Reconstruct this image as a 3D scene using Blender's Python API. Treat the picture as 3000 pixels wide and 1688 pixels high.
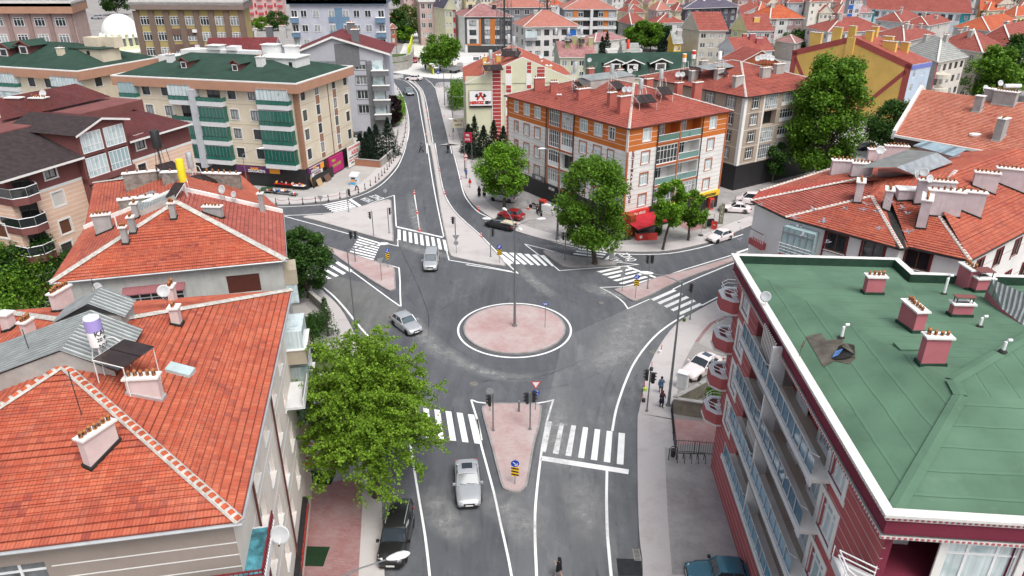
import bpy,math,random
import numpy as np
from mathutils import Vector,Matrix
random.seed(7);rng=np.random.default_rng(7)
for o in list(bpy.data.objects):bpy.data.objects.remove(o)
SC=bpy.context.scene
COL=SC.collection
R=math.radians
# ---------------------------------------------------------------- camera
F=2085.0;CH=35.0;TH=R(25.3);ST=math.sin(TH);CT=math.cos(TH)
cam=bpy.data.cameras.new("camera");cam.sensor_width=36;cam.lens=F/3000*36
cam.clip_end=3000;cam.clip_start=0.5
co=bpy.data.objects.new("camera",cam);COL.objects.link(co)
co.location=(0,0,CH);co.rotation_euler=(R(90)-TH,0,0);SC.camera=co
# ---------------------------------------------------------------- sky, sun, exposure (bright overcast)
SUN_EL,SUN_AZ=R(60),R(146) # azimuth from +Y (north) towards +X
w=bpy.data.worlds.new("World");SC.world=w;w.use_nodes=True
nt=w.node_tree;bg=nt.nodes["Background"];bg.inputs[1].default_value=0.15
sky=nt.nodes.new("ShaderNodeTexSky");sky.sky_type='NISHITA';sky.sun_disc=False
sky.sun_elevation=SUN_EL;sky.sun_rotation=SUN_AZ;sky.dust_density=6;sky.air_density=1.0;sky.ozone_density=1.0
hs=nt.nodes.new("ShaderNodeHueSaturation");hs.inputs['Saturation'].default_value=0.5
nt.links.new(sky.outputs[0],hs.inputs['Color']);nt.links.new(hs.outputs[0],bg.inputs[0])
sl=bpy.data.lights.new("sun",'SUN');sl.energy=1.1;sl.angle=R(30);sl.color=(1,0.98,0.945)
so=bpy.data.objects.new("sun",sl);COL.objects.link(so)
d=Vector((math.sin(SUN_AZ)*math.cos(SUN_EL),math.cos(SUN_AZ)*math.cos(SUN_EL),math.sin(SUN_EL)))
so.rotation_euler=d.to_track_quat('Z','Y').to_euler()
SC.view_settings.view_transform='Standard';SC.view_settings.look='None'
SC.view_settings.exposure=0.50;SC.view_settings.gamma=1
SC.cycles.max_bounces=6;SC.cycles.transparent_max_bounces=8
# ---------------------------------------------------------------- projection helpers (photograph pixel -> place)
def G(px,py,z=0.0):
 u=(px-1500)/F;v=(py-844)/F;Z=(CH-z)/(ST+v*CT)
 return(u*Z,(Z-(CH-z)*ST)/CT)
def ray(px,py):
 u=(px-1500)/F;v=(py-844)/F
 return Vector((u,CT-v*ST,-ST-v*CT))
def zz(ox,oy,pts,s=3.22):return[(ox+x/s,oy+y/s)for x,y in pts]
def GG(pts,z=0.0):return[G(x,y,z)for x,y in pts]
# ---------------------------------------------------------------- materials
MATS={}
def node_mat(name):
 m=bpy.data.materials.new(name);m.use_nodes=True
 return m,m.node_tree,m.node_tree.nodes["Principled BSDF"]
def col4(c):return(c[0],c[1],c[2],1)
def mix(nt,fac,a,b,blend='MIX'):
 n=nt.nodes.new("ShaderNodeMix");n.data_type='RGBA';n.blend_type=blend
 for s,v in((n.inputs[0],fac),(n.inputs[6],a),(n.inputs[7],b)):
  if hasattr(v,'links')or isinstance(v,bpy.types.NodeSocket):nt.links.new(v,s)
  elif isinstance(v,(int,float)):s.default_value=v
  else:s.default_value=col4(v)
 return n.outputs[2]
def noise(nt,vec,scale,detail=4,rough=.55,lo=.35,hi=.65):
 n=nt.nodes.new("ShaderNodeTexNoise");n.inputs['Scale'].default_value=scale
 n.inputs['Detail'].default_value=detail;n.inputs['Roughness'].default_value=rough
 if vec is not None:nt.links.new(vec,n.inputs['Vector'])
 r=nt.nodes.new("ShaderNodeMapRange");r.inputs[1].default_value=lo;r.inputs[2].default_value=hi
 nt.links.new(n.outputs[0],r.inputs[0]);return r.outputs[0]
def mapping(nt,vec,scale=(1,1,1),rot=(0,0,0)):
 n=nt.nodes.new("ShaderNodeMapping");n.inputs['Scale'].default_value=scale;n.inputs['Rotation'].default_value=rot
 nt.links.new(vec,n.inputs[0]);return n.outputs[0]
def tc(nt,kind='Object'):
 return nt.nodes.new("ShaderNodeTexCoord").outputs[kind]
def bump(nt,h,strength,dist,bsdf):
 b=nt.nodes.new("ShaderNodeBump");b.inputs['Strength'].default_value=strength;b.inputs['Distance'].default_value=dist
 nt.links.new(h,b.inputs['Height']);nt.links.new(b.outputs[0],bsdf.inputs['Normal'])
def math_n(nt,op,a,b=None,c=None):
 n=nt.nodes.new("ShaderNodeMath");n.operation=op
 for i,v in enumerate((a,b,c)):
  if v is None:continue
  if isinstance(v,(int,float)):n.inputs[i].default_value=v
  else:nt.links.new(v,n.inputs[i])
 return n.outputs[0]
def pm(name,c,rough=.8,var=.12,scale=1.2,metal=0.0,bmp=0.0,coat=0.0,streak=0.0,spec=None):
 """weathered painted / plastered / metal surface"""
 if name in MATS:return MATS[name]
 m,nt,b=node_mat(name);v=tc(nt)
 dark=tuple(x*(1-var*1.6)for x in c);lite=tuple(min(1,x*(1+var*.7))for x in c)
 out=mix(nt,noise(nt,v,scale),dark,lite)
 if var>0:out=mix(nt,noise(nt,v,scale*14,3,.6,.3,.8),out,tuple(x*(1-var)for x in c))
 if streak>0:
  sv=mapping(nt,v,(2.2,2.2,.18));f=noise(nt,sv,1.6,5,.65,.52,.80)
  out=mix(nt,math_n(nt,'MULTIPLY',f,streak),out,(.16,.14,.125))
 nt.links.new(out,b.inputs['Base Color'])
 b.inputs['Roughness'].default_value=rough;b.inputs['Metallic'].default_value=metal
 if coat:b.inputs['Coat Weight'].default_value=coat;b.inputs['Coat Roughness'].default_value=.06
 if spec is None and not coat and not metal and rough>.55:spec=.2
 if spec is not None:b.inputs['Specular IOR Level'].default_value=spec
 if bmp:bump(nt,noise(nt,v,scale*20,3,.6,0,1),bmp,.02,b)
 MATS[name]=m;return m
def tile_mat(name,c1,c2,c3,tw=.28,th=.33,worn=.3,wornc=(.55,.5,.47),far=False):
 """clay tiles laid in courses; UV is metres along the eave / up the slope"""
 if name in MATS:return MATS[name]
 m,nt,b=node_mat(name);uv=tc(nt,'UV');ob=tc(nt)
 s=nt.nodes.new("ShaderNodeSeparateXYZ");nt.links.new(uv,s.inputs[0])
 u=math_n(nt,'DIVIDE',s.outputs[0],tw);vv=math_n(nt,'DIVIDE',s.outputs[1],th)
 fu=math_n(nt,'FLOOR',u);fv=math_n(nt,'FLOOR',vv)
 cb=nt.nodes.new("ShaderNodeCombineXYZ");nt.links.new(fu,cb.inputs[0]);nt.links.new(fv,cb.inputs[1])
 wn=nt.nodes.new("ShaderNodeTexWhiteNoise");wn.noise_dimensions='2D';nt.links.new(cb.outputs[0],wn.inputs[0])
 r1=nt.nodes.new("ShaderNodeMapRange");r1.inputs[1].default_value=.0;r1.inputs[2].default_value=1.0;nt.links.new(wn.outputs[0],r1.inputs[0])
 out=mix(nt,r1.outputs[0],c1,c2)
 wn2=nt.nodes.new("ShaderNodeMapRange");wn2.inputs[1].default_value=.90;wn2.inputs[2].default_value=.97;nt.links.new(wn.outputs[0],wn2.inputs[0])
 big=noise(nt,ob,.25,5,.6,.40,.66)
 out=mix(nt,math_n(nt,'MULTIPLY',wn2.outputs[0],math_n(nt,'ADD',.35,big)),out,c3)
 out=mix(nt,math_n(nt,'MULTIPLY',big,.40),out,c3)
 out=mix(nt,math_n(nt,'MULTIPLY',noise(nt,mapping(nt,ob,(1,1,.4)),.9,8,.75,.48,.72),.55),out,tuple(x*.62+.015 for x in c3))
 out=mix(nt,math_n(nt,'MULTIPLY',noise(nt,ob,.55,6,.7,.55,.8),.35),out,(c2[0]*.95+.04,c2[1]*1.3+.05,c2[2]*1.5+.06))
 sp=noise(nt,ob,3.4,9,.88,.585,.66)
 out=mix(nt,math_n(nt,'MULTIPLY',sp,worn),out,wornc)
 fru=math_n(nt,'FRACT',u);frv=math_n(nt,'FRACT',vv)
 # joint: dark line at the lower edge of each course and beside each tile
 gu=math_n(nt,'LESS_THAN',fru,.10);gv=math_n(nt,'LESS_THAN',frv,.16 if not far else .22)
 g=math_n(nt,'MAXIMUM',math_n(nt,'MULTIPLY',gu,.35),math_n(nt,'MULTIPLY',gv,.62))
 out=mix(nt,g,out,tuple(x*.28 for x in c3))
 nt.links.new(out,b.inputs['Base Color']);b.inputs['Roughness'].default_value=.7;b.inputs['Specular IOR Level'].default_value=.2
 hump=math_n(nt,'SINE',math_n(nt,'MULTIPLY',u,math.pi*4))
 hh=math_n(nt,'ADD',math_n(nt,'MULTIPLY',hump,.35),math_n(nt,'SUBTRACT',1.0,frv))
 bump(nt,hh,.55,.05,b);MATS[name]=m;return m
def asphalt_mat(name,c,dust,dustamt,gran=.25):
 m,nt,b=node_mat(name);v=tc(nt)
 base=mix(nt,noise(nt,v,.12,8,.7),tuple(x*.80 for x in c),tuple(x*1.20 for x in c))
 base=mix(nt,noise(nt,mapping(nt,v,(1,.12,1),(0,0,.1)),1.1,5,.6,.4,.75),base,tuple(x*1.35 for x in c))
 base=mix(nt,math_n(nt,'MULTIPLY',noise(nt,v,26,3,.7,.3,.8),gran),base,tuple(x*2.0 for x in c))
 base=mix(nt,math_n(nt,'MULTIPLY',noise(nt,mapping(nt,v,(1.3,.5,1),(0,0,.35)),.30,9,.78,.50,.78),dustamt),base,dust)
 base=mix(nt,math_n(nt,'MULTIPLY',noise(nt,v,4.5,6,.85,.63,.68),min(1,dustamt*1.5)),base,dust)
 base=mix(nt,math_n(nt,'MULTIPLY',noise(nt,mapping(nt,v,(.25,1.6,1),(0,0,.5)),.9,6,.7,.58,.8),.35),base,tuple(x*.62 for x in c))
 nt.links.new(base,b.inputs['Base Color']);b.inputs['Roughness'].default_value=.85;b.inputs['Specular IOR Level'].default_value=.25
 bump(nt,noise(nt,v,40,2,.5,0,1),.25,.01,b);MATS[name]=m;return m
def paver_mat(name,c1,c2,joint,dust,dustamt,bw=.2,bh=.1,rot=0.0,lo=.40,hi=.60):
 m,nt,b=node_mat(name);v=tc(nt)
 br=nt.nodes.new("ShaderNodeTexBrick");nt.links.new(mapping(nt,v,(1,1,1),(0,0,rot)),br.inputs[0])
 br.inputs['Scale'].default_value=1;br.inputs['Brick Width'].default_value=bw;br.inputs['Row Height'].default_value=bh
 br.inputs['Mortar Size'].default_value=.012;br.inputs['Mortar Smooth'].default_value=.2
 br.inputs['Color1'].default_value=col4(c1);br.inputs['Color2'].default_value=col4(c2);br.inputs['Mortar'].default_value=col4(joint)
 base=mix(nt,noise(nt,v,.5,5,.6,.3,.75),br.outputs[0],tuple((x+y)*.5*.85 for x,y in zip(c1,c2)),'MIX')
 f=math_n(nt,'MULTIPLY',noise(nt,v,.30,7,.72,lo,hi),dustamt)
 base=mix(nt,f,base,dust)
 base=mix(nt,math_n(nt,'MULTIPLY',noise(nt,v,1.7,5,.7,.55,.8),.35),base,tuple(x*.72 for x in dust))
 nt.links.new(base,b.inputs['Base Color']);b.inputs['Roughness'].default_value=.9
 bump(nt,br.outputs[1],-.3,.01,b);MATS[name]=m;return m
def leaf_mat(name,c1,c2):
 m,nt,b=node_mat(name);v=tc(nt)
 out=mix(nt,noise(nt,v,.55,3,.6,.3,.7),c1,c2)
 g=nt.nodes.new("ShaderNodeNewGeometry")
 out=mix(nt,g.outputs['Random Per Island'],out,tuple(x*.55 for x in c1))
 nt.links.new(out,b.inputs['Base Color']);b.inputs['Roughness'].default_value=.6
 b.inputs['Specular IOR Level'].default_value=.25
 t=nt.nodes.new("ShaderNodeBsdfTranslucent");nt.links.new(out,t.inputs[0])
 ms=nt.nodes.new("ShaderNodeMixShader");ms.inputs[0].default_value=.30
 nt.links.new(b.outputs[0],ms.inputs[1]);nt.links.new(t.outputs[0],ms.inputs[2])
 nt.links.new(ms.outputs[0],nt.nodes["Material Output"].inputs[0]);MATS[name]=m;return m
def glass_mat(name,c1,c2,rough=.06,curtain=0.5,stripes=True):
 """window pane over a room or a curtain: differs from window to window"""
 m,nt,b=node_mat(name);v=tc(nt)
 oi=nt.nodes.new("ShaderNodeObjectInfo")
 r=nt.nodes.new("ShaderNodeMapRange");r.inputs[1].default_value=1-curtain;r.inputs[2].default_value=1-curtain+.25;nt.links.new(oi.outputs['Random'],r.inputs[0])
 sv=mapping(nt,v,(9,9,.3));st=noise(nt,sv,1.0,2,.5,.3,.7)
 cur=mix(nt,st,tuple(x*.7 for x in c2),c2)if stripes else c2
 out=mix(nt,math_n(nt,'MULTIPLY',r.outputs[0],noise(nt,v,.9,2,.5,.30,.45)),c1,cur)
 nt.links.new(out,b.inputs['Base Color']);b.inputs['Roughness'].default_value=rough
 b.inputs['Specular IOR Level'].default_value=.8;MATS[name]=m;return m
def membrane_mat(name,c,sw=1.0):
 """bitumen sheet laid in rolls, seams every metre (UV)"""
 m,nt,b=node_mat(name);uv=tc(nt,'UV');v=tc(nt)
 s=nt.nodes.new("ShaderNodeSeparateXYZ");nt.links.new(uv,s.inputs[0])
 wob=math_n(nt,'MULTIPLY',noise(nt,v,.6,3,.5,0,1),.14)
 u=math_n(nt,'FRACT',math_n(nt,'ADD',math_n(nt,'DIVIDE',s.outputs[1],sw),wob))
 seam=math_n(nt,'LESS_THAN',u,.035);lip=math_n(nt,'LESS_THAN',u,.13)
 base=mix(nt,noise(nt,v,.35,5,.6),tuple(x*.80 for x in c),tuple(x*1.18 for x in c))
 base=mix(nt,math_n(nt,'MULTIPLY',noise(nt,v,1.4,6,.7,.5,.75),.45),base,tuple(x*.72+.01 for x in c))
 base=mix(nt,math_n(nt,'MULTIPLY',noise(nt,v,.5,6,.75,.58,.72),.30),base,(c[0]*1.5+.03,c[1]*1.15+.03,c[2]*1.3+.03))
 base=mix(nt,math_n(nt,'MULTIPLY',lip,.25),base,tuple(x*1.3 for x in c))
 base=mix(nt,math_n(nt,'MULTIPLY',seam,.62),base,tuple(x*.35 for x in c))
 nt.links.new(base,b.inputs['Base Color']);b.inputs['Roughness'].default_value=.85;b.inputs['Specular IOR Level'].default_value=.2
 h=math_n(nt,'ADD',lip,noise(nt,v,2.0,4,.6,0,1));bump(nt,h,.6,.02,b);MATS[name]=m;return m
def seam_metal(name,c,pitch=.25):
 m,nt,b=node_mat(name);uv=tc(nt,'UV');v=tc(nt)
 s=nt.nodes.new("ShaderNodeSeparateXYZ");nt.links.new(uv,s.inputs[0])
 u=math_n(nt,'SINE',math_n(nt,'MULTIPLY',s.outputs[0],2*math.pi/pitch))
 base=mix(nt,noise(nt,v,1.2,5,.65),tuple(x*.65 for x in c),c)
 base=mix(nt,math_n(nt,'GREATER_THAN',u,.86),base,tuple(x*.4 for x in c))
 nt.links.new(base,b.inputs['Base Color']);b.inputs['Roughness'].default_value=.45;b.inputs['Metallic'].default_value=.35
 bump(nt,u,.7,.04,b);MATS[name]=m;return m
# shared materials
M=MATS
pm('white_paint',(.74,.74,.72),.6,.06,2)
pm('white_frame',(.78,.79,.80),.35,.03,3)
pm('dark_frame',(.035,.03,.028),.4,.1,3)
pm('brown_frame',(.10,.045,.03),.45,.15,3)
pm('concrete',(.42,.41,.39),.9,.18,1.0,bmp=.3)
pm('mortar',(.52,.50,.46),.95,.22,3,bmp=.6)
pm('steel',(.38,.39,.40),.4,.12,2,metal=.6)
pm('dark_steel',(.05,.05,.05),.5,.15,2,metal=.3)
pm('galvanised',(.55,.57,.58),.38,.12,1.5,metal=.5)
pm('black',(.018,.018,.02),.5,.2,2)
pm('rubber',(.02,.02,.02),.8,.2,4)
pm('red_plastic',(.62,.045,.03),.4,.08,3)
pm('white_plastic',(.8,.8,.8),.4,.05,3)
pm('clay_pot',(.42,.17,.07),.7,.3,6)
pm('clay_tile',(.50,.11,.05),.7,.3,3)
pm('line_paint',(.82,.83,.83),.7,.07,1.5)
pm('bark',(.12,.10,.08),.95,.35,3,bmp=.8)
pm('bitumen',(.035,.034,.032),.7,.3,2,bmp=.4)
glass_mat('glass',(.035,.045,.05),(.42,.45,.46))
glass_mat('dark_glass',(.015,.018,.02),(.12,.12,.12),.05,.3)
glass_mat('green_glass',(.012,.10,.075),(.02,.16,.12),.08,.8)
glass_mat('blue_glass',(.04,.12,.20),(.10,.28,.42),.05,.7)
glass_mat('curtain_glass',(.30,.42,.44),(.62,.72,.74),.08,.95)
glass_mat('car_glass',(.02,.028,.035),(.05,.08,.10),.04,.5,False)
# ---------------------------------------------------------------- mesh builder
class MB:
 def __init__(s):s.v=[];s.f=[];s.m=[];s.uv=[];s.mats=[];s.hasuv=False
 def mi(s,m):
  if isinstance(m,str):m=MATS[m]
  if m not in s.mats:s.mats.append(m)
  return s.mats.index(m)
 def face(s,pts,m,uv=None):
  i=len(s.v);s.v+=[tuple(p)for p in pts];s.f.append(tuple(range(i,i+len(pts))));s.m.append(s.mi(m))
  s.uv+=uv if uv else[(0,0)]*len(pts)
  if uv:s.hasuv=True
 def grid(s,rings,m,closed=True,cap=True):
  """rings: list of equal-length point loops; shares vertices so it can be shaded smooth"""
  i0=len(s.v);n=len(rings[0]);k=s.mi(m)
  for r in rings:s.v+=[tuple(p)for p in r]
  for a in range(len(rings)-1):
   for b in range(n if closed else n-1):
    c=(b+1)%n
    s.f.append((i0+a*n+b,i0+a*n+c,i0+(a+1)*n+c,i0+(a+1)*n+b));s.m.append(k);s.uv+=[(0,0)]*4
  if cap:
   for a,rv in((0,True),(len(rings)-1,False)):
    l=[i0+a*n+b for b in range(n)]
    if rv:l.reverse()
    s.f.append(tuple(l));s.m.append(k);s.uv+=[(0,0)]*n
 def hexa(s,p,m):
  """p: 8 points, bottom ring 0-3 ccw, top ring 4-7"""
  for q in((3,2,1,0),(4,5,6,7),(0,1,5,4),(1,2,6,5),(2,3,7,6),(3,0,4,7)):s.face([p[i]for i in q],m)
 def box(s,x0,x1,y0,y1,z0,z1,m,fr=None):
  p=[(x0,y0,z0),(x1,y0,z0),(x1,y1,z0),(x0,y1,z0),(x0,y0,z1),(x1,y0,z1),(x1,y1,z1),(x0,y1,z1)]
  if fr:p=[fr(*q)for q in p]
  s.hexa(p,m)
 def prism(s,poly,z0,z1,m,mtop=None):
  n=len(poly)
  s.face([(x,y,z1)for x,y in poly],mtop or m,[(x,y)for x,y in poly])
  s.face([(x,y,z0)for x,y in reversed(poly)],m)
  for i in range(n):
   a,b=poly[i],poly[(i+1)%n]
   s.face([(a[0],a[1],z0),(b[0],b[1],z0),(b[0],b[1],z1),(a[0],a[1],z1)],m)
 def tube(s,pts,rad,m,n=8,cap=True):
  pts=[Vector(p)for p in pts];rads=rad if isinstance(rad,(list,tuple))else[rad]*len(pts)
  rings=[]
  for i,p in enumerate(pts):
   a=pts[max(0,i-1)];b=pts[min(len(pts)-1,i+1)];t=(b-a).normalized()
   ref=Vector((0,0,1))if abs(t.z)<.9 else Vector((1,0,0))
   e=t.cross(ref).normalized();f=t.cross(e)
   rings.append([p+(e*math.cos(2*math.pi*k/n)+f*math.sin(2*math.pi*k/n))*rads[i]for k in range(n)])
  s.grid(rings,m,True,cap)
 def lathe(s,prof,m,c=(0,0,0),n=12,sx=1,sy=1,rot=None):
  rings=[]
  for r,z in prof:
   ring=[]
   for k in range(n):
    q=Vector((r*sx*math.cos(2*math.pi*k/n),r*sy*math.sin(2*math.pi*k/n),z))
    if rot is not None:q=rot@q
    ring.append(q+Vector(c))
   rings.append(ring)
  s.grid(rings,m,True,True)
 def build(s,name,parent=None,smooth=False,loc=None,rz=0,merge=False,autosm=None):
  """parent: the Empty/object; points are in the parent's local frame unless the root is a 'world' root"""
  me=bpy.data.meshes.new(name)
  off=Vector((0,0,0))
  if parent is not None and parent.get('_w'):off=Vector(parent['_w'])
  elif parent is not None and parent.parent and parent.parent.get('_w')and parent.location.length<1e-6:off=Vector(parent.parent['_w'])
  me.from_pydata([(a[0]-off.x,a[1]-off.y,a[2]-off.z)for a in s.v],[],s.f)
  for m in s.mats:me.materials.append(m)
  me.polygons.foreach_set('material_index',s.m)
  if s.hasuv:
   l=me.uv_layers.new(name='UVMap');l.data.foreach_set('uv',[c for p in s.uv for c in p])
  if smooth:me.polygons.foreach_set('use_smooth',[True]*len(s.f))
  me.update()
  if smooth and autosm:me.set_sharp_from_angle(angle=R(autosm))
  return obj(name,me,parent,loc,rz)
def each(mb,name,parent):
 """every 6-face box of the builder as an object of its own"""
 for i in range(0,len(mb.f),6):
  q=MB();q.f=[tuple(k-mb.f[i][0]for k in f)for f in mb.f[i:i+6]];a=mb.f[i][0];q.v=mb.v[a:mb.f[i+5][-1]+1];q.m=mb.m[i:i+6];q.uv=mb.uv[a:a+24];q.mats=mb.mats;q.build(name,parent)
def obj(name,me,parent=None,loc=None,rz=0):
 o=bpy.data.objects.new(name,me);COL.objects.link(o)
 if parent is not None:o.parent=parent
 if loc:o.location=loc
 if rz:o.rotation_euler=(0,0,rz)
 return o
LABELS={}
def tag(o,label,cat,group=None,kind=None):
 if label:
  if label in LABELS and not group:print('DUP LABEL',label)
  LABELS[label]=1;o['label']=label
 if cat:o['category']=cat
 if group:o['group']=group
 if kind:o['kind']=kind
 return o
def thing(name,label,cat,loc,rz=0,group=None,world=False):
 o=bpy.data.objects.new(name,None);COL.objects.link(o);o.location=loc;o.rotation_euler=(0,0,rz)
 o.empty_display_size=.2
 if world:o['_w']=list(loc)
 return tag(o,label,cat,group)
def struct(o):o['kind']='structure';return o
def dup(root,loc,rz,label=None,group=None,scale=None):
 r=root.copy();COL.objects.link(r);r.location=loc;r.rotation_euler=(0,0,rz)
 if scale:r.scale=scale
 if label:r['label']=label
 if group:r['group']=group
 for ch in list(root.children):
  c=ch.copy();COL.objects.link(c);c.parent=r
  for g in list(ch.children):
   q=g.copy();COL.objects.link(q);q.parent=c
 return r
def text_mesh(s,size,m,extrude=.01,bold=0.0,sx=1.0,align='CENTER'):
 c=bpy.data.curves.new('t','FONT');c.body=s;c.size=size;c.extrude=extrude;c.offset=bold
 c.align_x=align;c.align_y='CENTER';c.resolution_u=3
 o=bpy.data.objects.new('t',c);COL.objects.link(o)
 bpy.context.view_layer.update()
 me=bpy.data.meshes.new_from_object(o.evaluated_get(bpy.context.evaluated_depsgraph_get()))
 bpy.data.objects.remove(o);me.materials.clear();me.materials.append(MATS[m]if isinstance(m,str)else m)
 if sx!=1:me.transform(Matrix.Diagonal((sx,1,1,1)))
 return me
def wall_text(s,size,m,fr,u,z,dd,name,parent,bold=0,sx=1,vertical=False,rot=0):
 """text standing on a facade frame, facing outward"""
 me=text_mesh(s,size,m,.012,bold,sx)
 p=fr.pt(u,dd,z);o=bpy.data.objects.new(name,me);COL.objects.link(o);o.parent=parent
 base=Vector(parent['_w'])if parent.get('_w')else Vector((0,0,0))
 o.location=Vector(p)-base;o.rotation_euler=(R(90),rot,fr.a)
 return o
class Fr:
 """facade frame: u along the wall, d outward, z up"""
 def __init__(s,a,b):
  s.o=Vector((a[0],a[1],0));e=Vector((b[0]-a[0],b[1]-a[1],0));s.L=e.length;s.e=e/s.L
  s.n=Vector((s.e.y,-s.e.x,0));s.a=math.atan2(s.e.y,s.e.x)
 def pt(s,u,d,z):q=s.o+s.e*u+s.n*d;return(q.x,q.y,z)
 def __call__(s,u,d,z):return s.pt(u,d,z)
 def hit(s,px,py,d=0):
  r=ray(px,py);c=Vector((0,0,CH));q=s.o+s.n*d
  t=(q-c).dot(s.n)/r.dot(s.n);h=c+r*t
  return((h-s.o).dot(s.e),h.z)
def rect_px(A,B,C,z,L=None,W=None,perp=True):
 """eave rectangle from three image corners: left, near, right. Returns [B, C, D, A] counter-clockwise"""
 a,b,c=(Vector(G(*p,z))for p in(A,B,C))
 ea=a-b;ec=c-b
 if perp:
  t1=math.atan2(ec.y,ec.x);t2=math.atan2(ea.y,ea.x);dlt=((t2-t1)%(2*math.pi))-math.pi/2
  t1+=dlt/2;t2-=dlt/2
 else:
  t1=math.atan2(ec.y,ec.x);t2=math.atan2(ea.y,ea.x)
 w=W or ec.length;l=L or ea.length
 c=b+Vector((math.cos(t1),math.sin(t1)))*w;a=b+Vector((math.cos(t2),math.sin(t2)))*l
 return[tuple(b),tuple(c),tuple(a+c-b),tuple(a)]
def inset(poly,k):
 """offset a ccw polygon inward by k (or list of k per edge)"""
 n=len(poly);ks=k if isinstance(k,(list,tuple))else[k]*n;out=[]
 for i in range(n):
  p0,p1,p2=(Vector(poly[(i+j-1)%n])for j in range(3))
  e1=(p1-p0).normalized();e2=(p2-p1).normalized();n1=Vector((-e1.y,e1.x));n2=Vector((-e2.y,e2.x))
  k1,k2=ks[(i-1)%n],ks[i];cr=e1.x*e2.y-e1.y*e2.x
  if abs(cr)<.02:out.append(tuple(p1+n2*k2));continue
  a=p1+n1*k1;b=p1+n2*k2;t=((b-a).x*e2.y-(b-a).y*e2.x)/cr
  out.append(tuple(a+e1*t))
 return out
def smooth_poly(pts,k=4,closed=False):
 n=len(pts);out=[]
 for i in range(n if closed else n-1):
  p=[Vector(pts[(i+j-1)%n]if closed else pts[min(n-1,max(0,i+j-1))])for j in range(4)]
  for q in range(k):
   t=q/k
   out.append(tuple(.5*((2*p[1])+(p[2]-p[0])*t+(2*p[0]-5*p[1]+4*p[2]-p[3])*t*t+(3*p[1]-p[0]-3*p[2]+p[3])*t**3)))
 if not closed:out.append(tuple(pts[-1]))
 return out
# ---------------------------------------------------------------- windows
WM={}
def win_data(w,h,st):
 key=(round(w,2),round(h,2),st)
 if key in WM:return WM[key]
 S=WST[st];fm=S['f'];t=S.get('t',.06);fr=MB();gl=MB()
 y0,y1=-.05,.03
 def bar(x0,x1,z0,z1):fr.box(x0,x1,y0,y1,z0,z1,fm)
 bar(-w/2,w/2,0,t);bar(-w/2,w/2,h-t,h);bar(-w/2,-w/2+t,t,h-t);bar(w/2-t,w/2,t,h-t)
 tr=S.get('tr',0);ms=S.get('m',(.5,));zt=h-t if not tr else h*(1-tr)
 if tr:fr.box(-w/2+t,w/2-t,y0+.003,y1-.003,zt-t*.5,zt+t*.4,fm)
 for q in ms:fr.box(-w/2+q*w-t*.5,-w/2+q*w+t*.5,y0+.006,y1-.006,t,h-t,fm)
 if S.get('low'):fr.box(-w/2+t,w/2-t,y0+.008,y1-.008,h*S['low']-t*.4,h*S['low']+t*.4,fm)
 if S.get('sill'):fr.box(-w/2-.08,w/2+.08,-.20-S.get('out',0),.02,-.07,-.003,S['sill'])
 if S.get('case'):
  k=S.get('cw',.14);yo=-S.get('rec',.1)
  for x0,x1,z0,z1 in((-w/2-k,w/2+k,h,h+k),(-w/2-k,-w/2,0,h),(w/2,w/2+k,0,h),(-w/2-k*1.25,w/2+k*1.25,-k*.9,0)):
   fr.box(x0,x1,yo-.055,yo+.02,z0,z1,S['case'])
 if S.get('shut'):
  fr.box(-w/2+t,w/2-t,y0+.01,y0+.03,h*(1-S['shut']),h-t*.5,S.get('shm','white_frame'))
 g=S.get('g','glass');lo=S.get('panel',0)
 if lo:
  fr.box(-w/2+t,w/2-t,y0+.02,y0+.04,t,h*lo,S.get('pm','white_frame'))
 gl.face([(-w/2+t*.5,-.01,t*.5),(w/2-t*.5,-.01,t*.5),(w/2-t*.5,-.01,h-t*.5),(-w/2+t*.5,-.01,h-t*.5)],g)
 def mk(mb,n):
  me=bpy.data.meshes.new(n);me.from_pydata(mb.v,[],mb.f)
  for m in mb.mats:me.materials.append(m)
  me.polygons.foreach_set('material_index',mb.m);me.update();return me
 if S.get('one',False):
  fr.face([mp for mp in gl.v],g);r=(mk(fr,'window'),None)
 else:r=(mk(fr,'window_frame'),mk(gl,'pane'))
 WM[key]=r;return r
WST=dict(
 far=dict(f='white_frame',t=.09,m=(.5,),one=True),
 fard=dict(f='dark_frame',t=.09,m=(.5,),one=True),
 farb=dict(f='brown_frame',t=.09,m=(.5,),one=True),
 far3=dict(f='white_frame',t=.09,m=(.33,.67),tr=.25,one=True),
)
def pm_auto(c):
 n='c_%d_%d_%d'%tuple(int(x*100)for x in c)
 return n if n in MATS else(pm(n,c,.85,.10,.6,streak=.12),n)[1]
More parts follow.
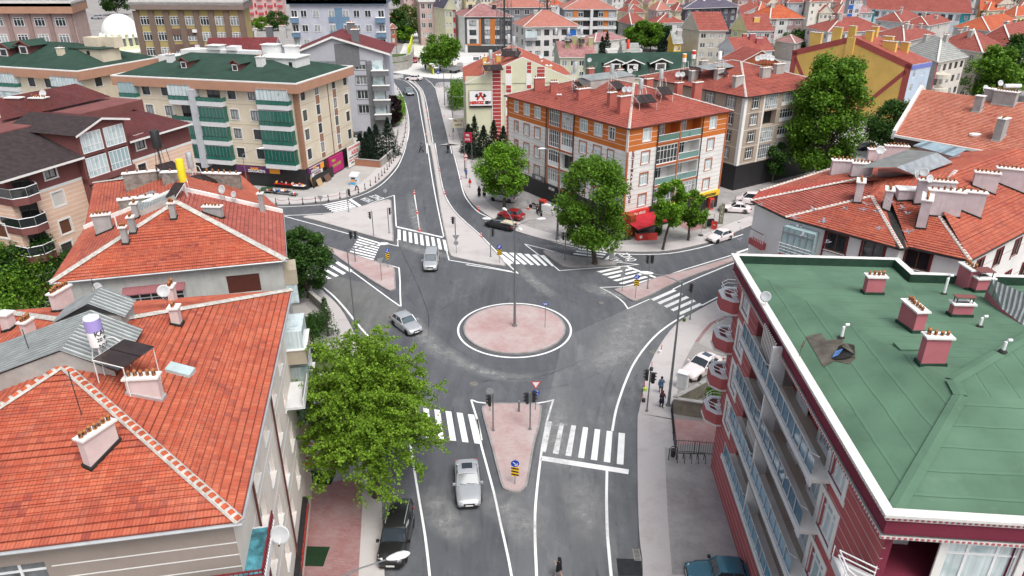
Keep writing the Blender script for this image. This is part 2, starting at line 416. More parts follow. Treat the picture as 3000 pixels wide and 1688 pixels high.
class Bld:
 def __init__(s,name,label,cat,wallpoly,z1,group=None,z0=0.0):
  cx=sum(p[0]for p in wallpoly)/len(wallpoly);cy=sum(p[1]for p in wallpoly)/len(wallpoly)
  s.root=thing(name,label,cat,(cx,cy,0),0,group,world=True)
  s.poly=wallpoly;s.z0,s.z1=z0,z1;s.n=len(wallpoly);s.open={i:[]for i in range(s.n)};s.planes=[]
  s.lines=[];s.cuts=[];s.colorfn=None;s.rec=.12
 def e(s,i):return Fr(s.poly[i],s.poly[(i+1)%s.n])
 def win(s,i,u,z,w,h,st,rec=None):
  rec=s.rec if rec is None else rec
  s.open[i].append((u-w/2,u+w/2,z,z+h,rec));fr=s.e(i)
  a,b=win_data(w,h,st);p=fr.pt(u,-rec,z);base=Vector(s.root['_w'])
  o=obj('window',a,s.root);o.location=Vector(p)-base;o.rotation_euler=(0,0,fr.a)
  if b:obj('pane',b,o)
  return o
 def cols(s,i,us,zs,w,h,st,rec=None):
  for u in us:
   for z in zs:s.win(i,u,z,w,h,st,rec)
 def u(s,i,px,py,d=0):return s.e(i).hit(px,py,d)[0]
 def walls(s,mat,skip=()):
  mb=MB()
  for i in range(s.n):
   fr=s.e(i);ops=[o for o in s.open[i]if o[0]>.02 and o[1]<fr.L-.02]
   us=sorted({0,fr.L,*[o[0]for o in ops],*[o[1]for o in ops]})
   zs=sorted({s.z0,s.z1,*[o[2]for o in ops],*[o[3]for o in ops],*[c for c in s.cuts if s.z0<c<s.z1]})
   for a,b in zip(us,us[1:]):
    for c,d in zip(zs,zs[1:]):
     mu,mz=(a+b)/2,(c+d)/2
     if any(o[0]<mu<o[1]and o[2]<mz<o[3]for o in ops):continue
     m=s.colorfn(i,mu,mz,fr.L)if s.colorfn else mat
     mb.face([fr(a,0,c),fr(b,0,c),fr(b,0,d),fr(a,0,d)],m)
   for o in ops:
    m=s.colorfn(i,(o[0]+o[1])/2,o[2],fr.L)if s.colorfn else mat
    r=o[4]
    mb.face([fr(o[0],0,o[2]),fr(o[1],0,o[2]),fr(o[1],-r-.03,o[2]),fr(o[0],-r-.03,o[2])],m)
    mb.face([fr(o[0],0,o[3]),fr(o[1],0,o[3]),fr(o[1],-r-.03,o[3]),fr(o[0],-r-.03,o[3])],m)
    mb.face([fr(o[0],0,o[2]),fr(o[0],0,o[3]),fr(o[0],-r-.03,o[3]),fr(o[0],-r-.03,o[2])],m)
    mb.face([fr(o[1],0,o[2]),fr(o[1],0,o[3]),fr(o[1],-r-.03,o[3]),fr(o[1],-r-.03,o[2])],m)
    if r>.4:mb.face([fr(o[0],-r-.03,o[2]),fr(o[1],-r-.03,o[2]),fr(o[1],-r-.03,o[3]),fr(o[0],-r-.03,o[3])],m)
   for ln in s.lines:
    edges,z,hgt,lm=ln[:4]
    if i not in edges:continue
    u0,u1=(ln[4],ln[5])if len(ln)>4 else(0,fr.L)
    segs=[(u0,u1)]
    for o in ops:
     if o[2]-.18<z<o[3]+.18:
      ns=[]
      for a,b in segs:
       x0,x1=o[0]-.2,o[1]+.2
       if x1<=a or x0>=b:ns.append((a,b));continue
       if x0>a:ns.append((a,x0))
       if x1<b:ns.append((x1,b))
      segs=ns
    for a,b in segs:mb.box(a,b,-.01,.009,z-hgt/2,z+hgt/2,lm,fr)
  mb.face([(x,y,s.z1-.02)for x,y in s.poly],mat)
  return mb.build('wall',s.root)
 # -------- roofs
 def plane(s,mb,pts,m,course=None,lift=.045,thick=None):
  """sloped roof face; pts ccw from above, first edge is the eave"""
  P=[Vector(p)for p in pts];e=(P[1]-P[0]).normalized();nrm=(P[1]-P[0]).cross(P[2]-P[0]).normalized()
  if nrm.z<0:nrm=-nrm
  up=nrm.cross(e).normalized()
  if up.z<0:up=-up
  s.planes.append((P,nrm));o=P[0]
  if course is None:
   mb.face(P,m,[((p-o).dot(e),(p-o).dot(up))for p in P]);return
  q=[((p-o).dot(e),(p-o).dot(up))for p in P];vmax=max(a[1]for a in q);n=int(vmax/course)+1
  def clip(poly,k,keep):
   out=[]
   for i in range(len(poly)):
    a,b=poly[i],poly[(i+1)%len(poly)]
    ina=(a[1]-k)*keep>=0;inb=(b[1]-k)*keep>=0
    if ina:out.append(a)
    if ina!=inb:
     t=(k-a[1])/(b[1]-a[1]);out.append((a[0]+(b[0]-a[0])*t,k))
   return out
  for j in range(n):
   v0,v1=j*course,(j+1)*course
   pl=clip(clip(q,v0,1),v1,-1)
   if len(pl)<3:continue
   def pt(a):return o+e*a[0]+up*a[1]+nrm*(lift*(1-(a[1]-v0)/course))
   mb.face([pt(a)for a in pl],m,[(a[0]+(j%2)*.0,a[1])for a in pl])
   lowp=[a for a in pl if abs(a[1]-v0)<1e-5]
   if len(lowp)>=2:
    x0,x1=min(a[0]for a in lowp),max(a[0]for a in lowp)
    mb.face([o+e*x0+up*v0,o+e*x1+up*v0,o+e*x1+up*v0+nrm*lift,o+e*x0+up*v0+nrm*lift],m,[(x0,v0+.01)]*4)
 def roof_at(s,px,py):
  r=ray(px,py);c=Vector((0,0,CH));best=None
  for P,n in s.planes:
   dn=r.dot(n)
   if abs(dn)<1e-6:continue
   t=(P[0]-c).dot(n)/dn;h=c+r*t
   ins=True;sg=0
   for a,b in zip(P,P[1:]+P[:1]):
    k=(b.x-a.x)*(h.y-a.y)-(b.y-a.y)*(h.x-a.x)
    if abs(k)<.3:continue
    if sg==0:sg=1 if k>0 else-1
    elif(k>0)!=(sg>0):ins=False
   if ins and t>0 and(best is None or t<best[0]):best=(t,h)
  if best:return best[1]
  x,y=G(px,py,s.z1+1.2);return Vector((x,y,s.z1+1.2))
 def roof_z(s,x,y):
  best=None
  for P,n in s.planes:
   sg=0;ins=True
   for a,b in zip(P,P[1:]+P[:1]):
    k=(b.x-a.x)*(y-a.y)-(b.y-a.y)*(x-a.x)
    if abs(k)<.05:continue
    if sg==0:sg=1 if k>0 else-1
    elif(k>0)!=(sg>0):ins=False
   if ins:
    z=P[0].z-((x-P[0].x)*n.x+(y-P[0].y)*n.y)/n.z
    best=z if best is None else max(best,z)
  return best if best is not None else s.z1
 def hip(s,eave,z,rise,m,course=None,edge='white_paint',under='white_paint',th=.16,caps=None,capr=.13,ridge_k=1.0):
  """hipped roof over a 4-corner eave polygon (ccw)"""
  b,c,d,a=[Vector((p[0],p[1],z))for p in eave]
  w=(c-b).length;l=(a-b).length;mb=MB()
  if w<=l:
   k=min(.5,w*.5*ridge_k/l);m1=(b+c)/2;m2=(a+d)/2;r1=m1+(m2-m1)*k;r2=m2+(m1-m2)*k
   r1.z=r2.z=z+rise
   fs=[(b,c,r1),(c,d,r2,r1),(d,a,r2),(a,b,r1,r2)];hips=[(b,r1),(c,r1),(d,r2),(a,r2),(r1,r2)]
  else:
   k=min(.5,l*.5*ridge_k/w);m1=(b+a)/2;m2=(c+d)/2;r1=m1+(m2-m1)*k;r2=m2+(m1-m2)*k
   r1.z=r2.z=z+rise
   fs=[(b,c,r2,r1),(c,d,r2),(d,a,r1,r2),(a,b,r1)];hips=[(b,r1),(a,r1),(c,r2),(d,r2),(r1,r2)]
  for f in fs:s.plane(mb,f,m,course)
  for i in range(4):
   p,q=(b,c,d,a)[i],(c,d,a,b)[i]
   mb.face([p-Vector((0,0,th)),q-Vector((0,0,th)),q,p],edge)
  mb.face([v-Vector((0,0,th))for v in(a,d,c,b)],under)
  s.roof=mb.build('roof',s.root)
  if caps:s.caps([h for h in hips],caps,capr)
  return r1,r2
 def gable(s,eave,z,rise,m,ax=0,course=None,edge='white_paint',wall=None,th=.16,ins=.25):
  """gable roof, ridge parallel to edge ax (0: b-c, 1: c-d)"""
  b,c,d,a=[Vector((p[0],p[1],z))for p in eave];mb=MB()
  if ax==1:b,c,d,a=c,d,a,b
  r1=(b+a)/2;r2=(c+d)/2;r1.z=r2.z=z+rise
  s.plane(mb,(b,c,r2,r1),m,course);s.plane(mb,(d,a,r1,r2),m,course)
  dz=Vector((0,0,th))
  for p,q in((b,c),(d,a)):mb.face([p-dz,q-dz,q,p],edge)
  for p,q in((a,r1),(r1,b),(c,r2),(r2,d)):
   n=Vector((0,0,.05));mb.face([p-dz,q-dz,q+n,p+n],edge)
  mb.face([b-dz,c-dz,r2-dz,r1-dz],edge);mb.face([d-dz,a-dz,r1-dz,r2-dz],edge)
  s.roof=mb.build('roof',s.root)
  wl=wall or 'white_paint'
  for p,r,q,sgn in((a,r1,b,1),(c,r2,d,-1)):
   g=MB();off=(c-b).normalized()*ins*sgn;sh=Vector((0,0,-th-.02))
   g.face([p+off+sh,q+off+sh,r+off+sh],wl);g.build('gable_wall',s.root)
  return r1,r2
 def flat(s,poly,z,m,parapet=.5,pm_='white_paint',t=.25,top=None):
  mb=MB();s.planes.append(([Vector((p[0],p[1],z))for p in poly],Vector((0,0,1))))
  mb.face([(x,y,z)for x,y in poly],m,[tuple(p)for p in poly]);s.roof=mb.build('roof',s.root)
  if parapet:
   q=MB();inn=inset(poly,t);n=len(poly)
   for i in range(n):
    a,b,c,d=poly[i],poly[(i+1)%n],inn[(i+1)%n],inn[i];zt=z+parapet
    q.face([(*a,z-.3),(*b,z-.3),(*b,zt),(*a,zt)],pm_);q.face([(*a,zt),(*b,zt),(*c,zt),(*d,zt)],top or pm_)
    q.face([(*d,z),(*c,z),(*c,zt),(*d,zt)],pm_)
   q.build('parapet',s.root)
 def caps(s,segs,style,r=.13):
  """ridge and hip tiles bedded in mortar"""
  mb=MB()
  for p,q in segs:
   p,q=Vector(p),Vector(q);L=(q-p).length;t=(q-p)/L
   side=t.cross(Vector((0,0,1))).normalized();up=side.cross(t)
   if up.z<0:up=-up
   lift=up*.03
   def half(a,b,rad,m,flat=.7):
    A=p+t*a+lift;B=p+t*b+lift;ra=[[X+side*math.cos(k*math.pi/4)*rad+up*math.sin(k*math.pi/4)*rad*flat for k in range(5)]for X in(A,B)]
    for k in range(4):mb.face([ra[0][k],ra[0][k+1],ra[1][k+1],ra[1][k]],m)
    mb.face(ra[0],m);mb.face(list(reversed(ra[1])),m)
   half(0,L,r*(1.9 if style=='mortar' else 1.35),'mortar',.32 if style=='mortar' else .5)
   if style in('mixed','mortar','spots'):
    st=.38;n=max(1,int(L/st));k=L/n
    for j in range(n):
     jit=random.uniform(.9,1.08)
     if style=='spots':half(j*k,j*k+k*.5,r*1.15*jit,'cap_white');half(j*k+k*.5,(j+1)*k,r*1.02,'clay_tile')
     elif style=='mixed':half(j*k+.04,j*k+k*.72,r*1.05*jit,'clay_tile',.8)
     else:
      half(j*k,j*k+k*.9,r*1.1*jit,'mortar',.75)
  return mb.build('ridge_cap',s.root)
 def chimney(s,px,py,w,l,h,m,ang=0,pots=4,cap='white_paint',rows=1,potstyle='clay_pot',flash=None,world=None,potsub=True):
  P=Vector(world)if world else s.roof_at(px,py)
  a=ang;ca,sa=math.cos(a),math.sin(a)
  def fr(x,y,z):return(P.x+x*ca-y*sa,P.y+x*sa+y*ca,z)
  zs=[s.roof_z(*fr(x,y,0)[:2])for x in(-w/2,w/2)for y in(-l/2,l/2)]
  zb=min(zs)-.25;zt=P.z+h;mb=MB()
  mb.box(-w/2,w/2,-l/2,l/2,zb,zt,m,fr);o=None
  o=mb.build('chimney',s.root)
  cp=MB();cp.box(-w/2-.09,w/2+.09,-l/2-.09,l/2+.09,zt,zt+.09,cap,fr);cp.build('chimney_cap',o)
  if flash:
   f=MB();g=.07
   for k,(x0,x1,y0,y1)in enumerate(((-w/2-g,w/2+g,-l/2-g,-l/2),(-w/2-g,w/2+g,l/2,l/2+g),(-w/2-g,-w/2,-l/2,l/2),(w/2,w/2+g,-l/2,l/2))):
    pp=[]
    for top in(0,1):
     for x,y in((x0,y0),(x1,y0),(x1,y1),(x0,y1)):
      q=fr(x,y,0);zr=s.roof_z(q[0],q[1]);pp.append((q[0],q[1],zr+(.16 if top else-.1)))
    f.hexa(pp,flash)
   f.build('flashing',o)
  base=Vector(s.root['_w'])
  pos=[]
  for k in range(pots):
   if w>=l:pos.append((-w/2+(k+.5)*w/pots,random.uniform(-.04,.04)))
   else:pos.append((random.uniform(-.04,.04),-l/2+(k+.5)*l/pots))
  if potsub:
   for x,y in pos:
    q=fr(x,y,zt+.09);po=obj('chimney_pot',pot_mesh(random.randint(0,2)),o)
    po.location=Vector(q)-base;k=random.uniform(.62,.80);po.scale=(k,k,k*random.uniform(.85,1.1));po.rotation_euler=(0,random.uniform(-.05,.05),random.uniform(0,6))
  elif pos:
   pb=MB()
   for x,y in pos:
    q=fr(x,y,zt+.05);pb.lathe([(.10,0),(.10,.30),(.06,.34),(.02,.36)],'clay_pot',q,6)
   pb.build('chimney_pots',o)
  return o
 def dish(s,px,py,h=.9,r=.42,az=-20,label=None,P=None):
  P=P or s.roof_at(px,py);return sat_dish(P,h,r,az,label)
PM={}
def pot_mesh(k):
 if k in PM:return PM[k]
 mb=MB();hh=(.30,.36,.33)[k]
 mb.lathe([(.11,0),(.115,.03),(.10,.06),(.10,hh-.06),(.12,hh-.05),(.125,hh),(.09,hh+.05),(.035,hh+.09),(.03,hh+.13),(.0,hh+.14)],'clay_pot',n=10)
 for a in(0,math.pi/2,math.pi,1.5*math.pi):
  fr=lambda x,y,z:(x*math.cos(a)-y*math.sin(a),x*math.sin(a)+y*math.cos(a),z)
  mb.box(-.035,.035,.085,.108,.10,hh-.08,'black',fr)
 me=bpy.data.meshes.new('chimney_pot');me.from_pydata(mb.v,[],mb.f)
 for m in mb.mats:me.materials.append(m)
 me.polygons.foreach_set('material_index',mb.m);me.update();PM[k]=me;return me
DISH={}
def dish_meshes(dark):
 if dark in DISH:return DISH[dark]
 out=[]
 a=MB();m='dish_dark' if dark else 'dish_grey'
 prof=[(0,0),(.25,.012),(.5,.05),(.75,.115),(1.0,.20)]
 prof2=prof+[(1.0,.23),(.75,.145),(.5,.08),(.25,.04),(0,.03)]
 rot=Matrix.Rotation(R(68),3,'X') # bowl faces -y, slightly up
 a.lathe([(r*.999+.001,z)for r,z in prof2],m,(0,0,0),20,rot=rot)
 b=MB();b.tube([(0,.05,-.2),(0,-.75,-.75)],.03,'steel',5);b.box(-.07,.07,-.86,-.70,-.80,-.68,'black')
 c=MB();c.tube([(0,.1,0),(0,.28,-.15),(0,.28,-2.2)],.045,'steel',6);c.box(-.12,.12,.04,.30,-.14,.12,'dark_steel')
 for mb,n in((a,'reflector'),(b,'feed_arm'),(c,'mast')):
  me=bpy.data.meshes.new(n);me.from_pydata(mb.v,[],mb.f)
  for mm in mb.mats:me.materials.append(mm)
  me.polygons.foreach_set('material_index',mb.m)
  if n=='reflector':me.polygons.foreach_set('use_smooth',[True]*len(mb.f))
  me.update();out.append((n,me))
 DISH[dark]=out;return out
pm('dish_grey',(.50,.52,.53),.4,.08,2);pm('dish_dark',(.06,.05,.05),.5,.1,2);pm('cap_white',(.62,.60,.57),.9,.2,4)
def sat_dish(P,h,r,az,label,dark=False):
 t=thing('satellite_dish',label,'satellite dish',(P[0],P[1],P[2]+h),R(az),'satellite dishes on the roofs')
 for n,me in dish_meshes(dark):o=obj(n,me,t)
 r*=.85;t.scale=(r,r,r);t['_mast']=h
 for o in t.children:
  if o.name.startswith('mast'):o.scale=(1,1,h/(2.0*r)*1.0)
 return t
def solar_heater(P,az,label,tank='galvanised',H=2.2,panels=2,text=None,band=None,tr=.28,th=1.15,leg='white_paint',low=.35):
 """rooftop solar water heater: upright drum on legs with dark collector panels in front"""
 t=thing('solar_water_heater',label,'water heater',(P[0],P[1],P[2]),R(az),'solar water heaters on the roofs')
 d=MB();d.lathe([(.02,0),(tr,0),(tr,th),(tr*.92,th+.05),(.02,th+.08)],tank,(0,0,H),14)
 if band:d.lathe([(tr*1.02,th*.55),(tr*1.02,th*.98)],band,(0,0,H),14)
 d.build('tank',t,smooth=True,autosm=40)
 s=MB();s.tube([(0,0,-.4),(0,0,H)],.05,leg,6)
 for x,y in((-.4,-.3),(.4,-.3),(-.4,.4),(.4,.4)):s.tube([(x,y,-.4),(x*.45,y*.45,H)],.022,leg,5)
 s.build('stand',t)
 for k in range(panels):
  p=MB();x0=-.95*panels/2+k*.95;p.hexa([(x0,-2.1,low),(x0+.9,-2.1,low),(x0+.9,-.5,1.15),(x0,-.5,1.15),(x0,-2.14,low+.08),(x0+.9,-2.14,low+.08),(x0+.9,-.54,1.23),(x0,-.54,1.23)],'collector')
  p.build('collector_panel',t)
 f=MB()
 for x in(-.95*panels/2,.95*panels/2-.05):
  f.tube([(x,-2.1,low+.02),(x,-.5,1.17)],.03,leg,5);f.tube([(x,-.55,1.12),(x,-.5,-.3)],.025,leg,5);f.tube([(x,-2.05,low),(x,-2.05,-.9)],.025,leg,5)
 f.tube([(-.95*panels/2,-.5,1.18),(.95*panels/2,-.5,1.18)],.035,leg,5);f.tube([(.3,0,H+.2),(.6,-.3,H+.1),(.7,-.5,1.2)],.03,leg,5)
 f.build('frame',t)
 if text:
  for q,(tx,sz)in enumerate(text):
   me=text_mesh(tx,sz,'black',.004,.006)
   for v in me.vertices:
    a=v.co.x/(tr+.01);y=v.co.y;v.co=Vector((math.sin(a)*(tr+.008),-math.cos(a)*(tr+.008),H+th*.48-q*sz*1.25+y))
   obj('lettering',me,t)
 return t
pm('collector',(.035,.022,.02),.25,.3,1.5,spec=.4)
# ================================================================ GROUND, ROADS, PAVEMENTS
asphalt_mat('asphalt_new',(.074,.079,.088),(.26,.265,.27),.34)
asphalt_mat('asphalt_old',(.098,.103,.110),(.33,.33,.33),.5,.40)
asphalt_mat('asphalt_west',(.105,.108,.108),(.34,.34,.33),.32,.30)
paver_mat('pavers_pink',(.37,.215,.21),(.45,.31,.30),(.19,.15,.145),(.46,.43,.42),.62,.30,.15,.1,.36,.62)
paver_mat('pavers_dusty',(.35,.30,.295),(.42,.375,.37),(.23,.21,.205),(.47,.455,.45),.80,.30,.15,.1,.22,.50)
paver_mat('pavers_grey',(.25,.24,.24),(.31,.30,.30),(.17,.16,.16),(.40,.385,.38),.6,.22,.11,.5)
paver_mat('pavers_red',(.27,.12,.12),(.33,.18,.175),(.13,.10,.10),(.33,.30,.29),.55,.4,.2,.15,.45,.7)
paver_mat('pavers_redbrick',(.40,.20,.19),(.46,.27,.26),(.13,.10,.10),(.50,.44,.43),.5,.24,.12,.15,.45,.7)
pm('lot',(.30,.29,.28),.95,.16,.18,bmp=.2)
pm('lot_pale',(.40,.39,.375),.95,.14,.2)
pm('dust_white',(.60,.595,.58),.95,.10,.15)
pm('kerb',(.30,.285,.28),.9,.18,1.2,bmp=.2)
pm('soil',(.16,.13,.09),1,.3,1.5,bmp=.5)
pm('grass_soil',(.09,.13,.04),1,.35,2.5,bmp=.5)
def sheet(name,poly,z,m,kind=True):
 mb=MB();mb.face([(x,y,z)for x,y in poly],m,[tuple(p)for p in poly]);o=mb.build(name)
 if kind:struct(o)
 return o
def slab(name,poly,z,m,kerb='kerb',kw=.17,z0=0.0):
 """raised pavement with a kerb along its edge"""
 inn=inset(poly,kw);mb=MB()
 mb.face([(x,y,z)for x,y in inn],m,[tuple(p)for p in inn]);n=len(poly)
 for i in range(n):
  a,b,c,d=poly[i],poly[(i+1)%n],inn[(i+1)%n],inn[i]
  mb.face([(*a,z+.004),(*b,z+.004),(*c,z+.004),(*d,z+.004)],kerb)
  mb.face([(*a,z0),(*b,z0),(*b,z+.004),(*a,z+.004)],kerb)
 return struct(mb.build(name))
def ccw(p):
 s=sum(a[0]*b[1]-b[0]*a[1]for a,b in zip(p,p[1:]+p[:1]));return p if s>0 else p[::-1]
def clean(p,d=.25):
 out=[]
 for q in p:
  if not out or math.hypot(q[0]-out[-1][0],q[1]-out[-1][1])>d:out.append(q)
 if math.hypot(out[0][0]-out[-1][0],out[0][1]-out[-1][1])<d:out.pop()
 return out
sheet('ground',[(-1500,-60),(1500,-60),(1500,2600),(-1500,2600)],-.02,'lot')
A2=(700,420);A3=(1400,420);N1=(700,0);S2=(700,840);S3=(1400,840);T2=(700,1240);T3=(1400,1240)
# main carriageway (everything the raised pavements do not cover)
top=GG(zz(*N1,[(1440,684),(1560,700),(1700,722),(1870,742),(2100,746)]))
sheet('road',ccw([(-130,20),(130,20),(130,205)]+top[::-1]+[(-130,250)]),0.0,'asphalt_new')
# older, paler asphalt: the south-east quarter and the west slip lane
ob=GG(zz(*S3,[(1420,208),(900,440),(868,470),(780,570),(720,850),(690,960),(640,1180)])+zz(*T3,[(590,60),(480,560),(440,640),(330,670),(270,760),(300,1600),(1500,1600),(1520,0)])+zz(*S3,[(1540,1000),(1640,700),(1800,440),(2120,160),(1650,100)]))
sheet('road_old_patch',ob,.004,'asphalt_old')
wl=GG(zz(*S2,[(800,-10),(880,-110),(1060,-60),(1200,-40),(1510,180),(1420,420),(1180,560),(1050,300)]))
sheet('road_west_patch',wl,.004,'asphalt_west')
# ---- blocks of pavement
nwk=GG(zz(*A2,[(240,585),(500,583),(750,560),(960,530),(1100,490),(1220,440),(1330,370),(1420,290),(1500,190),(1548,90)])+zz(*N1,[(1582,1340),(1600,1230),(1592,1110),(1560,980),(1510,860),(1470,790),(1448,742)]))
nw=ccw(clean([(-150,nwk[0][1]+1),(-70,nwk[0][1]+.3)]+smooth_poly(nwk,3)+[(nwk[-1][0]-1,nwk[-1][1]+4),(-150,nwk[-1][1]+4)]))
slab('pavement_north_west',nw,.12,'lot_pale')
def strip(name,line,wd,z,m,side=1):
 """band of paving that follows a kerb line"""
 L=[Vector(p)for p in line];mb=MB();off=[]
 for i,p in enumerate(L):
  t=(L[min(len(L)-1,i+1)]-L[max(0,i-1)]).normalized();off.append(p+Vector((-t.y,t.x))*wd*side)
 for i in range(len(L)-1):mb.face([(*L[i],z),(*L[i+1],z),(*off[i+1],z),(*off[i],z)],m)
 return struct(mb.build(name))
nws=smooth_poly(nwk,3)
strip('kerbside_paving_north_west',[(p[0],p[1]+.2)for p in[(-70,nwk[0][1]+.3)]+nws[:24]]+nws[24:],3.0,.126,'pavers_dusty',1)
nek=GG(zz(*N1,[(2100,775),(1920,778),(1860,792),(1855,830),(1880,920),(1905,1050),(1950,1230),(1985,1380)])+zz(*A2,[(2000,30),(2045,150),(2090,330),(2112,420),(2150,500),(2200,570),(2260,625),(2380,708)])+zz(*A3,[(220,765),(350,830),(600,905),(900,970),(1200,1018),(1500,1030),(1800,1020),(2100,960),(2300,900),(2500,812),(2700,735)]))
ne=ccw(clean(smooth_poly(nek,3)+[(120,120),(150,205),(nek[0][0]+6,205)]))
slab('pavement_north_east',ne,.12,'pavers_grey')
strip('kerbside_paving_north_east',smooth_poly(nek[3:],3),2.4,.126,'pavers_dusty',1)
sek=GG(zz(*T3,[(1555,1500),(1550,1300),(1525,1100),(1508,700),(1505,0)])+zz(*S3,[(1520,1180),(1560,985),(1600,810),(1665,650),(1770,480),(1860,375),(1960,300),(2100,218),(2230,148),(2345,88)]))
e1=GG([(2300,780),(2560,640)])
se=ccw(clean(smooth_poly(sek,3)+e1+[(150,100),(150,15),(sek[0][0]-.2,15)]))
slab('pavement_south_east',se,.12,'lot')
strip('kerbside_paving_south_east',smooth_poly(sek,3),2.9,.126,'pavers_dusty',-1)
swk=GG([(1128,1760),(1127,1688),(1122,1560),(1119,1457),(1116,1330),(1104,1200),(1080,1095),(1048,1000),(1008,921),(976,882),(944,853),(900,800),(842,745),(800,715)])
sw=ccw(clean(smooth_poly(swk,3)+[(-60,93),(-150,93),(-150,10),(swk[0][0],10)]))
slab('pavement_south_west',sw,.12,'pavers_grey')
strip('kerbside_paving_south_west',smooth_poly(swk,3),2.0,.126,'pavers_dusty',1)
# forecourts
sheet('forecourt_red',GG(zz(*T2,[(640,590),(1160,530),(1165,800),(1130,1460),(520,1520)])),.128,'pavers_red')
sheet('garden_court_red',GG(zz(*T3,[(1842,-30),(2330,15),(2420,220),(1860,212)])),.13,'pavers_redbrick')
sheet('side_court_grey',GG(zz(*T3,[(1760,240),(2350,340),(2560,1200),(2560,1443),(1830,1443),(1790,900)])),.13,'pavers_grey')
sheet('car_park_pale',GG(zz(*S3,[(2050,530),(2120,440),(2200,350),(2360,280),(2480,420),(2420,640),(2250,620)])),.13,'lot_pale')
strip('red_edging',GG(zz(*S3,[(2045,530),(2110,440),(2190,350),(2330,290)])),.35,.134,'pavers_red',-1)
sheet('shop_apron_pale',GG(zz(*A3,[(1700,800),(1790,770),(2010,850),(1860,895)])),.13,'lot_pale')
sheet('shop_apron_red',GG(zz(*A3,[(1790,740),(1900,690),(2180,800),(2010,835)])),.131,'pavers_red')
sheet('shop_apron_cream',GG(zz(*A3,[(2080,690),(2180,640),(2440,720),(2260,800)])),.13,'lot_pale')
sheet('back_yard',GG([(2440,520),(2480,400),(2760,380),(2760,520)]),.13,'lot_pale')
sheet('dusty_street',ccw(top+GG([(1420,205),(1480,150),(1700,100),(1700,60),(1345,60),(1320,70),(1100,85),(1100,90),(1190,110),(1175,150),(1140,200)])),.006,'dust_white')
# ---- islands
def island(name,pts,m='pavers_dusty',k=3):
 p=ccw(clean(smooth_poly(GG(pts),k,True),.12));return slab(name,p,.15,m)
island('traffic_island_north_west',zz(*A2,[(606,700),(650,686),(780,680),(1000,640),(1300,560),(1390,536),(1428,542),(1442,570),(1450,750),(1462,905),(1432,932),(1250,885),(1000,815),(700,728),(616,712)]),k=2)
island('traffic_island_south_west',zz(*A2,[(560,905),(700,940),(815,975),(1050,1045),(1270,1115),(1440,1165),(1470,1195),(1476,1290),(1480,1378),(1440,1393),(1395,1388),(1180,1255),(1000,1130),(870,1040),(700,960)]),'pavers_pink',k=2)
cl=zz(*N1,[(1560,752),(1640,800),(1700,870),(1722,980),(1742,1100),(1765,1250),(1785,1380)])+zz(*A2,[(1800,30),(1832,200),(1870,450),(1900,650),(1940,850),(1970,1000),(1990,1055),(2030,1082),(2250,1130),(2490,1166),(2516,1150),(2500,1122),(2380,985),(2250,850),(2080,700),(1970,560),(1915,400),(1882,200),(1848,20)])+zz(*N1,[(1825,1350),(1805,1240),(1780,1100),(1762,1000),(1738,880),(1672,795),(1585,748)])
island('median_island_north',cl,k=2)
island('traffic_island_north_east',zz(*A3,[(617,1028),(650,1017),(870,1065),(1100,1100),(1290,1118),(1305,1140),(1280,1156),(1050,1170),(850,1173),(780,1150),(700,1100),(632,1052)]),'pavers_grey',k=2)
island('median_island_east',zz(*A3,[(1285,1392),(1320,1373),(1500,1340),(1700,1268),(2000,1198),(2380,1083),(2800,940),(2810,960),(2380,1132),(2100,1230),(1900,1310),(1750,1380),(1660,1428)])+zz(*S3,[(1525,130),(1480,146),(1440,131),(1350,78),(1292,42)]),'pavers_pink',k=2)
island('splitter_island_south',zz(*S3,[(35,1165),(62,1132),(125,1110),(330,1108),(540,1110),(590,1130),(604,1162),(580,1330)])+zz(*T3,[(530,230),(475,560),(445,625),(400,655),(330,662),(258,635),(215,575),(135,260),(72,30)]),'pavers_pink',k=2)
RC=(0.26,64.3);RR=5.25
slab('roundabout_island',[(RC[0]+RR*math.cos(a*math.pi/32),RC[1]+RR*math.sin(a*math.pi/32))for a in range(64)],.15,'pavers_pink')
# ---- road markings (all one paint layer, 4 mm and more above the asphalt)
ml=MB();ZM=.010
def line(pts,wd=.16,world=False,z=ZM,sm=0,mb=None):
 mb=mb or ml
 L=[Vector(p)for p in(pts if world else GG(pts))]
 if sm:L=[Vector(p)for p in smooth_poly([tuple(p)for p in L],sm)]
 l,r=[],[]
 for i,p in enumerate(L):
  t1=(L[min(len(L)-1,i+1)]-p);t0=(p-L[max(0,i-1)])
  t1=t1.normalized()if t1.length>0 else t0.normalized();t0=t0.normalized()if t0.length>0 else t1
  t=(t0+t1).normalized();k=1/max(.35,t.dot(t1));n=Vector((-t.y,t.x))*wd/2*k
  l.append(p+n);r.append(p-n)
 for i in range(len(L)-1):mb.face([(*r[i],z),(*r[i+1],z),(*l[i+1],z),(*l[i],z)],'line_paint')
line([(RC[0]+5.78*math.cos(a*math.pi/40),RC[1]+5.78*math.sin(a*math.pi/40))for a in range(81)],.2,True)
line(zz(*T2,[(1640,360),(1700,720),(1760,1090),(1800,1443),(1815,1600)]),sm=3)
line(zz(*S2,[(795,5),(900,95),(1000,205),(1060,280),(1150,390),(1245,500),(1330,620)]),.2,sm=3)
line(zz(*T2,[(1640,360),(1610,150)])+zz(*S2,[(1570,1200),(1500,1000),(1420,800),(1330,620)]),sm=3)
line(zz(*T3,[(20,100),(70,300),(170,720),(235,1000),(290,1250),(320,1443),(335,1560)])[0:0]+zz(*S3,[(-8,1250),(5,1330)])+zz(*T3,[(25,180),(75,370),(150,650),(215,950),(280,1240),(318,1443),(340,1600)]),sm=3)
line(zz(*S2,[(2290,1449),(2250,1260),(2190,1066)]),.16)
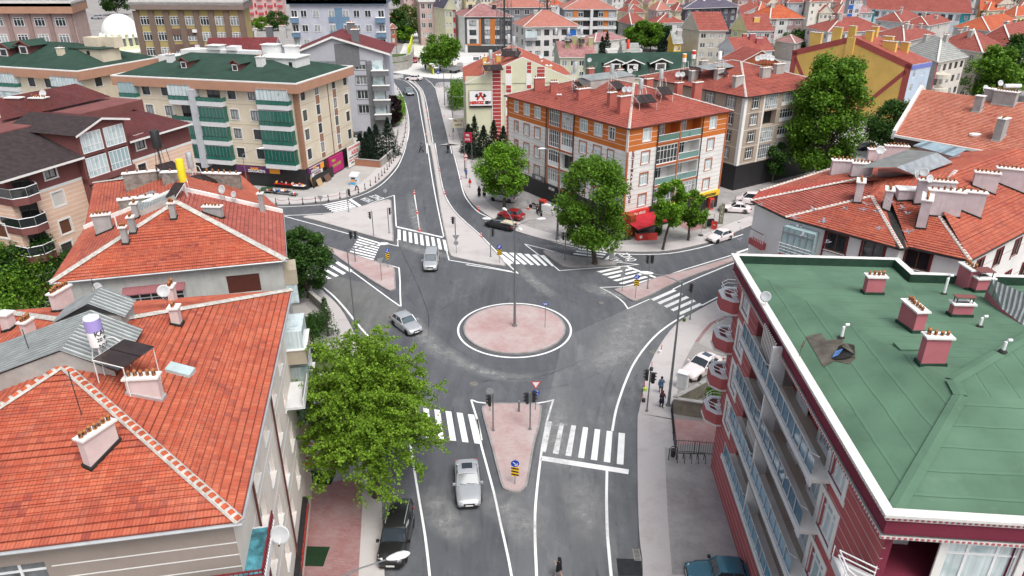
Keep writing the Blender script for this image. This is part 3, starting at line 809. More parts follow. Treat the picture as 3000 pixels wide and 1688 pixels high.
line(zz(*S2,[(2190,1066),(2250,1090),(2340,1100)])+zz(*S3,[(90,1100),(350,1106),(560,1100),(650,1085),(710,1070),(680,1170),(650,1275)]),.16,sm=0)
line(zz(*T3,[(610,200),(595,310),(560,600),(540,850),(540,1100),(548,1300),(554,1443),(560,1600)]),.18,sm=3)
line(zz(*S3,[(650,1270),(640,1330)])+zz(*T3,[(610,200)]),.16)
line(zz(*T3,[(1218,450),(1213,700),(1220,1000),(1235,1200),(1258,1443),(1275,1600)]),.2,sm=3)
line(zz(*S3,[(1268,1362),(1300,1180),(1345,1030),(1400,880),(1475,720),(1580,570),(1690,450),(1820,350),(1945,275)]),.2,sm=3)
line(zz(*S3,[(2110,178),(2300,80),(2480,-10)]),.18)
line(zz(*S3,[(1150,8),(1230,45),(1330,110),(1380,155),(1415,208),(1620,118)]),.16)
line(zz(*A3,[(1150,1360),(1430,1350),(1400,1340)])[:2],.14)
line(zz(*S3,[(1840,25),(1900,-5)])+zz(*A3,[(2100,1258),(2376,1145),(2600,1060)]),.18)
line(zz(*A3,[(1740,1262),(1950,1190),(2200,1115),(2376,1062),(2700,950)]),.18)
line(zz(*A3,[(2576,985),(2440,1030)]),.18)
# NE road edge line and left-turn lane edge
line(zz(*A2,[(2000,0),(2040,150),(2080,310),(2120,470),(2180,570),(2260,650),(2370,705)])+zz(*A3,[(350,820),(600,900),(850,965),(945,985)]),.18,sm=3)
line(zz(*A3,[(1280,1035),(1500,1048),(1800,1040),(2100,985),(2300,925),(2500,860)]),.18,sm=3)
line(zz(*N1,[(1850,815),(1880,930),(1920,1100),(1960,1250),(2010,1449)]),.16,sm=3)
# median lines
line(zz(*N1,[(1470,745),(1560,760),(1620,800),(1680,870),(1700,980),(1725,1130),(1760,1320),(1775,1449)]),.16,sm=2)
line(zz(*A2,[(1775,0),(1810,250),(1850,480),(1890,680),(1932,880)]),.16,sm=2)
line(zz(*N1,[(1650,760),(1730,850),(1770,980),(1790,1100),(1820,1280),(1850,1449)]),.14,sm=2)
line(zz(*A2,[(1850,0),(1880,200),(1925,430),(1985,570),(2080,690),(2250,840),(2400,990),(2500,1090),(2560,1150)]),.18,sm=2)
line(zz(*A3,[(140,1020),(250,1110),(375,1225),(335,1218),(150,1185),(-110,1145)]),.16)
line(zz(*A2,[(1960,1015),(1982,1102),(2300,1155),(2576,1210)]),.16)
line(zz(*A2,[(1452,495),(1465,492),(1475,650),(1484,785)])[1:],.16)
line(zz(*A2,[(1655,480),(1682,660),(1705,828)]),.16)
line(zz(*A2,[(1490,788),(1925,888)]),.38)
line(zz(*A2,[(410,682),(600,676),(880,656)]),.16);line(zz(*A2,[(1120,610),(1300,545),(1465,490)]),.16)
line(zz(*A2,[(405,682),(700,762),(1000,845),(1140,882)]),.16);line(zz(*A2,[(1345,935),(1500,970),(1496,905)]),.16)
line(zz(*A2,[(1045,528),(1150,598)]),.55);line(zz(*A2,[(240,603),(500,597),(700,585),(800,578)]),.16,sm=2)
line(zz(*A2,[(1050,525),(1180,480),(1300,420),(1400,340),(1500,220),(1560,80),(1580,0)]),.16,sm=3)
line(zz(*N1,[(1540,1449),(1590,1320),(1605,1210),(1595,1080),(1555,930),(1500,830),(1455,790)]),.16,sm=3)
line(zz(*A2,[(510,885),(820,975),(1030,1040)]),.16);line(zz(*A2,[(1270,1108),(1510,1175),(1520,1300),(1522,1449)])+zz(*S2,[(1528,190)]),.16)
line(zz(*S2,[(1528,190),(1420,115),(1265,0)])+zz(*A2,[(1070,1210)]),.16)
line(zz(*A3,[(440,950),(580,1058)]),.14);line(zz(*A3,[(440,950),(640,1000),(870,1062)]),.14)
line(zz(*A3,[(720,1160),(768,1202),(1050,1180),(1370,1160),(1510,1143),(1290,1118)]),.14)
line(zz(*A3,[(1400,1160),(1690,1272)]),.38)
line(zz(*A3,[(1200,1105),(1290,1035)]),.5)
line(zz(*T3,[(597,330),(1422,460)]),.55)
line(zz(*N1,[(1760,740),(1820,790),(1850,830)]),.12)
for i in range(9): # short dashes along the north-east kerb
 t=i/9;a=zz(*A2,[(2020+65*t*1.1,90+230*t*1.0)])[0];line([a,(a[0]+1.6,a[1]+5)],.16)if 0 else None
def stripes(q0,q1,n,ext=(0,0)):
 """zebra bars: first and last bar given by their four image corners, the rest evenly between"""
 a=[Vector(p)for p in GG(q0)];b=[Vector(p)for p in GG(q1)]
 for k in range(-ext[0],n+ext[1]):
  t=k/(n-1);ml.face([(*(a[i]+(b[i]-a[i])*t),ZM+.001)for i in range(4)],'line_paint')
stripes(zz(*S2,[(1948,1173),(2003,1180)])+zz(*T2,[(2050,168),(1992,163)]),zz(*S2,[(2160,1203),(2218,1208)])+zz(*T2,[(2283,197),(2222,190)]),3,(4,0))
stripes(zz(*S3,[(665,1272),(700,1278)])+zz(*T3,[(640,275),(588,265)]),zz(*S3,[(1328,1378),(1388,1385)])+zz(*T3,[(1373,393),(1310,385)]),7)
stripes(zz(*A2,[(1497,812),(1525,817),(1527,915),(1497,910)]),zz(*A2,[(1920,908),(1950,913),(1975,1018),(1942,1010)]),9)
stripes(zz(*A2,[(1135,880),(1340,940),(1340,952),(1130,892)]),zz(*A2,[(1035,1036),(1275,1092),(1268,1104),(1030,1048)]),8)
stripes(zz(*A2,[(800,578),(1020,532),(1022,540),(790,588)]),zz(*A2,[(890,648),(1110,600),(1125,612),(895,660)]),6)
stripes(zz(*A2,[(935,1115),(1075,1200),(1050,1220),(905,1128)]),zz(*A2,[(880,1150),(1010,1225),(980,1240),(850,1160)]),2,(0,2))
stripes(zz(*A3,[(150,1020),(195,1022),(338,1132),(300,1138)]),zz(*A3,[(580,1058),(625,1055),(722,1158),(700,1162)]),7)
stripes(zz(*A3,[(950,988),(1228,1022),(1222,1036),(945,1000)]),zz(*A3,[(885,1062),(1168,1096),(1155,1104),(872,1070)]),4)
stripes(zz(*A3,[(1375,1158),(1420,1165),(1160,1222),(1118,1210)]),zz(*A3,[(1628,1278),(1660,1290),(1418,1358),(1380,1350)]),6)
stripes(zz(*S3,[(1845,25),(1875,40),(1660,135),(1632,118)]),zz(*S3,[(2092,155),(2120,172),(1910,268),(1882,250)]),5)
struct(ml.build('road_markings'))
def road_text(words,cx,cy,px2,py2,size,gap):
 """painted words; baseline direction from image point 1 to image point 2"""
 a=Vector(G(cx,cy));b=Vector(G(px2,py2));e=(b-a).normalized();ang=math.atan2(e.y,e.x)
 for k,wd in enumerate(words):
  me=text_mesh(wd,size,'line_paint',0,.01);me.transform(Matrix.Diagonal((1,1.9,1,1)))
  o=struct(obj('road_lettering',me));n=Vector((-e.y,e.x))
  p=a-n*(k-.5)*gap;o.location=(p.x,p.y,ZM+.004);o.rotation_euler=(0,0,ang)
road_text(['YAYA','ÖNCE'],1091,582,1050,566,.95,1.9)
road_text(['YAYA','ÖNCE'],1822,757,1822-30,757-22,.95,1.9)
m_,nt_,b_=node_mat('tyre_mark');v_=tc(nt_);b_.inputs['Base Color'].default_value=(.030,.032,.036,1);b_.inputs['Roughness'].default_value=.8
tr_=nt_.nodes.new("ShaderNodeBsdfTransparent");mx_=nt_.nodes.new("ShaderNodeMixShader");nt_.links.new(math_n(nt_,'MULTIPLY',noise(nt_,v_,.5,6,.7,.45,.85),.30),mx_.inputs[0]);nt_.links.new(tr_.outputs[0],mx_.inputs[1]);nt_.links.new(b_.outputs[0],mx_.inputs[2]);nt_.links.new(mx_.outputs[0],nt_.nodes["Material Output"].inputs[0]);MATS['tyre_mark']=m_
tm=MB();tg=random.Random(9)
def track(L,wd):
 L=[Vector(p)for p in smooth_poly(L,6)]
 for i in range(len(L)-1):
  a,c=L[i],L[i+1];n=Vector((-(c-a).y,(c-a).x)).normalized()*wd/2;tm.face([(*(a-n),.0075),(*(c-n),.0075),(*(c+n),.0075),(*(a+n),.0075)],'tyre_mark')
for k in range(9):
 r_=6.6+k*.62+tg.uniform(-.2,.2);a0=tg.uniform(0,6);sp_=tg.uniform(1.2,3.4);track([(RC[0]+r_*math.cos(a0+sp_*j/8),RC[1]+r_*math.sin(a0+sp_*j/8))for j in range(9)],tg.uniform(.12,.24))
for L in([(1240,1688),(1245,1500),(1265,1300),(1285,1150),(1330,1060)],[(1360,1688),(1345,1500),(1335,1300),(1320,1150)],[(1680,1688),(1665,1500),(1680,1300),(1720,1150),(1800,1000),(1960,880)],[(1750,1688),(1740,1480),(1750,1300),(1790,1150),(1880,1000)],[(1240,560),(1255,700),(1290,860)],[(1205,470),(1215,620),(1240,760)],[(1350,480),(1400,590),(1500,690),(1620,730)],[(1000,720),(1090,800),(1180,900)],[(2050,800),(1900,850),(1750,900)]):
 track(GG(L),.22);track([(x+1.5,y)for x,y in GG(L)],.2)
struct(tm.build('tyre_marks'))
cm=MB()
for L in([(1400,1120),(1470,1112),(1560,1108),(1640,1085),(1720,1050)],[(1160,700),(1250,905),(1245,1010)]):
 L=[Vector(p)for p in smooth_poly(GG(L),10)];L=[p+Vector((tg.uniform(-.06,.06),tg.uniform(-.06,.06)))for p in L]
 for a,c in zip(L,L[1:]):n=Vector((-(c-a).y,(c-a).x)).normalized()*tg.uniform(.012,.04);cm.face([(*(a-n),.0125),(*(c-n),.0125),(*(c+n),.0125),(*(a+n),.0125)],'black')
struct(cm.build('road_cracks'))
q=MB();q.face([(*p,.0085)for p in GG(zz(*T3,[(1305,1275),(1535,1285),(1555,1443),(1325,1443)]))],pm('asphalt_patch',(.035,.037,.042),.9,.2,3));struct(q.build('road_patch'))
m_,nt_,b_=node_mat('road_dust');v_=tc(nt_);b_.inputs['Base Color'].default_value=(.34,.345,.345,1);b_.inputs['Roughness'].default_value=.95
sx_=nt_.nodes.new("ShaderNodeSeparateXYZ");nt_.links.new(tc(nt_,'UV'),sx_.inputs[0])
fo=math_n(nt_,'MULTIPLY',math_n(nt_,'SINE',math_n(nt_,'MULTIPLY',sx_.outputs[0],math.pi)),math_n(nt_,'SINE',math_n(nt_,'MULTIPLY',sx_.outputs[1],math.pi)))
al=math_n(nt_,'MULTIPLY',math_n(nt_,'MULTIPLY',noise(nt_,v_,1.1,9,.78,.34,.74),fo),1.0)
tr_=nt_.nodes.new("ShaderNodeBsdfTransparent");mx_=nt_.nodes.new("ShaderNodeMixShader");nt_.links.new(al,mx_.inputs[0]);nt_.links.new(tr_.outputs[0],mx_.inputs[1]);nt_.links.new(b_.outputs[0],mx_.inputs[2]);nt_.links.new(mx_.outputs[0],nt_.nodes["Material Output"].inputs[0]);MATS['road_dust']=m_
dm=MB();kz=0
for pts,wd in(([(1150,905),(1210,950),(1290,1030),(1400,1085)],1.5),([(1290,1015),(1370,1070),(1480,1105),(1600,1100)],1.0),([(1980,850),(1880,930),(1810,1010),(1780,1110)],3.2),([(1870,980),(1800,1040),(1700,1090)],1.8),([(1640,1130),(1630,1260),(1640,1400)],2.2),([(1260,1420),(1300,1520),(1400,1590)],1.6),([(1690,1390),(1720,1480),(1740,1600)],2.0),([(1510,770),(1570,830),(1640,880)],1.1),([(1150,700),(1250,740),(1420,760)],1.2),([(1430,1430),(1520,1530),(1600,1600)],1.8),([(1130,1370),(1140,1480),(1150,1688)],1.4),([(1200,560),(1215,640),(1240,700)],1.0),([(1700,830),(1780,860),(1900,870)],1.5),([(1560,720),(1700,735),(1830,800)],1.0)):
 L=[Vector(p)for p in smooth_poly(GG(pts),6)];n_=len(L)-1;kz+=1;of=[]
 for i,p in enumerate(L):t_=(L[min(n_,i+1)]-L[max(0,i-1)]).normalized();of.append(Vector((-t_.y,t_.x))*wd*.9)
 for i in range(n_):
  a,c=L[i],L[i+1];z_=.0135+.0006*kz;dm.face([(*(a-of[i]),z_),(*(c-of[i+1]),z_),(*(c+of[i+1]),z_),(*(a+of[i]),z_)],'road_dust',[(i/n_,0),((i+1)/n_,0),((i+1)/n_,1),(i/n_,1)])
struct(dm.build('road_dust'))
# ================================================================ NEAR AND MIDDLE BUILDINGS
RED1=((.43,.092,.048),(.52,.150,.082),(.26,.058,.045))
tile_mat('tiles_orange',*RED1,worn=.45,wornc=(.50,.33,.27))
tile_mat('tiles_orange2',(.38,.085,.050),(.48,.145,.085),(.25,.06,.05),worn=.45)
tile_mat('tiles_red',(.34,.082,.060),(.43,.13,.095),(.22,.058,.05),worn=.4,wornc=(.5,.36,.30))
tile_mat('tiles_dark',(.36,.06,.045),(.43,.09,.06),(.22,.04,.04),worn=.15)
WST.update(
 b1=dict(f='white_frame',m=(.5,),t=.07,sill='white_marble',out=.12,rec=.2),
 door=dict(f='white_frame',m=(.5,),t=.1,panel=.35,tr=.22),
 pv3=dict(f='white_frame',m=(.33,.67),t=.06,tr=.28),
 big=dict(f='white_frame',m=(.2,.4,.6,.8),t=.09,tr=.42,g='dark_glass'),
 shutb=dict(f='mortar',m=(),t=.05,shut=.98,shm='shutter_brown'),
 shutw=dict(f='white_frame',m=(),t=.05,shut=.97,shm='shutter_cream',case='white_paint',cw=.16,rec=.1),
 peach=dict(f='brown_frame',m=(.5,),t=.08,tr=.3,case='white_paint',cw=.16,rec=.12,g='glass'),
 peachs=dict(f='white_frame',m=(),t=.05,shut=.98,shm='shutter_brown2',case='white_paint',cw=.16,rec=.12),
 bay=dict(f='white_frame',m=(.2,.4,.6,.8),t=.06,low=.34,g='curtain_glass'),
 cream=dict(f='dark_frame',m=(.33,.67),t=.07,case='white_paint',cw=.13,sill='white_paint',rec=.12),
 creamn=dict(f='dark_frame',m=(.5,),t=.07,case='white_paint',cw=.12,rec=.12),
 creams=dict(f='white_frame',m=(),t=.05,shut=.98,shm='shutter_brown2',case='white_paint',cw=.12,rec=.12),
 grey=dict(f='white_frame',m=(.36,.64),t=.07,case='grey_dark',cw=.13,rec=.12),
 orw=dict(f='white_frame',m=(.33,.67),t=.08,tr=.28,case='white_paint',cw=.10,rec=.12,g='curtain_glass'),
 orr=dict(f='white_frame',m=(.33,.67),t=.07,tr=.28,case='terracotta_paint',cw=.15,rec=.12,sill='white_paint',g='curtain_glass'),
 ors=dict(f='white_frame',m=(.5,),t=.06,shut=.35,shm='white_frame',case='terracotta_paint',cw=.15,rec=.12,sill='white_paint',g='curtain_glass'),
 orn=dict(f='white_frame',m=(.5,),t=.07,tr=.28,case='terracotta_paint',cw=.12,rec=.12,sill='white_paint'),
 ornw=dict(f='white_frame',m=(.5,),t=.07,tr=.28,case='white_paint',cw=.10,rec=.12,sill='white_paint'),
 glz=dict(f='white_frame',m=(.2,.4,.6,.8),t=.07,tr=.25,panel=.30,g='glass'),
 glz2=dict(f='white_frame',m=(.17,.33,.5,.67,.83),t=.06,low=.25,tr=.25,g='glass'),
 tan=dict(f='white_frame',m=(.33,.67),t=.07,tr=.28,case='tan_dark',cw=.2,rec=.12,sill='white_paint'),
 red=dict(f='white_frame',m=(.3,.7),t=.10,tr=.28,case='white_paint',cw=.28,sill='white_paint',rec=.1,g='curtain_glass'),
 rdoor=dict(f='white_frame',m=(.5,),t=.10,case='white_paint',cw=.2,rec=.05,g='blue_glass',panel=.3),
 r2=dict(f='brown_frame',m=(.5,),t=.1,case='maroon_paint',cw=.16,sill='white_paint',rec=.1,g='dark_glass'),
 balc=dict(f='dark_frame',m=(.5,),t=.06,g='dark_glass'),
 curt=dict(f='dark_frame',m=tuple(i/8 for i in range(1,8)),t=.035,g='green_glass'),
 curtw=dict(f='steel',m=tuple(i/8 for i in range(1,8)),t=.035,g='curtain_glass'),
 shop=dict(f='dark_frame',m=(.25,.5,.75),t=.08,tr=.2,g='dark_glass'),
)
pm('white_marble',(.66,.68,.69),.5,.14,2);pm('shutter_brown',(.085,.022,.014),.5,.1,2);pm('shutter_brown2',(.13,.05,.025),.5,.1,2)
pm('shutter_cream',(.58,.56,.52),.6,.06,2);pm('grey_dark',(.16,.165,.175),.7,.1,1.5);pm('terracotta_paint',(.40,.13,.06),.8,.1,1)
pm('tan_dark',(.22,.18,.15),.85,.12,1);pm('maroon_paint',(.17,.022,.03),.7,.15,1,streak=.1)
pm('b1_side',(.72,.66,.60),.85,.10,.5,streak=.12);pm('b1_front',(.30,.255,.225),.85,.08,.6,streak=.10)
pm('b2_plaster',(.43,.44,.42),.9,.14,.8,bmp=.3,streak=.35);pm('pink_plaster',(.64,.54,.53),.9,.10,1.2,bmp=.3,streak=.12)
pm('grey_plaster',(.36,.365,.36),.95,.16,1.2,bmp=.5,streak=.25)
def pix(b,i,pts):return[b.u(i,*p)for p in pts]
def tube_part(b,name,pts,r,m):
 mb=MB();mb.tube(pts,r,m,6);return mb.build(name,b.root)
# ---------------------------------------------------------------- B1: near left, orange tiled hip roof
z=15.5;SE=Vector(G(705,1530,z));NE=Vector(G(853,850,z));dn=(NE-SE).normalized();dw=Vector((-dn.y,dn.x))
dw=Vector((-math.cos(R(10.3)),-math.sin(R(10.3))));W=16.8
ev=[tuple(SE+dw*W),tuple(SE),tuple(NE),tuple(NE+dw*W)]
b1=Bld('apartment_block','long beige apartment block with bright orange tiled hip roof, nearest left beside the spreading tree','building',inset(ev,.42),z-.15)
b1.rec=.24
fe=b1.e(1);us=[2.0,4.9,8.2,11.5,14.8]
for u in us[1:]:b1.cols(1,[u],[13.0,10.45,7.55,4.65],1.25,1.45,'b1')
b1.cols(0,[fe.L*0+b1.u(0,40,1650)],[12.1],2.0,2.3,'door')
b1.cols(0,[b1.e(0).L-9.0],[9.2],1.6,1.4,'b1')
b1.lines=[((1,),12.35,.07,'white_paint'),((1,),9.5,.07,'white_paint'),((1,),6.6,.07,'white_paint')]+[((0,),z-1.35-k*.62,.05,'white_paint')for k in range(10)]
b1.cuts=[]
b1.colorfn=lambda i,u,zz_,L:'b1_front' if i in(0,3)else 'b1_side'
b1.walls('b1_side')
r1,r2=b1.hip(ev,z,2.75,MATS['tiles_orange'],course=.36,caps=None,edge='steel')
E_=[Vector((*p,z))for p in ev]
b1.caps([(E_[1],r1),(E_[0],r1)],'mixed',.16);b1.caps([(E_[2],r2),(E_[3],r2),(r1,r2)],'mortar',.13)
def gutter(b,ev,z,edges=(0,1,2,3),m='galvanised',r=.07):
 mb=MB()
 for i in edges:
  a,c=ev[i],ev[(i+1)%len(ev)];mb.tube([(*a,z-.05),(*c,z-.05)],r,m,6)
 mb.build('gutter',b.root)
gutter(b1,inset(ev,-.06),z)
for u in(3.5,10.2):
 tube_part(b1,'downpipe',[fe(u,.12,z-.3),fe(u,.12,.2)],.055,'brown_pipe' if 'brown_pipe' in MATS else pm('brown_pipe',(.11,.025,.02),.5,.1,2))
# corner balcony with blue tiled floor
bb=MB();L0=b1.e(0).L;f0=b1.e(0)
pm('blue_tiles',(.10,.36,.44),.35,.5,2.2);pm('white_wall',(.66,.67,.67),.8,.06,1)
bb.box(L0-2.6,L0+.95,-.0,.75,12.25,12.45,'white_wall',f0);bb.box(-.75,2.6,0,.95,12.25,12.45,'white_wall',fe)
bb.box(L0-2.5,L0+.88,.0,.70,12.45,12.455,'blue_tiles',f0);bb.box(-.6,2.5,.002,.90,12.452,12.457,'blue_tiles',fe)
bo=bb.build('balcony',b1.root)
rb=MB()
for fr,a,c,dd in((f0,L0-2.6,L0+.95,.75),(fe,-.75,2.6,.95)):
 rb.box(a,c,dd-.10,dd,12.45,12.75,'white_wall',fr)
 for k in range(2):rb.box(a,c,dd-.08,dd-.02,13.0+.22*k,13.05+.22*k,'maroon_paint',fr)
 n=int((c-a)/.18)
 for k in range(n+1):x=a+(c-a)*k/n;rb.box(x-.012,x+.012,dd-.06,dd-.035,12.75,13.25,'maroon_paint',fr)
rb.build('railing',bo)
# enclosed balconies at the far end and the black-red shop sign
for u0,zb in((17.6,11.6),(18.2,8.7),(18.2,5.6)):
 q=MB();q.box(u0,u0+2.6,0,1.15,zb,zb+1.0,'b1_balc' if 'b1_balc' in MATS else pm('b1_balc',(.40,.35,.27),.85,.1,1),fe)
 q.box(u0-.06,u0+2.66,0,1.22,zb+1.0,zb+1.08,'white_paint',fe);bq=q.build('balcony',b1.root)
 g=MB();g.box(u0+.05,u0+2.55,0,1.05,zb+1.08,zb+2.3,'curtain_glass',fe);g.build('glazing',bq)
q=MB();q.box(14.4,17.3,0,1.1,10.4,10.55,'white_wall',fe);q.box(14.4,17.3,1.02,1.1,10.55,11.1,'white_wall',fe);bq=q.build('balcony',b1.root)
q=MB()
for k in range(3):q.tube([fe(14.4,1.06,11.2+.15*k),fe(17.3,1.06,11.2+.15*k)],.02,'steel',5)
q.build('railing',bq)
pm('sign_red',(.55,.04,.03),.5,.08,2)
q=MB();q.box(1.5,15.2,0,.32,2.35,3.15,'black',fe);sg=q.build('shop_sign',b1.root)
q=MB();x=3.0
while x<14.6:
 if not 8.4<x<9.2:q.box(x,x+.34,.321,.345,2.5+random.uniform(0,.1),2.98,'sign_red' if x>7 else 'white_paint',fe)
 x+=.5
q.build('lettering',sg)
q=MB()
for k in range(12):
 u0=18.0+k*.28;q.hexa([fe(u0,0,3.45),fe(u0+.28,0,3.45),fe(u0+.28,2.3,2.75),fe(u0,2.3,2.75),fe(u0,0,3.5),fe(u0+.28,0,3.5),fe(u0+.28,2.3,2.8),fe(u0,2.3,2.8)],'white_paint' if k%2 else 'sign_red')
q.build('awning',b1.root)
# chimneys of B1
PK='pink_plaster'
b1.chimney(430,1160,1.36,0.42,0.98,PK,R(6),5,flash='galvanised')
b1.chimney(520,950,0.42,0.48,0.98,PK,R(8),2,flash='bitumen');b1.chimney(508,880,0.34,0.61,0.94,PK,R(8),4)
b1.chimney(300,1330,0.37,1.43,1.15,PK,R(-22),7,flash='bitumen')
b1.chimney(185,890,0.34,1.36,0.85,PK,R(-10),7,flash='bitumen');b1.chimney(88,980,0.34,0.61,0.77,PK,R(-8),4);b1.chimney(30,965,0.51,0.51,0.94,PK,R(-8),0,flash='bitumen')
# metal light-well roof on the ridge
seam_metal('zinc_sheet',(.42,.45,.44),.3)
P0=r1+(r2-r1)*.05;ax=(r2-r1).normalized();sd=Vector((-ax.y,ax.x,0))
def loc1(s,t,h):q=r1+ax*s+sd*t;return(q.x,q.y,r1.z+h)
q=MB()
q.face([loc1(-.3,-2.3,-.35),loc1(3.7,-2.3,-.35),loc1(3.7,-.2,.95),loc1(-.3,-.2,.95)],'zinc_sheet',[(0,0),(4,0),(4,2.2),(0,2.2)])
q.face([loc1(-.3,-.2,.95),loc1(3.7,-.2,.95),loc1(3.7,4.6,-.6),loc1(-.3,4.6,-.6)],'zinc_sheet',[(0,0),(4,0),(4,5),(0,5)])
q.face([loc1(-.2,-2.1,-.9),loc1(-.2,4.4,-1.2),loc1(-.2,4.4,-.65),loc1(-.2,-.2,.85),loc1(-.2,-2.1,-.4)],'concrete')
q.face([loc1(3.6,-2.1,-.9),loc1(3.6,4.4,-1.2),loc1(3.6,4.4,-.65),loc1(3.6,-.2,.85),loc1(3.6,-2.1,-.4)],'concrete')
lw=q.build('light_well_roof',b1.root)
q=MB();q.face([loc1(4.0,-1.5,.25),loc1(6.0,-1.5,.25),loc1(6.0,0,1.15),loc1(4.0,0,1.15)],'zinc_sheet',[(0,0),(2,0),(2,1.7),(0,1.7)])
q.face([loc1(4.0,0,1.15),loc1(6.0,0,1.15),loc1(6.0,1.9,.2),loc1(4.0,1.9,.2)],'zinc_sheet',[(0,0),(2,0),(2,2),(0,2)])
q.box(4.1,5.9,-1.3,1.7,-.9,.3,'concrete',lambda x,y,h:loc1(x,y,h));q.build('roof_lantern',b1.root)
p=b1.roof_at(530,1090);q=MB();nn=b1.planes[1][1]
q.box(-.55,.55,-.35,.35,-.05,.16,'hatch_blue' if 'hatch_blue' in MATS else pm('hatch_blue',(.42,.52,.53),.5,.1,2),lambda x,y,h:(p.x+x,p.y+y,p.z+h+.05-x*.33));q.build('roof_hatch',b1.root)
t=solar_heater(b1.roof_at(310,1085),75,'white drum water heater with violet band and stencilled black letters on the orange roof',tank='white_plastic',H=1.35,panels=2,low=1.0,text=[('KAR',.34),('20 99',.24),('NYA',.24)],band=pm('violet',(.38,.32,.68),.4,.05,2),tr=.34,th=1.35)
def mast(P,h,label,group=None,r=.02):
 t=thing('antenna_mast',label,'antenna',P,0,group);q=MB();q.tube([(0,0,-.1),(0,0,h)],r,'dark_steel',5)
 q.build('pole',t);q=MB()
 for k in range(4):q.tube([(-.25+.03*k,0,h-.1-.2*k),(.25-.03*k,0,h-.1-.2*k)],.008,'steel',4)
 q.build('aerial',t);return t
mast(b1.roof_at(240,1218),2.2,'thin black antenna mast leaning over the orange front roof slope')
mast(b1.roof_at(100,1070),1.9,'thin antenna mast beside the corrugated roof sheets')
sat_dish(b1.roof_at(492,905),1.1,.42,10,'grey satellite dish behind the twin pink chimney on orange roof')
mast(b1.roof_at(292,905),1.9,'black aerial mast on the ridge of the orange roof')
sat_dish(b1.roof_at(300,900),1.2,.42,80,'white satellite dish seen edge-on near the grey plastered house')
dp=fe(1.6,1.3,12.2);sat_dish(Vector(dp),.6,.50,0,'grey satellite dish on the lower balcony corner of the beige block')
# ---------------------------------------------------------------- B2 and its neighbour across the party wall
z=13.0
s1,s2=Vector(G(145,830,z)),Vector(G(840,763,z));e=(s2-s1).normalized();up=Vector((math.cos(R(107.5)),math.sin(R(107.5))))
ev=[tuple(s1),tuple(s2),tuple(s2+up*11.6),tuple(s1+up*11.6)]
b2=Bld('apartment_block','grey plastered apartment house with hipped orange tile roof, one brown shutter facing the camera','building',inset(ev,[.5,.4,0,.4]),z-.15)
b2.rec=.12
b2.cols(0,[b2.u(0,712,817)],[10.35],2.55,1.6,'shutb');b2.cols(0,[b2.u(0,455,850)],[9.7],4.0,1.9,'big')
b2.walls('b2_plaster')
S1,S2_,N1_,N2_=[Vector((*p,z))for p in ev];ap=(S1+S2_)/2+Vector((up.x,up.y,0))*8.3;ap.z=z+2.9
rn=(N1_+N2_)/2;rn=Vector((rn.x,rn.y,z+2.9))
mb=MB();b2.plane(mb,(S1,S2_,ap),MATS['tiles_orange'],.36);b2.plane(mb,(S2_,N1_,rn,ap),MATS['tiles_red'],.36);b2.plane(mb,(N2_,S1,ap,rn),MATS['tiles_orange2'],.36)
for a,c in((S1,S2_),(S2_,N1_),(N2_,S1)):mb.face([a-Vector((0,0,.16)),c-Vector((0,0,.16)),c,a],'steel')
mb.face([v-Vector((0,0,.16))for v in(N2_,N1_,S2_,S1)],'grey_plaster')
b2.roof=mb.build('roof',b2.root);b2.caps([(S1,ap),(S2_,ap)],'mortar',.15);gutter(b2,ev,z,(0,1))
q=MB() # party wall coping
for a,c in((N2_,rn),(rn,N1_)):
 dv=Vector((up.x,up.y,0))*.3;h=Vector((0,0,.35));q.hexa([a-h,c-h,c+dv-h,a+dv-h,a+h,c+h,c+dv+h,a+dv+h],'white_paint')
q.build('party_wall',b2.root)
q=MB();fr=b2.e(0);u0=b2.u(0,455,850);q.hexa([fr(u0-2.2,0,11.75),fr(u0+2.2,0,11.75),fr(u0+2.2,.75,11.45),fr(u0-2.2,.75,11.45),fr(u0-2.2,0,11.85),fr(u0+2.2,0,11.85),fr(u0+2.2,.75,11.53),fr(u0-2.2,.75,11.53)],'mauve_sheet' if 'mauve_sheet' in MATS else pm('mauve_sheet',(.28,.11,.12),.6,.1,2));q.build('window_canopy',b2.root)
q=MB();fr=b2.e(1);q.box(.1,2.3,0,1.0,10.6,11.9,'b1_balc',fr);bq=q.build('balcony',b2.root);q=MB();q.box(.15,2.2,0,.9,8.9,10.6,'curtain_glass',fr);q.build('glazing',bq)
GP='grey_plaster'
b2.chimney(510,640,.42,.42,1.3,GP,R(12),3,flash='bitumen');b2.chimney(370,712,.42,.42,1.3,GP,R(12),4,flash='bitumen');b2.chimney(392,680,.42,.5,1.25,GP,R(12),4,flash='bitumen');b2.chimney(402,640,.42,.5,1.3,GP,R(12),3,flash='bitumen')
b2.chimney(308,680,1.3,.5,1.5,GP,R(18),5,flash='bitumen');b2.chimney(627,632,1.5,.5,.8,GP,R(-5),5,flash='bitumen');b2.chimney(770,620,.4,.4,1.7,GP,R(5),1)
q=MB();a=b2.roof_at(455,610);o_=Vector((.2,.1,0))
pts=[b2.roof_at(400,640)+Vector((0,0,.5)),b2.roof_at(515,590)+Vector((0,0,.5)),b2.roof_at(520,556)+Vector((0,0,.9)),b2.roof_at(415,600)+Vector((0,0,.9))]
q.face(pts,'zinc_sheet',[(0,0),(4,0),(4,2),(0,2)]);q.face([p_-Vector((0,0,.6))for p_ in(pts[0],pts[1])]+[pts[1],pts[0]],'concrete');q.face([pts[0]-Vector((0,0,.8)),pts[0],pts[3],pts[3]-Vector((0,0,1))],'concrete');q.build('light_well_roof',b2.root)
tube_part(b2,'vent_pipe',[b2.roof_at(343,665),b2.roof_at(343,665)+Vector((0,0,1.2))],.06,'white_plastic')
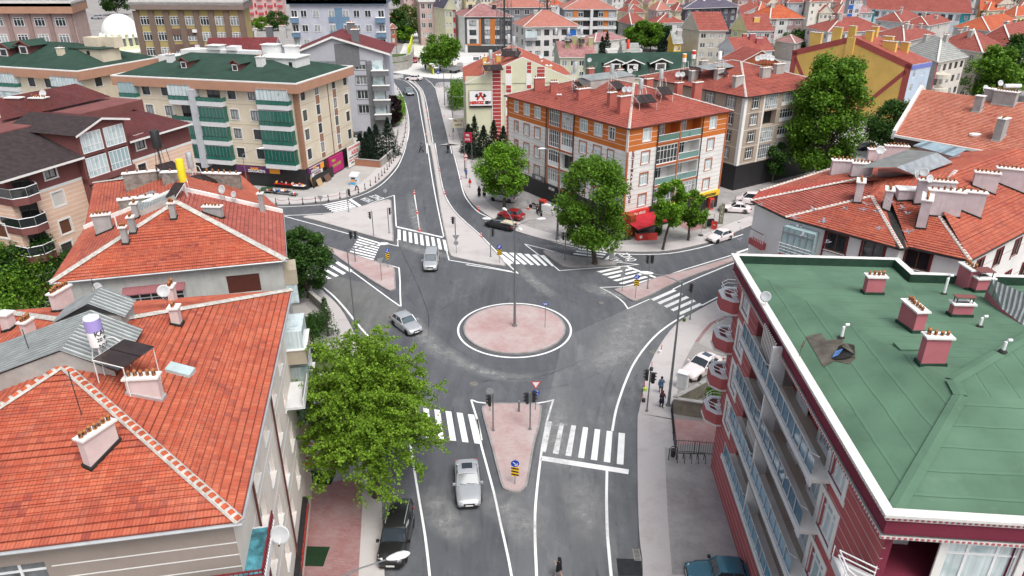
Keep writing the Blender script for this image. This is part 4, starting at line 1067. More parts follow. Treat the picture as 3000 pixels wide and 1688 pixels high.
solar_heater(b2.roof_at(545,570),-10,'yellow water tank of a solar heater on the red roof ridge',tank=pm('yellow_tank',(.78,.62,.02),.45,.1,2),H=1.2,panels=1,tr=.34,th=1.9)
solar_heater(b2.roof_at(560,548)+Vector((.2,.4,0)),50,'galvanised tank of a solar heater just behind the yellow one',tank='galvanised',H=1.8,panels=3,tr=.3,th=1.5)
sat_dish(b2.roof_at(657,590),1.1,.48,-25,'larger of the two grey dishes right of the yellow tank');sat_dish(b2.roof_at(690,598),.9,.36,-25,'smaller of the two grey dishes right of the yellow tank')
ev=[tuple(Vector(ev[3])+up*.35),tuple(Vector(ev[2])+up*.35),G(700,508,z),(G(700,508,z)[0]-14.0,G(700,508,z)[1]-3.6)]
b2b=Bld('apartment_block','low tiled house behind the party wall, patched orange roof facing the bazaar shop','building',inset(ev,.35),z-.15);b2b.walls('b2_plaster')
e4=[Vector((*p,z))for p in ev];ra=(e4[0]+e4[1])/2;ra.z=z+2.7;rb_=(e4[3]+e4[2])/2;rb_.z=z+2.7;rb_=ra+(rb_-ra)*.45
mb=MB();b2b.plane(mb,(e4[1],e4[2],rb_,ra),MATS['tiles_orange2'],.36);b2b.plane(mb,(e4[2],e4[3],rb_),MATS['tiles_orange2'],.36);b2b.plane(mb,(e4[3],e4[0],ra,rb_),MATS['tiles_orange2'],.36);b2b.roof=mb.build('roof',b2b.root)
b2b.caps([(e4[2],rb_),(e4[3],rb_)],'mortar',.12)
pm('stone',(.30,.28,.25),.95,.35,2.5,bmp=.8)
b2b.chimney(425,540,3.4,.5,1.2,'stone',R(22),4,potstyle='clay_pot');b2b.chimney(410,605,3.2,.5,.8,'stone',R(25),5);b2b.chimney(655,540,3.6,.5,1.1,'stone',R(-6),6);b2b.chimney(505,535,1.5,.5,1.0,'stone',R(5),1)
solar_heater(b2b.roof_at(480,520)+Vector((0,0,.3)),60,'black water drum on a rusty scaffold stand behind the party wall',tank='black',H=2.6,panels=2,tr=.42,th=1.6,leg='dark_steel')
# ---------------------------------------------------------------- peach and brown block, far left
pm('peach',(.74,.50,.37),.85,.10,.5,streak=.08);pm('choc',(.19,.075,.070),.85,.12,.6,streak=.05);pm('shingle_brown',(.050,.038,.040),.9,.25,2.0,bmp=.5);tile_mat('shingle_red',(.11,.028,.028),(.14,.04,.036),(.07,.022,.024),.33,.20,worn=.05,far=True)
K_=.857;S_=Vector((-49.4,67.0));d_=Vector((math.cos(R(71.8)),math.sin(R(71.8))));n_=Vector((-d_.y,d_.x))
pol=[tuple(S_+n_*13),tuple(S_),tuple(S_+d_*25.5),tuple(S_+d_*25.5+n_*13)]
pb=Bld('apartment_block','brown and peach apartment block with dark shingle roofs, curved corner balconies','building',pol,15.3);pb.cuts=[12.75]
pb.colorfn=lambda i,u,z_,L:'choc' if z_>12.75 else 'peach'
L_=lambda x,y:(x/2.1,430+y/2.1)
for(x,y),st in(((305,150),'peach'),((360,320),'shutw'),((405,490),'peachs'),((415,630),'peach')):
 u,zc=pb.e(1).hit(*L_(x,y));pb.cols(1,[u],[zc-.75],1.35,1.5,st)
for x,y in((880,150),(935,300),(1000,450)):
 u,zc=pb.e(1).hit(*L_(x,y));pb.cols(1,[u],[zc-.8],1.25,1.7,'peach')
u,zc=pb.e(1).hit(410,418);pb.cols(1,[u],[zc-.75],1.3,1.6,'peach')
for x,y,st in((10,520,'peachs'),(45,690,'peach')):
 u,zc=pb.e(0).hit(*L_(x,y));pb.cols(0,[u],[zc-.7],1.4,1.5,st)
pb.lines=[((0,1),12.75-.48*k,.05,'white_paint')for k in range(1,22)]+[((0,1),12.75,.3,'white_paint')]
pb.walls('peach')
fr=pb.e(1);q=MB();ua,ub=pb.u(1,215,430),pb.u(1,352,380)
for zz_ in(15.0,11.9,8.85,5.8):
 q.box(ua,ub,0,1.0,zz_-2.95+.0,zz_-2.3,'choc',fr)
q.box(ua,ub,0,.74,15.0,17.6,'choc',fr);q.box(ua,ub,-6,0,15.2,17.6,'choc',fr)
for x in(ua,(ua+ub)/2-.15,ub-.3):q.box(x,x+.3,.003,.72,3,15.1,'choc',fr)
bay=q.build('bay',pb.root)
for zc in(12.7,9.65,6.6,15.35):
 for ux in(ua+(ub-ua)*.26,ua+(ub-ua)*.74):
  a,b_=win_data((ub-ua)*.42,2.15,'bay');o=obj('window',a,pb.root);o.location=Vector(fr.pt(ux,.8,zc))-Vector(pb.root['_w']);o.rotation_euler=(0,0,fr.a);obj('pane',b_,o)
# roofs: raised gable over the bay, low hips either side
mb=MB();um=ua-.2
def fp(u,dd,h):return Vector(fr(u,dd,h))
pb.plane(mb,(fp(ua-.5,1.3,17.5),fp((ua+ub)/2,1.3,18.7),fp((ua+ub)/2,-9,18.7),fp(ua-.5,-9,17.5)),MATS['shingle_brown'])
pb.plane(mb,(fp((ua+ub)/2,1.3,18.7),fp(ub+.5,1.3,17.9),fp(ub+.5,-9,17.9),fp((ua+ub)/2,-9,18.7)),MATS['shingle_red'])
mb.face([fp(ua,.84,17.5),fp(ub,.84,17.5),fp(ub,.84,17.9),fp((ua+ub)/2,.84,18.6)],'choc')
c0=fp(-1.2,1.2,15.2);c1=fp(ua,1.2,15.2);pb.plane(mb,(c0,c1,fp(ua,-6,17.8),fp(5,-6,17.8)),MATS['shingle_brown'])
pb.plane(mb,(fp(-1.2,-14,15.2),c0,fp(5,-6,17.8),fp(5,-8,17.8)),MATS['shingle_brown'])
pb.plane(mb,(fp(ub,1.0,15.3),fp(25.2,1.0,15.3),fp(23,-5,17.0),fp(ub,-5,17.0)),MATS['shingle_red'])
pb.plane(mb,(fp(25.2,1.0,15.3),fp(25.2,-13.5,15.3),fp(23,-8,17.0),fp(23,-5,17.0)),MATS['shingle_red'])
pb.plane(mb,(fp(9,-10,18.2),fp(24,-10,18.2),fp(22,-13,20),fp(11,-13,20)),MATS['shingle_red'])
for a,c in((c0,c1),(fp(ub,1,15.3),fp(25.2,1,15.3)),(fp(25.2,1,15.3),fp(25.2,-13,15.3)),(fp(ua-.5,1.3,17.5),fp((ua+ub)/2,1.3,18.7)),(fp((ua+ub)/2,1.3,18.7),fp(ub+.5,1.3,17.9)),(fp(-1.2,-14,15.2),c0)):
 mb.face([a-Vector((0,0,.2)),c-Vector((0,0,.2)),c+Vector((0,0,.03)),a+Vector((0,0,.03))],'white_paint')
pb.roof=mb.build('roof',pb.root)
q=MB();q.box(0,25,-12.9,-6,15.2,17.9,'choc',fr);q.build('attic_wall',pb.root)
for k in range(5): # corner balconies
 zb=14.05-1.0+.0-k*3.05;q=MB();ring=[(0,-2.2),(-.2,.6),(.9,1.35),(2.3,1.2),(2.9,0)]
 P_=[fr(u,dd,0)[:2]for u,dd in ring];P_=ccw(P_+[fr(2.0,-1.5,0)[:2]])
 q.prism(P_,zb-.75,zb,'choc');bo=q.build('balcony',pb.root);q=MB()
 for(u,dd),(u2,d2)in zip(ring,ring[1:]):
  q.face([fr(u,dd,zb+.1),fr(u2,d2,zb+.1),fr(u2,d2,zb+.95),fr(u,dd,zb+.95)],'dark_glass');q.tube([fr(u,dd,zb+1.0),fr(u2,d2,zb+1.0)],.04,'white_frame',5);q.tube([fr(u,dd,zb),fr(u,dd,zb+1)],.03,'steel',5)
  q.tube([fr(u,dd,zb+.03),fr(u2,d2,zb+.03)],.05,'white_frame',5)
 q.build('railing',bo)
 if k<4:a,b_=win_data(1.9,2.2,'balc');o=obj('balcony_door',a,pb.root);o.location=Vector(fr.pt(1.6,.06,zb+.03))-Vector(pb.root['_w']);o.rotation_euler=(0,0,fr.a);obj('pane',b_,o)
pb.chimney(118,305,1.8,1.0,.7,'choc',R(-5),6,cap='white_paint');pb.chimney(45,300,1.8,.8,.5,'choc',R(-5),0)
sat_dish(pb.roof_at(133,300),1.0,.5,0,'grey dish beside the orange chimney pots on the brown roof')
# ---------------------------------------------------------------- cream apartment blocks with green sheet roofs
pm('cream',(.62,.55,.43),.85,.07,.5,streak=.06);pm('fascia_pink',(.42,.235,.16),.8,.08,.8,streak=.06);pm('brick_cladding',(.33,.18,.12),.85,.25,5)
membrane_mat('green_sheet_dark',(.026,.056,.042),1.2);membrane_mat('green_sheet',(.090,.168,.112),1.15)
pm('balcony_white',(.60,.61,.62),.7,.05,1);pm('shop_red',(.16,.03,.02),.6,.15,1);pm('grey_panel',(.46,.48,.51),.6,.1,1)
def fascia_block(ev,z,fh,name,label,over,recess):
 b=Bld(name,label,'building',inset(ev,over),z-fh)
 b.rec=recess;return b
def fascia(b,ev,z,fh,m,lip='white_paint'):
 q=MB();n=len(ev);inn=inset(ev,.3)
 for i in range(n):
  a,c=ev[i],ev[(i+1)%n];ia,ic=inn[i],inn[(i+1)%n]
  q.face([(*a,z-fh),(*c,z-fh),(*c,z-.18),(*a,z-.18)],m);q.face([(*a,z-.18),(*c,z-.18),(*c,z),(*a,z)],lip);q.face([(*a,z),(*c,z),(*ic,z),(*ia,z)],lip)
  q.face([(*ia,z-.15),(*ic,z-.15),(*ic,z),(*ia,z)],lip)
 q.face([(x,y,z-fh)for x,y in ev][::-1],m);q.build('fascia',b.root)
zc=17.05;ev1=rect_px((321,220),(867,245),(1036,192),zc)
c1=fascia_block(ev1,zc,1.55,'apartment_block','cream block with green roof, salmon fascia and green glass balconies above the bazaar shop',.85,.12)
Cq=lambda x,y:(320+x/3.293,140+y/3.293);Dq=lambda x,y:(700+x/3.293,140+y/3.293)
zr=[14.85,11.65,8.65,5.5]
for q in((613,453),(1020,320)):c1.cols(0,[c1.u(0,*Dq(*q))],[z-.85 for z in zr],1.35,1.7,'creamn')
c1.cols(0,[c1.u(0,*Dq(745,410)),c1.u(0,*Dq(910,360))],[z-.85+.15 for z in zr],1.25,1.6,'creamn')
for q in((355,405),(540,415),(1182,460),(1380,475)):c1.cols(3,[c1.u(3,*Cq(*q))],[z-.8 for z in zr],1.45,1.6,'cream')
c1.cuts=[3.5]
c1.colorfn=lambda i,u,z,L:'cream' if z>3.5 else 'shop_red' if(u*.45)%1<.2 else 'black'
c1.lines=[((0,3),z-1.55,.05,'tan_line' if 'tan_line' in MATS else pm('tan_line',(.30,.26,.20),.9,.1,1))for z in zr]
c1.walls('cream')
fascia(c1,ev1,zc,1.55,'fascia_pink');e4=[Vector((*p,zc-.15))for p in inset(ev1,.3)]
mb=MB();m1,m2=(e4[0]+e4[1])/2,(e4[3]+e4[2])/2;Lr=(m2-m1).length;k=10/Lr;r1=m1+(m2-m1)*k;r2=m2+(m1-m2)*k*.8;r1.z=r2.z=zc+2.6
for f in((e4[0],e4[1],r1),(e4[1],e4[2],r2,r1),(e4[2],e4[3],r2),(e4[3],e4[0],r1,r2)):c1.plane(mb,f,MATS['green_sheet_dark'])
c1.roof=mb.build('roof',c1.root)
f0,f3=c1.e(0),c1.e(3)
q=MB()
for x,y in((745,410),(910,360)):
 u=c1.u(0,*Dq(x,y))
 for za,zb in zip(zr,zr[1:]+[2.9]):q.box(u-.62,u+.62,.002,.05,zb+.98,za-.75,'brick_cladding',f0)
 for s_ in(-.72,.66):q.box(u+s_,u+s_+.07,.003,.07,3.6,15.5,'white_paint',f0)
q.box(.0,.85,-.02,.06,3.5,15.5,'brick_cladding',f0);q.box(f3.L-.5,f3.L+.06,-.02,.06,3.5,15.5,'brick_cladding',f3);q.build('brick_cladding',c1.root)
tube_part(c1,'downpipe',[f0(c1.u(0,*Dq(845,340)),.08,15.5),f0(c1.u(0,*Dq(845,340)),.08,3.6)],.05,'brown_frame')
def enc_balcony(b,fr,u0,u1,zs,dep,glass,slab='balcony_white',open_=(),chamfer=.0,rail='green_glass'):
 for k,zf in enumerate(zs):
  q=MB();q.box(u0,u1,0,dep,zf-.75,zf,slab,fr);bo=q.build('balcony',b.root)
  r=MB();r.face([fr(u0,dep+.02,zf),fr(u1,dep+.02,zf),fr(u1,dep+.02,zf+.62),fr(u0,dep+.02,zf+.62)],rail);r.face([fr(u1,dep+.02,zf),fr(u1,0,zf),fr(u1,0,zf+.62),fr(u1,dep+.02,zf+.62)],rail);r.face([fr(u0,dep+.02,zf),fr(u0,0,zf),fr(u0,0,zf+.62),fr(u0,dep+.02,zf+.62)],rail)
  r.tube([fr(u0,dep+.03,zf+.65),fr(u1,dep+.03,zf+.65)],.03,'dark_steel',5)
  n=int((u1-u0)/.9)
  for j in range(n+1):x=u0+(u1-u0)*j/n;r.tube([fr(x,dep+.04,zf),fr(x,dep+.04,zf+.65)],.02,'dark_steel',4)
  r.build('railing',bo)
  g=glass[k]if isinstance(glass,(list,tuple))else glass
  if k in open_:
   a,b_=win_data(min(2.2,(u1-u0)*.5),2.15,'balc');o=obj('balcony_door',a,b.root);o.location=Vector(fr.pt((u0+u1)/2+.3,.04,zf))-Vector(b.root['_w']);o.rotation_euler=(0,0,fr.a);obj('pane',b_,o)
  else:
   gm=MB();gm.box(u0+.06,u1-.06,0,dep-.08,zf,zf+2.3,g,fr);n=int((u1-u0)/.62)
   for j in range(n+1):x=u0+.06+(u1-u0-.12)*j/n;gm.box(x-.02,x+.02,dep-.09,dep-.05,zf,zf+2.3,'steel',fr)
   gm.box(u0,u1,dep-.1,dep-.03,zf+2.25,zf+2.35,'steel',fr);gm.build('glazing',bo)
zf=[z-1.15 for z in zr]
ua,ub,uc,ud=(c1.u(3,*Cq(x,y))for x,y in((620,500),(838,520),(885,520),(1130,540)))
enc_balcony(c1,f3,ua,ub,zf,1.1,['curtain_glass','green_glass','green_glass','green_glass'],open_=(1,));enc_balcony(c1,f3,uc,ud,zf,1.1,'green_glass',open_=(0,))
enc_balcony(c1,f3,.2,c1.u(3,*Cq(300,470)),zf,1.0,'curtain_glass',open_=(1,))
enc_balcony(c1,f3,c1.u(3,*Dq(212,540)),f3.L-.8,zf,1.2,['curtain_glass','green_glass','green_glass','green_glass'])
q=MB();q.box(ub+.05,uc-.05,0,1.7,3.0,15.5,'grey_panel',f3);q.build('fin',c1.root)
q=MB();q.box(c1.u(3,*Cq(1240,1160)),f3.L-4.3,0,.35,2.45,3.35,'sign_purple' if 'sign_purple' in MATS else pm('sign_purple',(.10,.02,.10),.5,.1,1),f3);sg=q.build('shop_sign',c1.root)
us=(c1.u(3,*Cq(1240,1160))+f3.L-4.3)/2
pm('sign_orange',(.80,.32,.02),.5,.05,1)
def signtext(b,sg,s,size,m,fr,u,z,dd,bold=.01,sx=1):
 me=text_mesh(s,size,m,.012,bold,sx);o=obj('lettering',me,sg);o.location=Vector(fr.pt(u,dd,z))-Vector(b.root['_w']);o.rotation_euler=(R(90),0,fr.a);return o
signtext(c1,sg,'MASAL',.5,'sign_orange',f3,us-.6,3.1,.37,.02);signtext(c1,sg,'ZÜCCACİYE',.55,'white_paint',f3,us-.3,2.7,.37,.02)
q=MB();q.box(f3.L-6.2,f3.L-4.35,.352,.375,2.5,3.3,'sign_orange',f3);q.build('sign_panel',sg)
q=MB();q.box(.6,5.4,0,.4,2.5,3.45,'sign_purple',f0);q.box(4.2,5.4,.402,.42,2.5,3.45,'sign_orange',f0);q.box(.6,5.4,.402,.42,3.40,3.48,'white_paint',f0);q.box(1.4,4.9,0,.38,1.6,2.46,'white_paint',f0);sg=q.build('shop_sign',c1.root)
signtext(c1,sg,'MASAL',.42,'sign_orange',f0,2.4,3.2,.42,.02);signtext(c1,sg,'ZÜCCACİYE',.45,'white_paint',f0,2.4,2.8,.42,.02);signtext(c1,sg,'VE KIRTASİYE',.34,'maroon_paint',f0,3.1,2.2,.40,.01);signtext(c1,sg,'HİZMETİNİZDEYİZ',.26,'black',f0,3.1,1.85,.40,.01)
q=MB();q.box(7.6,12.5,.05,.3,.4,3.3,pm('sign_magenta',(.42,.03,.16),.6,.1,1),f0);sg=q.build('shop_sign',c1.root)
signtext(c1,sg,'HALI',.6,pm('sign_green',(.45,.55,.05),.5,.1,1),f0,9,2.6,.32);signtext(c1,sg,'EŞYA ÇEYİZ',.55,'sign_green',f0,10,1.7,.32)
q=MB();q.box(13.0,18.0,.9,1.05,.3,3.9,'white_paint',f0);sg=q.build('shop_sign',c1.root)
signtext(c1,sg,'ÇOCUK DÜNYASI',.55,'sign_red',f0,15.5,3.45,1.07);signtext(c1,sg,'AÇILDI',.85,'sign_red',f0,15.6,2.6,1.07,.03);signtext(c1,sg,'ZÜCCACİYE - HEDİYELİK - GİYİM',.28,'black',f0,15.5,1.9,1.07);signtext(c1,sg,'HIRDAVAT - KOZMETİK - OYUNCAK',.28,'sign_red',f0,15.5,1.4,1.07);signtext(c1,sg,'BİJUTERİ - EV GEREÇLERİ',.28,'black',f0,15.5,.9,1.07)
q=MB();q.box(1.0,8.0,.5,.6,.1,1.9,'black',f0);q.build('hoarding',c1.root)
def dormer(b,P,dr,w=1.1,h=1.2,L=3.0,roofm='green_sheet_dark',wm='choc',frame='white_frame'):
 dr=dr.normalized();sd=Vector((-dr.y,dr.x,0));q=MB()
 def f(x,y,z):v=P+sd*x-dr*y;return(v.x,v.y,P.z+z)
 q.box(-w/2,w/2,0,L*.7,-.3,h*.75,wm,f)
 q.face([f(-w*.8,-.3,h*.7),f(0,-.3,h*1.15),f(0,L,h*1.15),f(-w*.8,L*.75,h*.7)],roofm);q.face([f(w*.8,-.3,h*.7),f(0,-.3,h*1.15),f(0,L,h*1.15),f(w*.8,L*.75,h*.7)],roofm)
 q.face([f(-w*.5,-.01,h*.7),f(w*.5,-.01,h*.7),f(0,-.01,h*1.1)],wm)
 q.hexa([f(-w*.85,-.38,h*.60),f(-w*.85,-.3,h*.60),f(0,-.3,h*1.06),f(0,-.38,h*1.06),f(-w*.85,-.38,h*.70),f(-w*.85,-.3,h*.70),f(0,-.3,h*1.18),f(0,-.38,h*1.18)],wm if frame=='white_frame' and wm=='choc' else frame)
 q.hexa([f(w*.85,-.38,h*.60),f(w*.85,-.3,h*.60),f(0,-.3,h*1.06),f(0,-.38,h*1.06),f(w*.85,-.38,h*.70),f(w*.85,-.3,h*.70),f(0,-.3,h*1.18),f(0,-.38,h*1.18)],wm if frame=='white_frame' and wm=='choc' else frame)
 o=q.build('dormer',b.root);g=MB();g.box(-w*.38,w*.38,-.06,.0,.02,h*.68,frame,f);g.box(-w*.28,w*.28,-.07,.0,.12,h*.58,'dark_glass',f);g.build('dormer_window',o)
for px,py in((540,200),(690,208)):P=c1.roof_at(px,py);dormer(c1,P,f3.n,1.3,1.5,4.0)
c1.chimney(502,180,1.0,1.0,1.1,'white_wall',f3.a,2,potsub=False);c1.chimney(766,192,1.1,1.1,1.3,'white_wall',f3.a,2,potsub=False)
q=MB();P=c1.roof_at(862,198)
def pf(x,y,z):v=P+f3.e*x-f3.n*y;return(v.x,v.y,P.z+z)
q.box(-6.5,.3,0,4.6,-1.5,1.35,'white_wall',pf);q.box(-6.7,.5,-.25,4.8,1.35,1.5,'white_paint',pf);q.box(-7.5,-5,3.2,5.0,1.2,2.9,'white_wall',pf);q.box(-7.7,-4.8,3.0,5.2,2.9,3.02,'white_paint',pf);q.box(-3.8,-1.8,4,5.4,1.2,2.7,'white_wall',pf);q.box(-4,-1.6,3.8,5.6,2.7,2.82,'white_paint',pf);q.box(-.9,-.3,-.02,.1,.0,.8,'black',pf)
q.build('stair_head',c1.root)
q=MB();P=c1.roof_at(470,175);
q.box(0,9,-.5,2.5,-2,.9,'white_wall',pf);q.box(5.5,9,-1.0,2.5,-2,2.1,'white_wall',pf);q.box(8,20,1,2.6,-2,2.0,'white_wall',pf);q.box(10,12.5,.6,2.6,2.0,2.7,'white_wall',pf);q.box(14,16,.6,2.6,2.0,2.7,'white_wall',pf);q.box(9.8,12.7,.4,2.8,2.7,2.8,'white_paint',pf);q.build('parapet',c1.root)
# left twin
ev0=rect_px((-60,188),(225,208),(465,165),17.05);c0=fascia_block(ev0,17.05,1.6,'apartment_block','cream block with green sheet roof and twin dormers, partly hidden behind the cream corner block',.85,.12)
Z1=lambda x,y:(x/3.033,180+y/3.033)
for x,y in((282,180),(430,190)):u,z_=c0.e(3).hit(*Z1(x,y));c0.cols(3,[u],[z_-.8,z_-3.95,z_-7.1],1.5,1.6,'cream')
u,z_=c0.e(0).hit(*Z1(875,178));c0.cols(0,[u],[z_-.8,z_-3.95],1.5,1.6,'cream')
c0.walls('cream');fascia(c0,ev0,17.05,1.6,'fascia_pink')
e4=[Vector((*p,16.9))for p in inset(ev0,.3)];mb=MB();m1,m2=(e4[0]+e4[1])/2,(e4[3]+e4[2])/2;Lr=(m2-m1).length;r1=m1+(m2-m1)*(9/Lr);r2=m2+(m1-m2)*(5/Lr);r1.z=r2.z=20.2
for f in((e4[0],e4[1],r1),(e4[1],e4[2],r2,r1),(e4[2],e4[3],r2),(e4[3],e4[0],r1,r2)):c0.plane(mb,f,MATS['green_sheet_dark'])
c0.roof=mb.build('roof',c0.root);g3=c0.e(3)
u=c0.u(3,*Z1(505,240));u2=c0.u(3,*Z1(745,240));enc_balcony(c0,g3,u,u2,[13.6,10.5,7.4],1.0,'curtain_glass');u=c0.u(3,*Z1(20,210));u2=c0.u(3,*Z1(190,215));enc_balcony(c0,g3,u,u2,[13.6,10.5],1.0,'curtain_glass')
for px,py in((14,165),(72,158)):dormer(c0,c0.roof_at(px,py),g3.n,2.4,2.0,4.5)
P=c0.roof_at(268,165);f3_=f3;f3=g3;q=MB();q.box(-4.5,2.5,0,4,-1.5,1.2,'cream',pf);q.box(-4.7,2.9,-.3,4.2,1.2,1.35,'green_sheet_dark',pf);q.box(-3.2,0,2,4,1.2,2.9,'cream',pf);q.box(1,3.2,2.5,4.5,1.2,3,'cream',pf);q.box(-.9,-.2,-.02,.1,.2,.9,'black',pf);q.build('stair_head',c0.root);f3=f3_
for px,py,n in((180,160,1),(65,118,4),(80,112,4),(170,122,6)):c0.chimney(px,py,1.8 if n>1 else 1.0,.9,1.1,'cream',g3.a,n,potsub=False)
# ---------------------------------------------------------------- KÖŞEM block: white and orange, red tile roof
pm('wall_white',(.70,.695,.68),.85,.06,.5,streak=.10);pm('wall_orange',(.52,.155,.035),.85,.07,.5,streak=.04);pm('chim_salmon',(.42,.13,.105),.9,.12,1.2,streak=.15)
zo=14.5;evo=rect_px((1473,280),(1843,378),(2151,325),zo)
ob_=Bld('apartment_block','white corner block with orange top storey and red tiled roof behind the plane trees','building',inset(evo,.45),zo-.12);ko=ob_
Aq=lambda x,y:(1460+x/3.293,240+y/3.293);Bq=lambda x,y:(1780+x/3.6225,300+y/3.6225)
zr=[13.15,10.1,7.15,4.2]
def four(b,i,u,w,h,top,mid,low=None,rows=None):
 for k,z in enumerate(rows or zr):b.win(i,u,z-h/2,w,h,top if k==0 else mid if k<2 else(low or mid))
four(ko,3,ko.u(3,*Aq(175,240)),.95,1.6,'ornw','orn');four(ko,3,ko.u(3,*Aq(275,265)),1.3,1.6,'orw','orr');four(ko,3,ko.u(3,*Aq(380,300)),1.3,1.6,'orw','orr')
four(ko,3,ko.u(3,*Aq(825,430)),1.45,1.6,'orw','ors');four(ko,3,ko.u(3,*Aq(965,465)),1.5,1.6,'orw','ors');four(ko,3,ko.u(3,*Aq(1095,510)),1.1,1.6,'ornw','ors')
four(ko,0,ko.u(0,*Bq(420,335)),1.4,1.65,'orw','ors','orr');four(ko,0,ko.u(0,*Bq(1120,210)),1.3,1.6,'orw','orr')
ua,ub=ko.u(3,*Aq(480,420)),ko.u(3,*Aq(728,480));um=(ua+ub)/2
for k,z in enumerate(zr):
 for j,u in enumerate(((ua+um)/2,(um+ub)/2)):
  if k==2 and j==1:ko.win(3,u,z-1.2,um-ua-.3,2.3,'balc',.9)
  else:ko.win(3,u,z-1.3,um-ua-.3,2.5,'glz2' if k<2 and j==0 or k==0 else 'glz',.12)
u1,u2,u3=(ko.u(0,*Bq(x,y))for x,y in((535,350),(770,320),(1000,270)))
for k,z in enumerate(zr):
 st=('balc','glz','balc','glz')[k],('balc','balc','balc','glz')[k]
 for j,(a,c)in enumerate(((u1+.15,u2-.15),(u2+.15,u3-.15))):
  ko.win(0,(a+c)/2,z-1.35,c-a,2.45,'glz2' if st[j]=='glz' else 'orback' if 0 else('pv_open' if st[j]=='balc' else 'glz'),1.3 if st[j]=='balc' else .1)if st[j]=='glz' else ko.open[0].append((a,c,z-1.35,z+1.1,1.5))
ko.cuts=[2.95,11.3]
ko.colorfn=lambda i,u,z,L:'wall_orange' if z>11.3 else 'wall_white' if z>2.95 else 'black'
ko.lines=[((0,3),11.3+.72*k,.05,'white_paint')for k in range(1,4)]+[((0,3),3.3+.62*k,.03,'tan_line')for k in range(13)]
ko.walls('wall_white')
g0,g3=ko.e(0),ko.e(3)
q=MB()
for fr,u in((g3,ua-.05),(g3,um-.08),(g3,ub),(g0,u2-.08)):q.box(u-.09,u+.12,-.02,.09,2.9,14.2,'terracotta_paint',fr)
for z in zr:
 q.box(ua,ub,-.02,.07,z-1.6,z-1.35,'terracotta_paint',g3);q.box(u1,u3,-.02,.12,z-1.62,z-1.38,'terracotta_paint',g0)
q.box(-.12,.18,-.02,.09,2.9,11.3,'terracotta_paint',g0);q.box(g3.L-.3,g3.L+.09,-.02,.085,11.3,14.3,'white_paint',g3);q.box(g0.L-.25,g0.L+.05,-.02,.08,2.9,14.3,'terracotta_paint',g0);q.box(0,.25,-.02,.08,2.9,14.3,'terracotta_paint',g3);each(q,'pilaster',ko.root)
for u,fr in((ua-.3,g3),(ub+.12,g3),(u1-.1,g0),(u3+.05,g0)):tube_part(ko,'downpipe',[fr(u,.15,14.3),fr(u,.15,2.9)],.07,'black')
for k,z in enumerate(zr):
 for j,(a,c)in enumerate(((u1+.15,u2-.15),(u2+.15,u3-.15))):
  if(('balc','glz','balc','glz')[k],('balc','balc','balc','glz')[k])[j]=='balc':
   q=MB();q.face([g0(a,.05,z-1.3),g0(c,.05,z-1.3),g0(c,.05,z-.45),g0(a,.05,z-.45)],'rail_glass' if 'rail_glass' in MATS else(glass_mat('rail_glass',(.10,.19,.17),(.16,.28,.26),.1,.8,False),'rail_glass')[1]);q.tube([g0(a,.06,z-.4),g0(c,.06,z-.4)],.035,'white_frame',5);q.tube([g0(a,.06,z-1.3),g0(c,.06,z-1.3)],.04,'white_frame',5);q.build('railing',ko.root)
   x,y_=win_data(1.6,1.6,'pv3');o=obj('balcony_door',x,ko.root);o.location=Vector(g0.pt((a+c)/2-.3,-1.42,z-.9))-Vector(ko.root['_w']);o.rotation_euler=(0,0,g0.a);obj('pane',y_,o)
for k,ch in enumerate('KÖŞEMAPABLOK'):
 me=text_mesh(ch,.62,'maroon_paint',.02,.02);o=obj('lettering',me,ko.root);px,py=Bq(272-k*3.9,538+k*47.0)
 o.location=Vector(g0.pt(g0.hit(px,py)[0],.03,g0.hit(px,py)[1]))-Vector(ko.root['_w']);o.rotation_euler=(R(90),0,g0.a)
ro1,ro2=ko.hip(evo,zo,3.4,MATS['tiles_red'],course=.42,caps='spots',capr=.14,edge='brown_pipe')
gutter(ko,evo,zo,(0,3),'brown_pipe',.06)
CS='chim_salmon'
for(x,y,w,l,h,n)in((1580,262,1.6,.6,1.7,5),(1622,268,1.1,.6,1.4,4),(1708,286,2.2,.6,1.25,7),(1791,308,1.2,.6,1.7,4),(1827,326,1.9,.6,2.0,6),(1730,220,1.2,.6,1.1,4),(1780,214,1.6,.6,1.1,5),(1815,222,1.2,.6,1.0,4),(1900,252,1.4,.6,1.1,5),(1987,270,1.2,.6,1.4,4),(2040,282,1.6,.6,2.0,5)):
 ko.chimney(x,y,w,l,h,CS,g0.a if x>1700 else g3.a+R(70),n,flash=None)
ko.chimney(1638,290,.5,.5,.6,CS,0,1)
q=MB();P=ko.roof_at(1775,232);
def kf(x,y,z):v=P+g0.e*x+g0.n*y;return(v.x,v.y,P.z+z)
q.face([kf(-4,-2,.6),kf(5,-2,.6),kf(5,1.2,.25),kf(-4,1.2,.25)],'zinc_sheet',[(0,0),(9,0),(9,3),(0,3)]);q.box(-3.9,4.9,-1.9,1.1,-1,.2,'concrete',kf);q.build('light_well_roof',ko.root)
for px,py,az,lb,hh,n in((1683,262,40,'solar heater drum at the left end of the red corner roof',2.6,2),(1790,262,35,'solar heater drum left of centre on the red corner roof',2.2,2),(1874,302,25,'solar heater with long dark panels at the front of the red corner roof',1.9,3),(1932,278,20,'tall solar heater drum at the right of the red corner roof',2.2,2)):
 solar_heater(ko.roof_at(px,py),az,lb,H=hh,panels=n,tr=.32,th=1.3)
for px,py,lb in((1828,300,'pair of dishes on the front salmon chimney, left one'),(1842,300,'pair of dishes on the front salmon chimney, right one'),(1845,240,'upright grey dish behind the zinc light-well roof'),(1860,228,'grey dish above the zinc light-well roof'),(1726,205,'grey dish beside the aerials at the back of the corner roof')):
 sat_dish(ko.roof_at(px,py),1.7,.48,-20,lb)
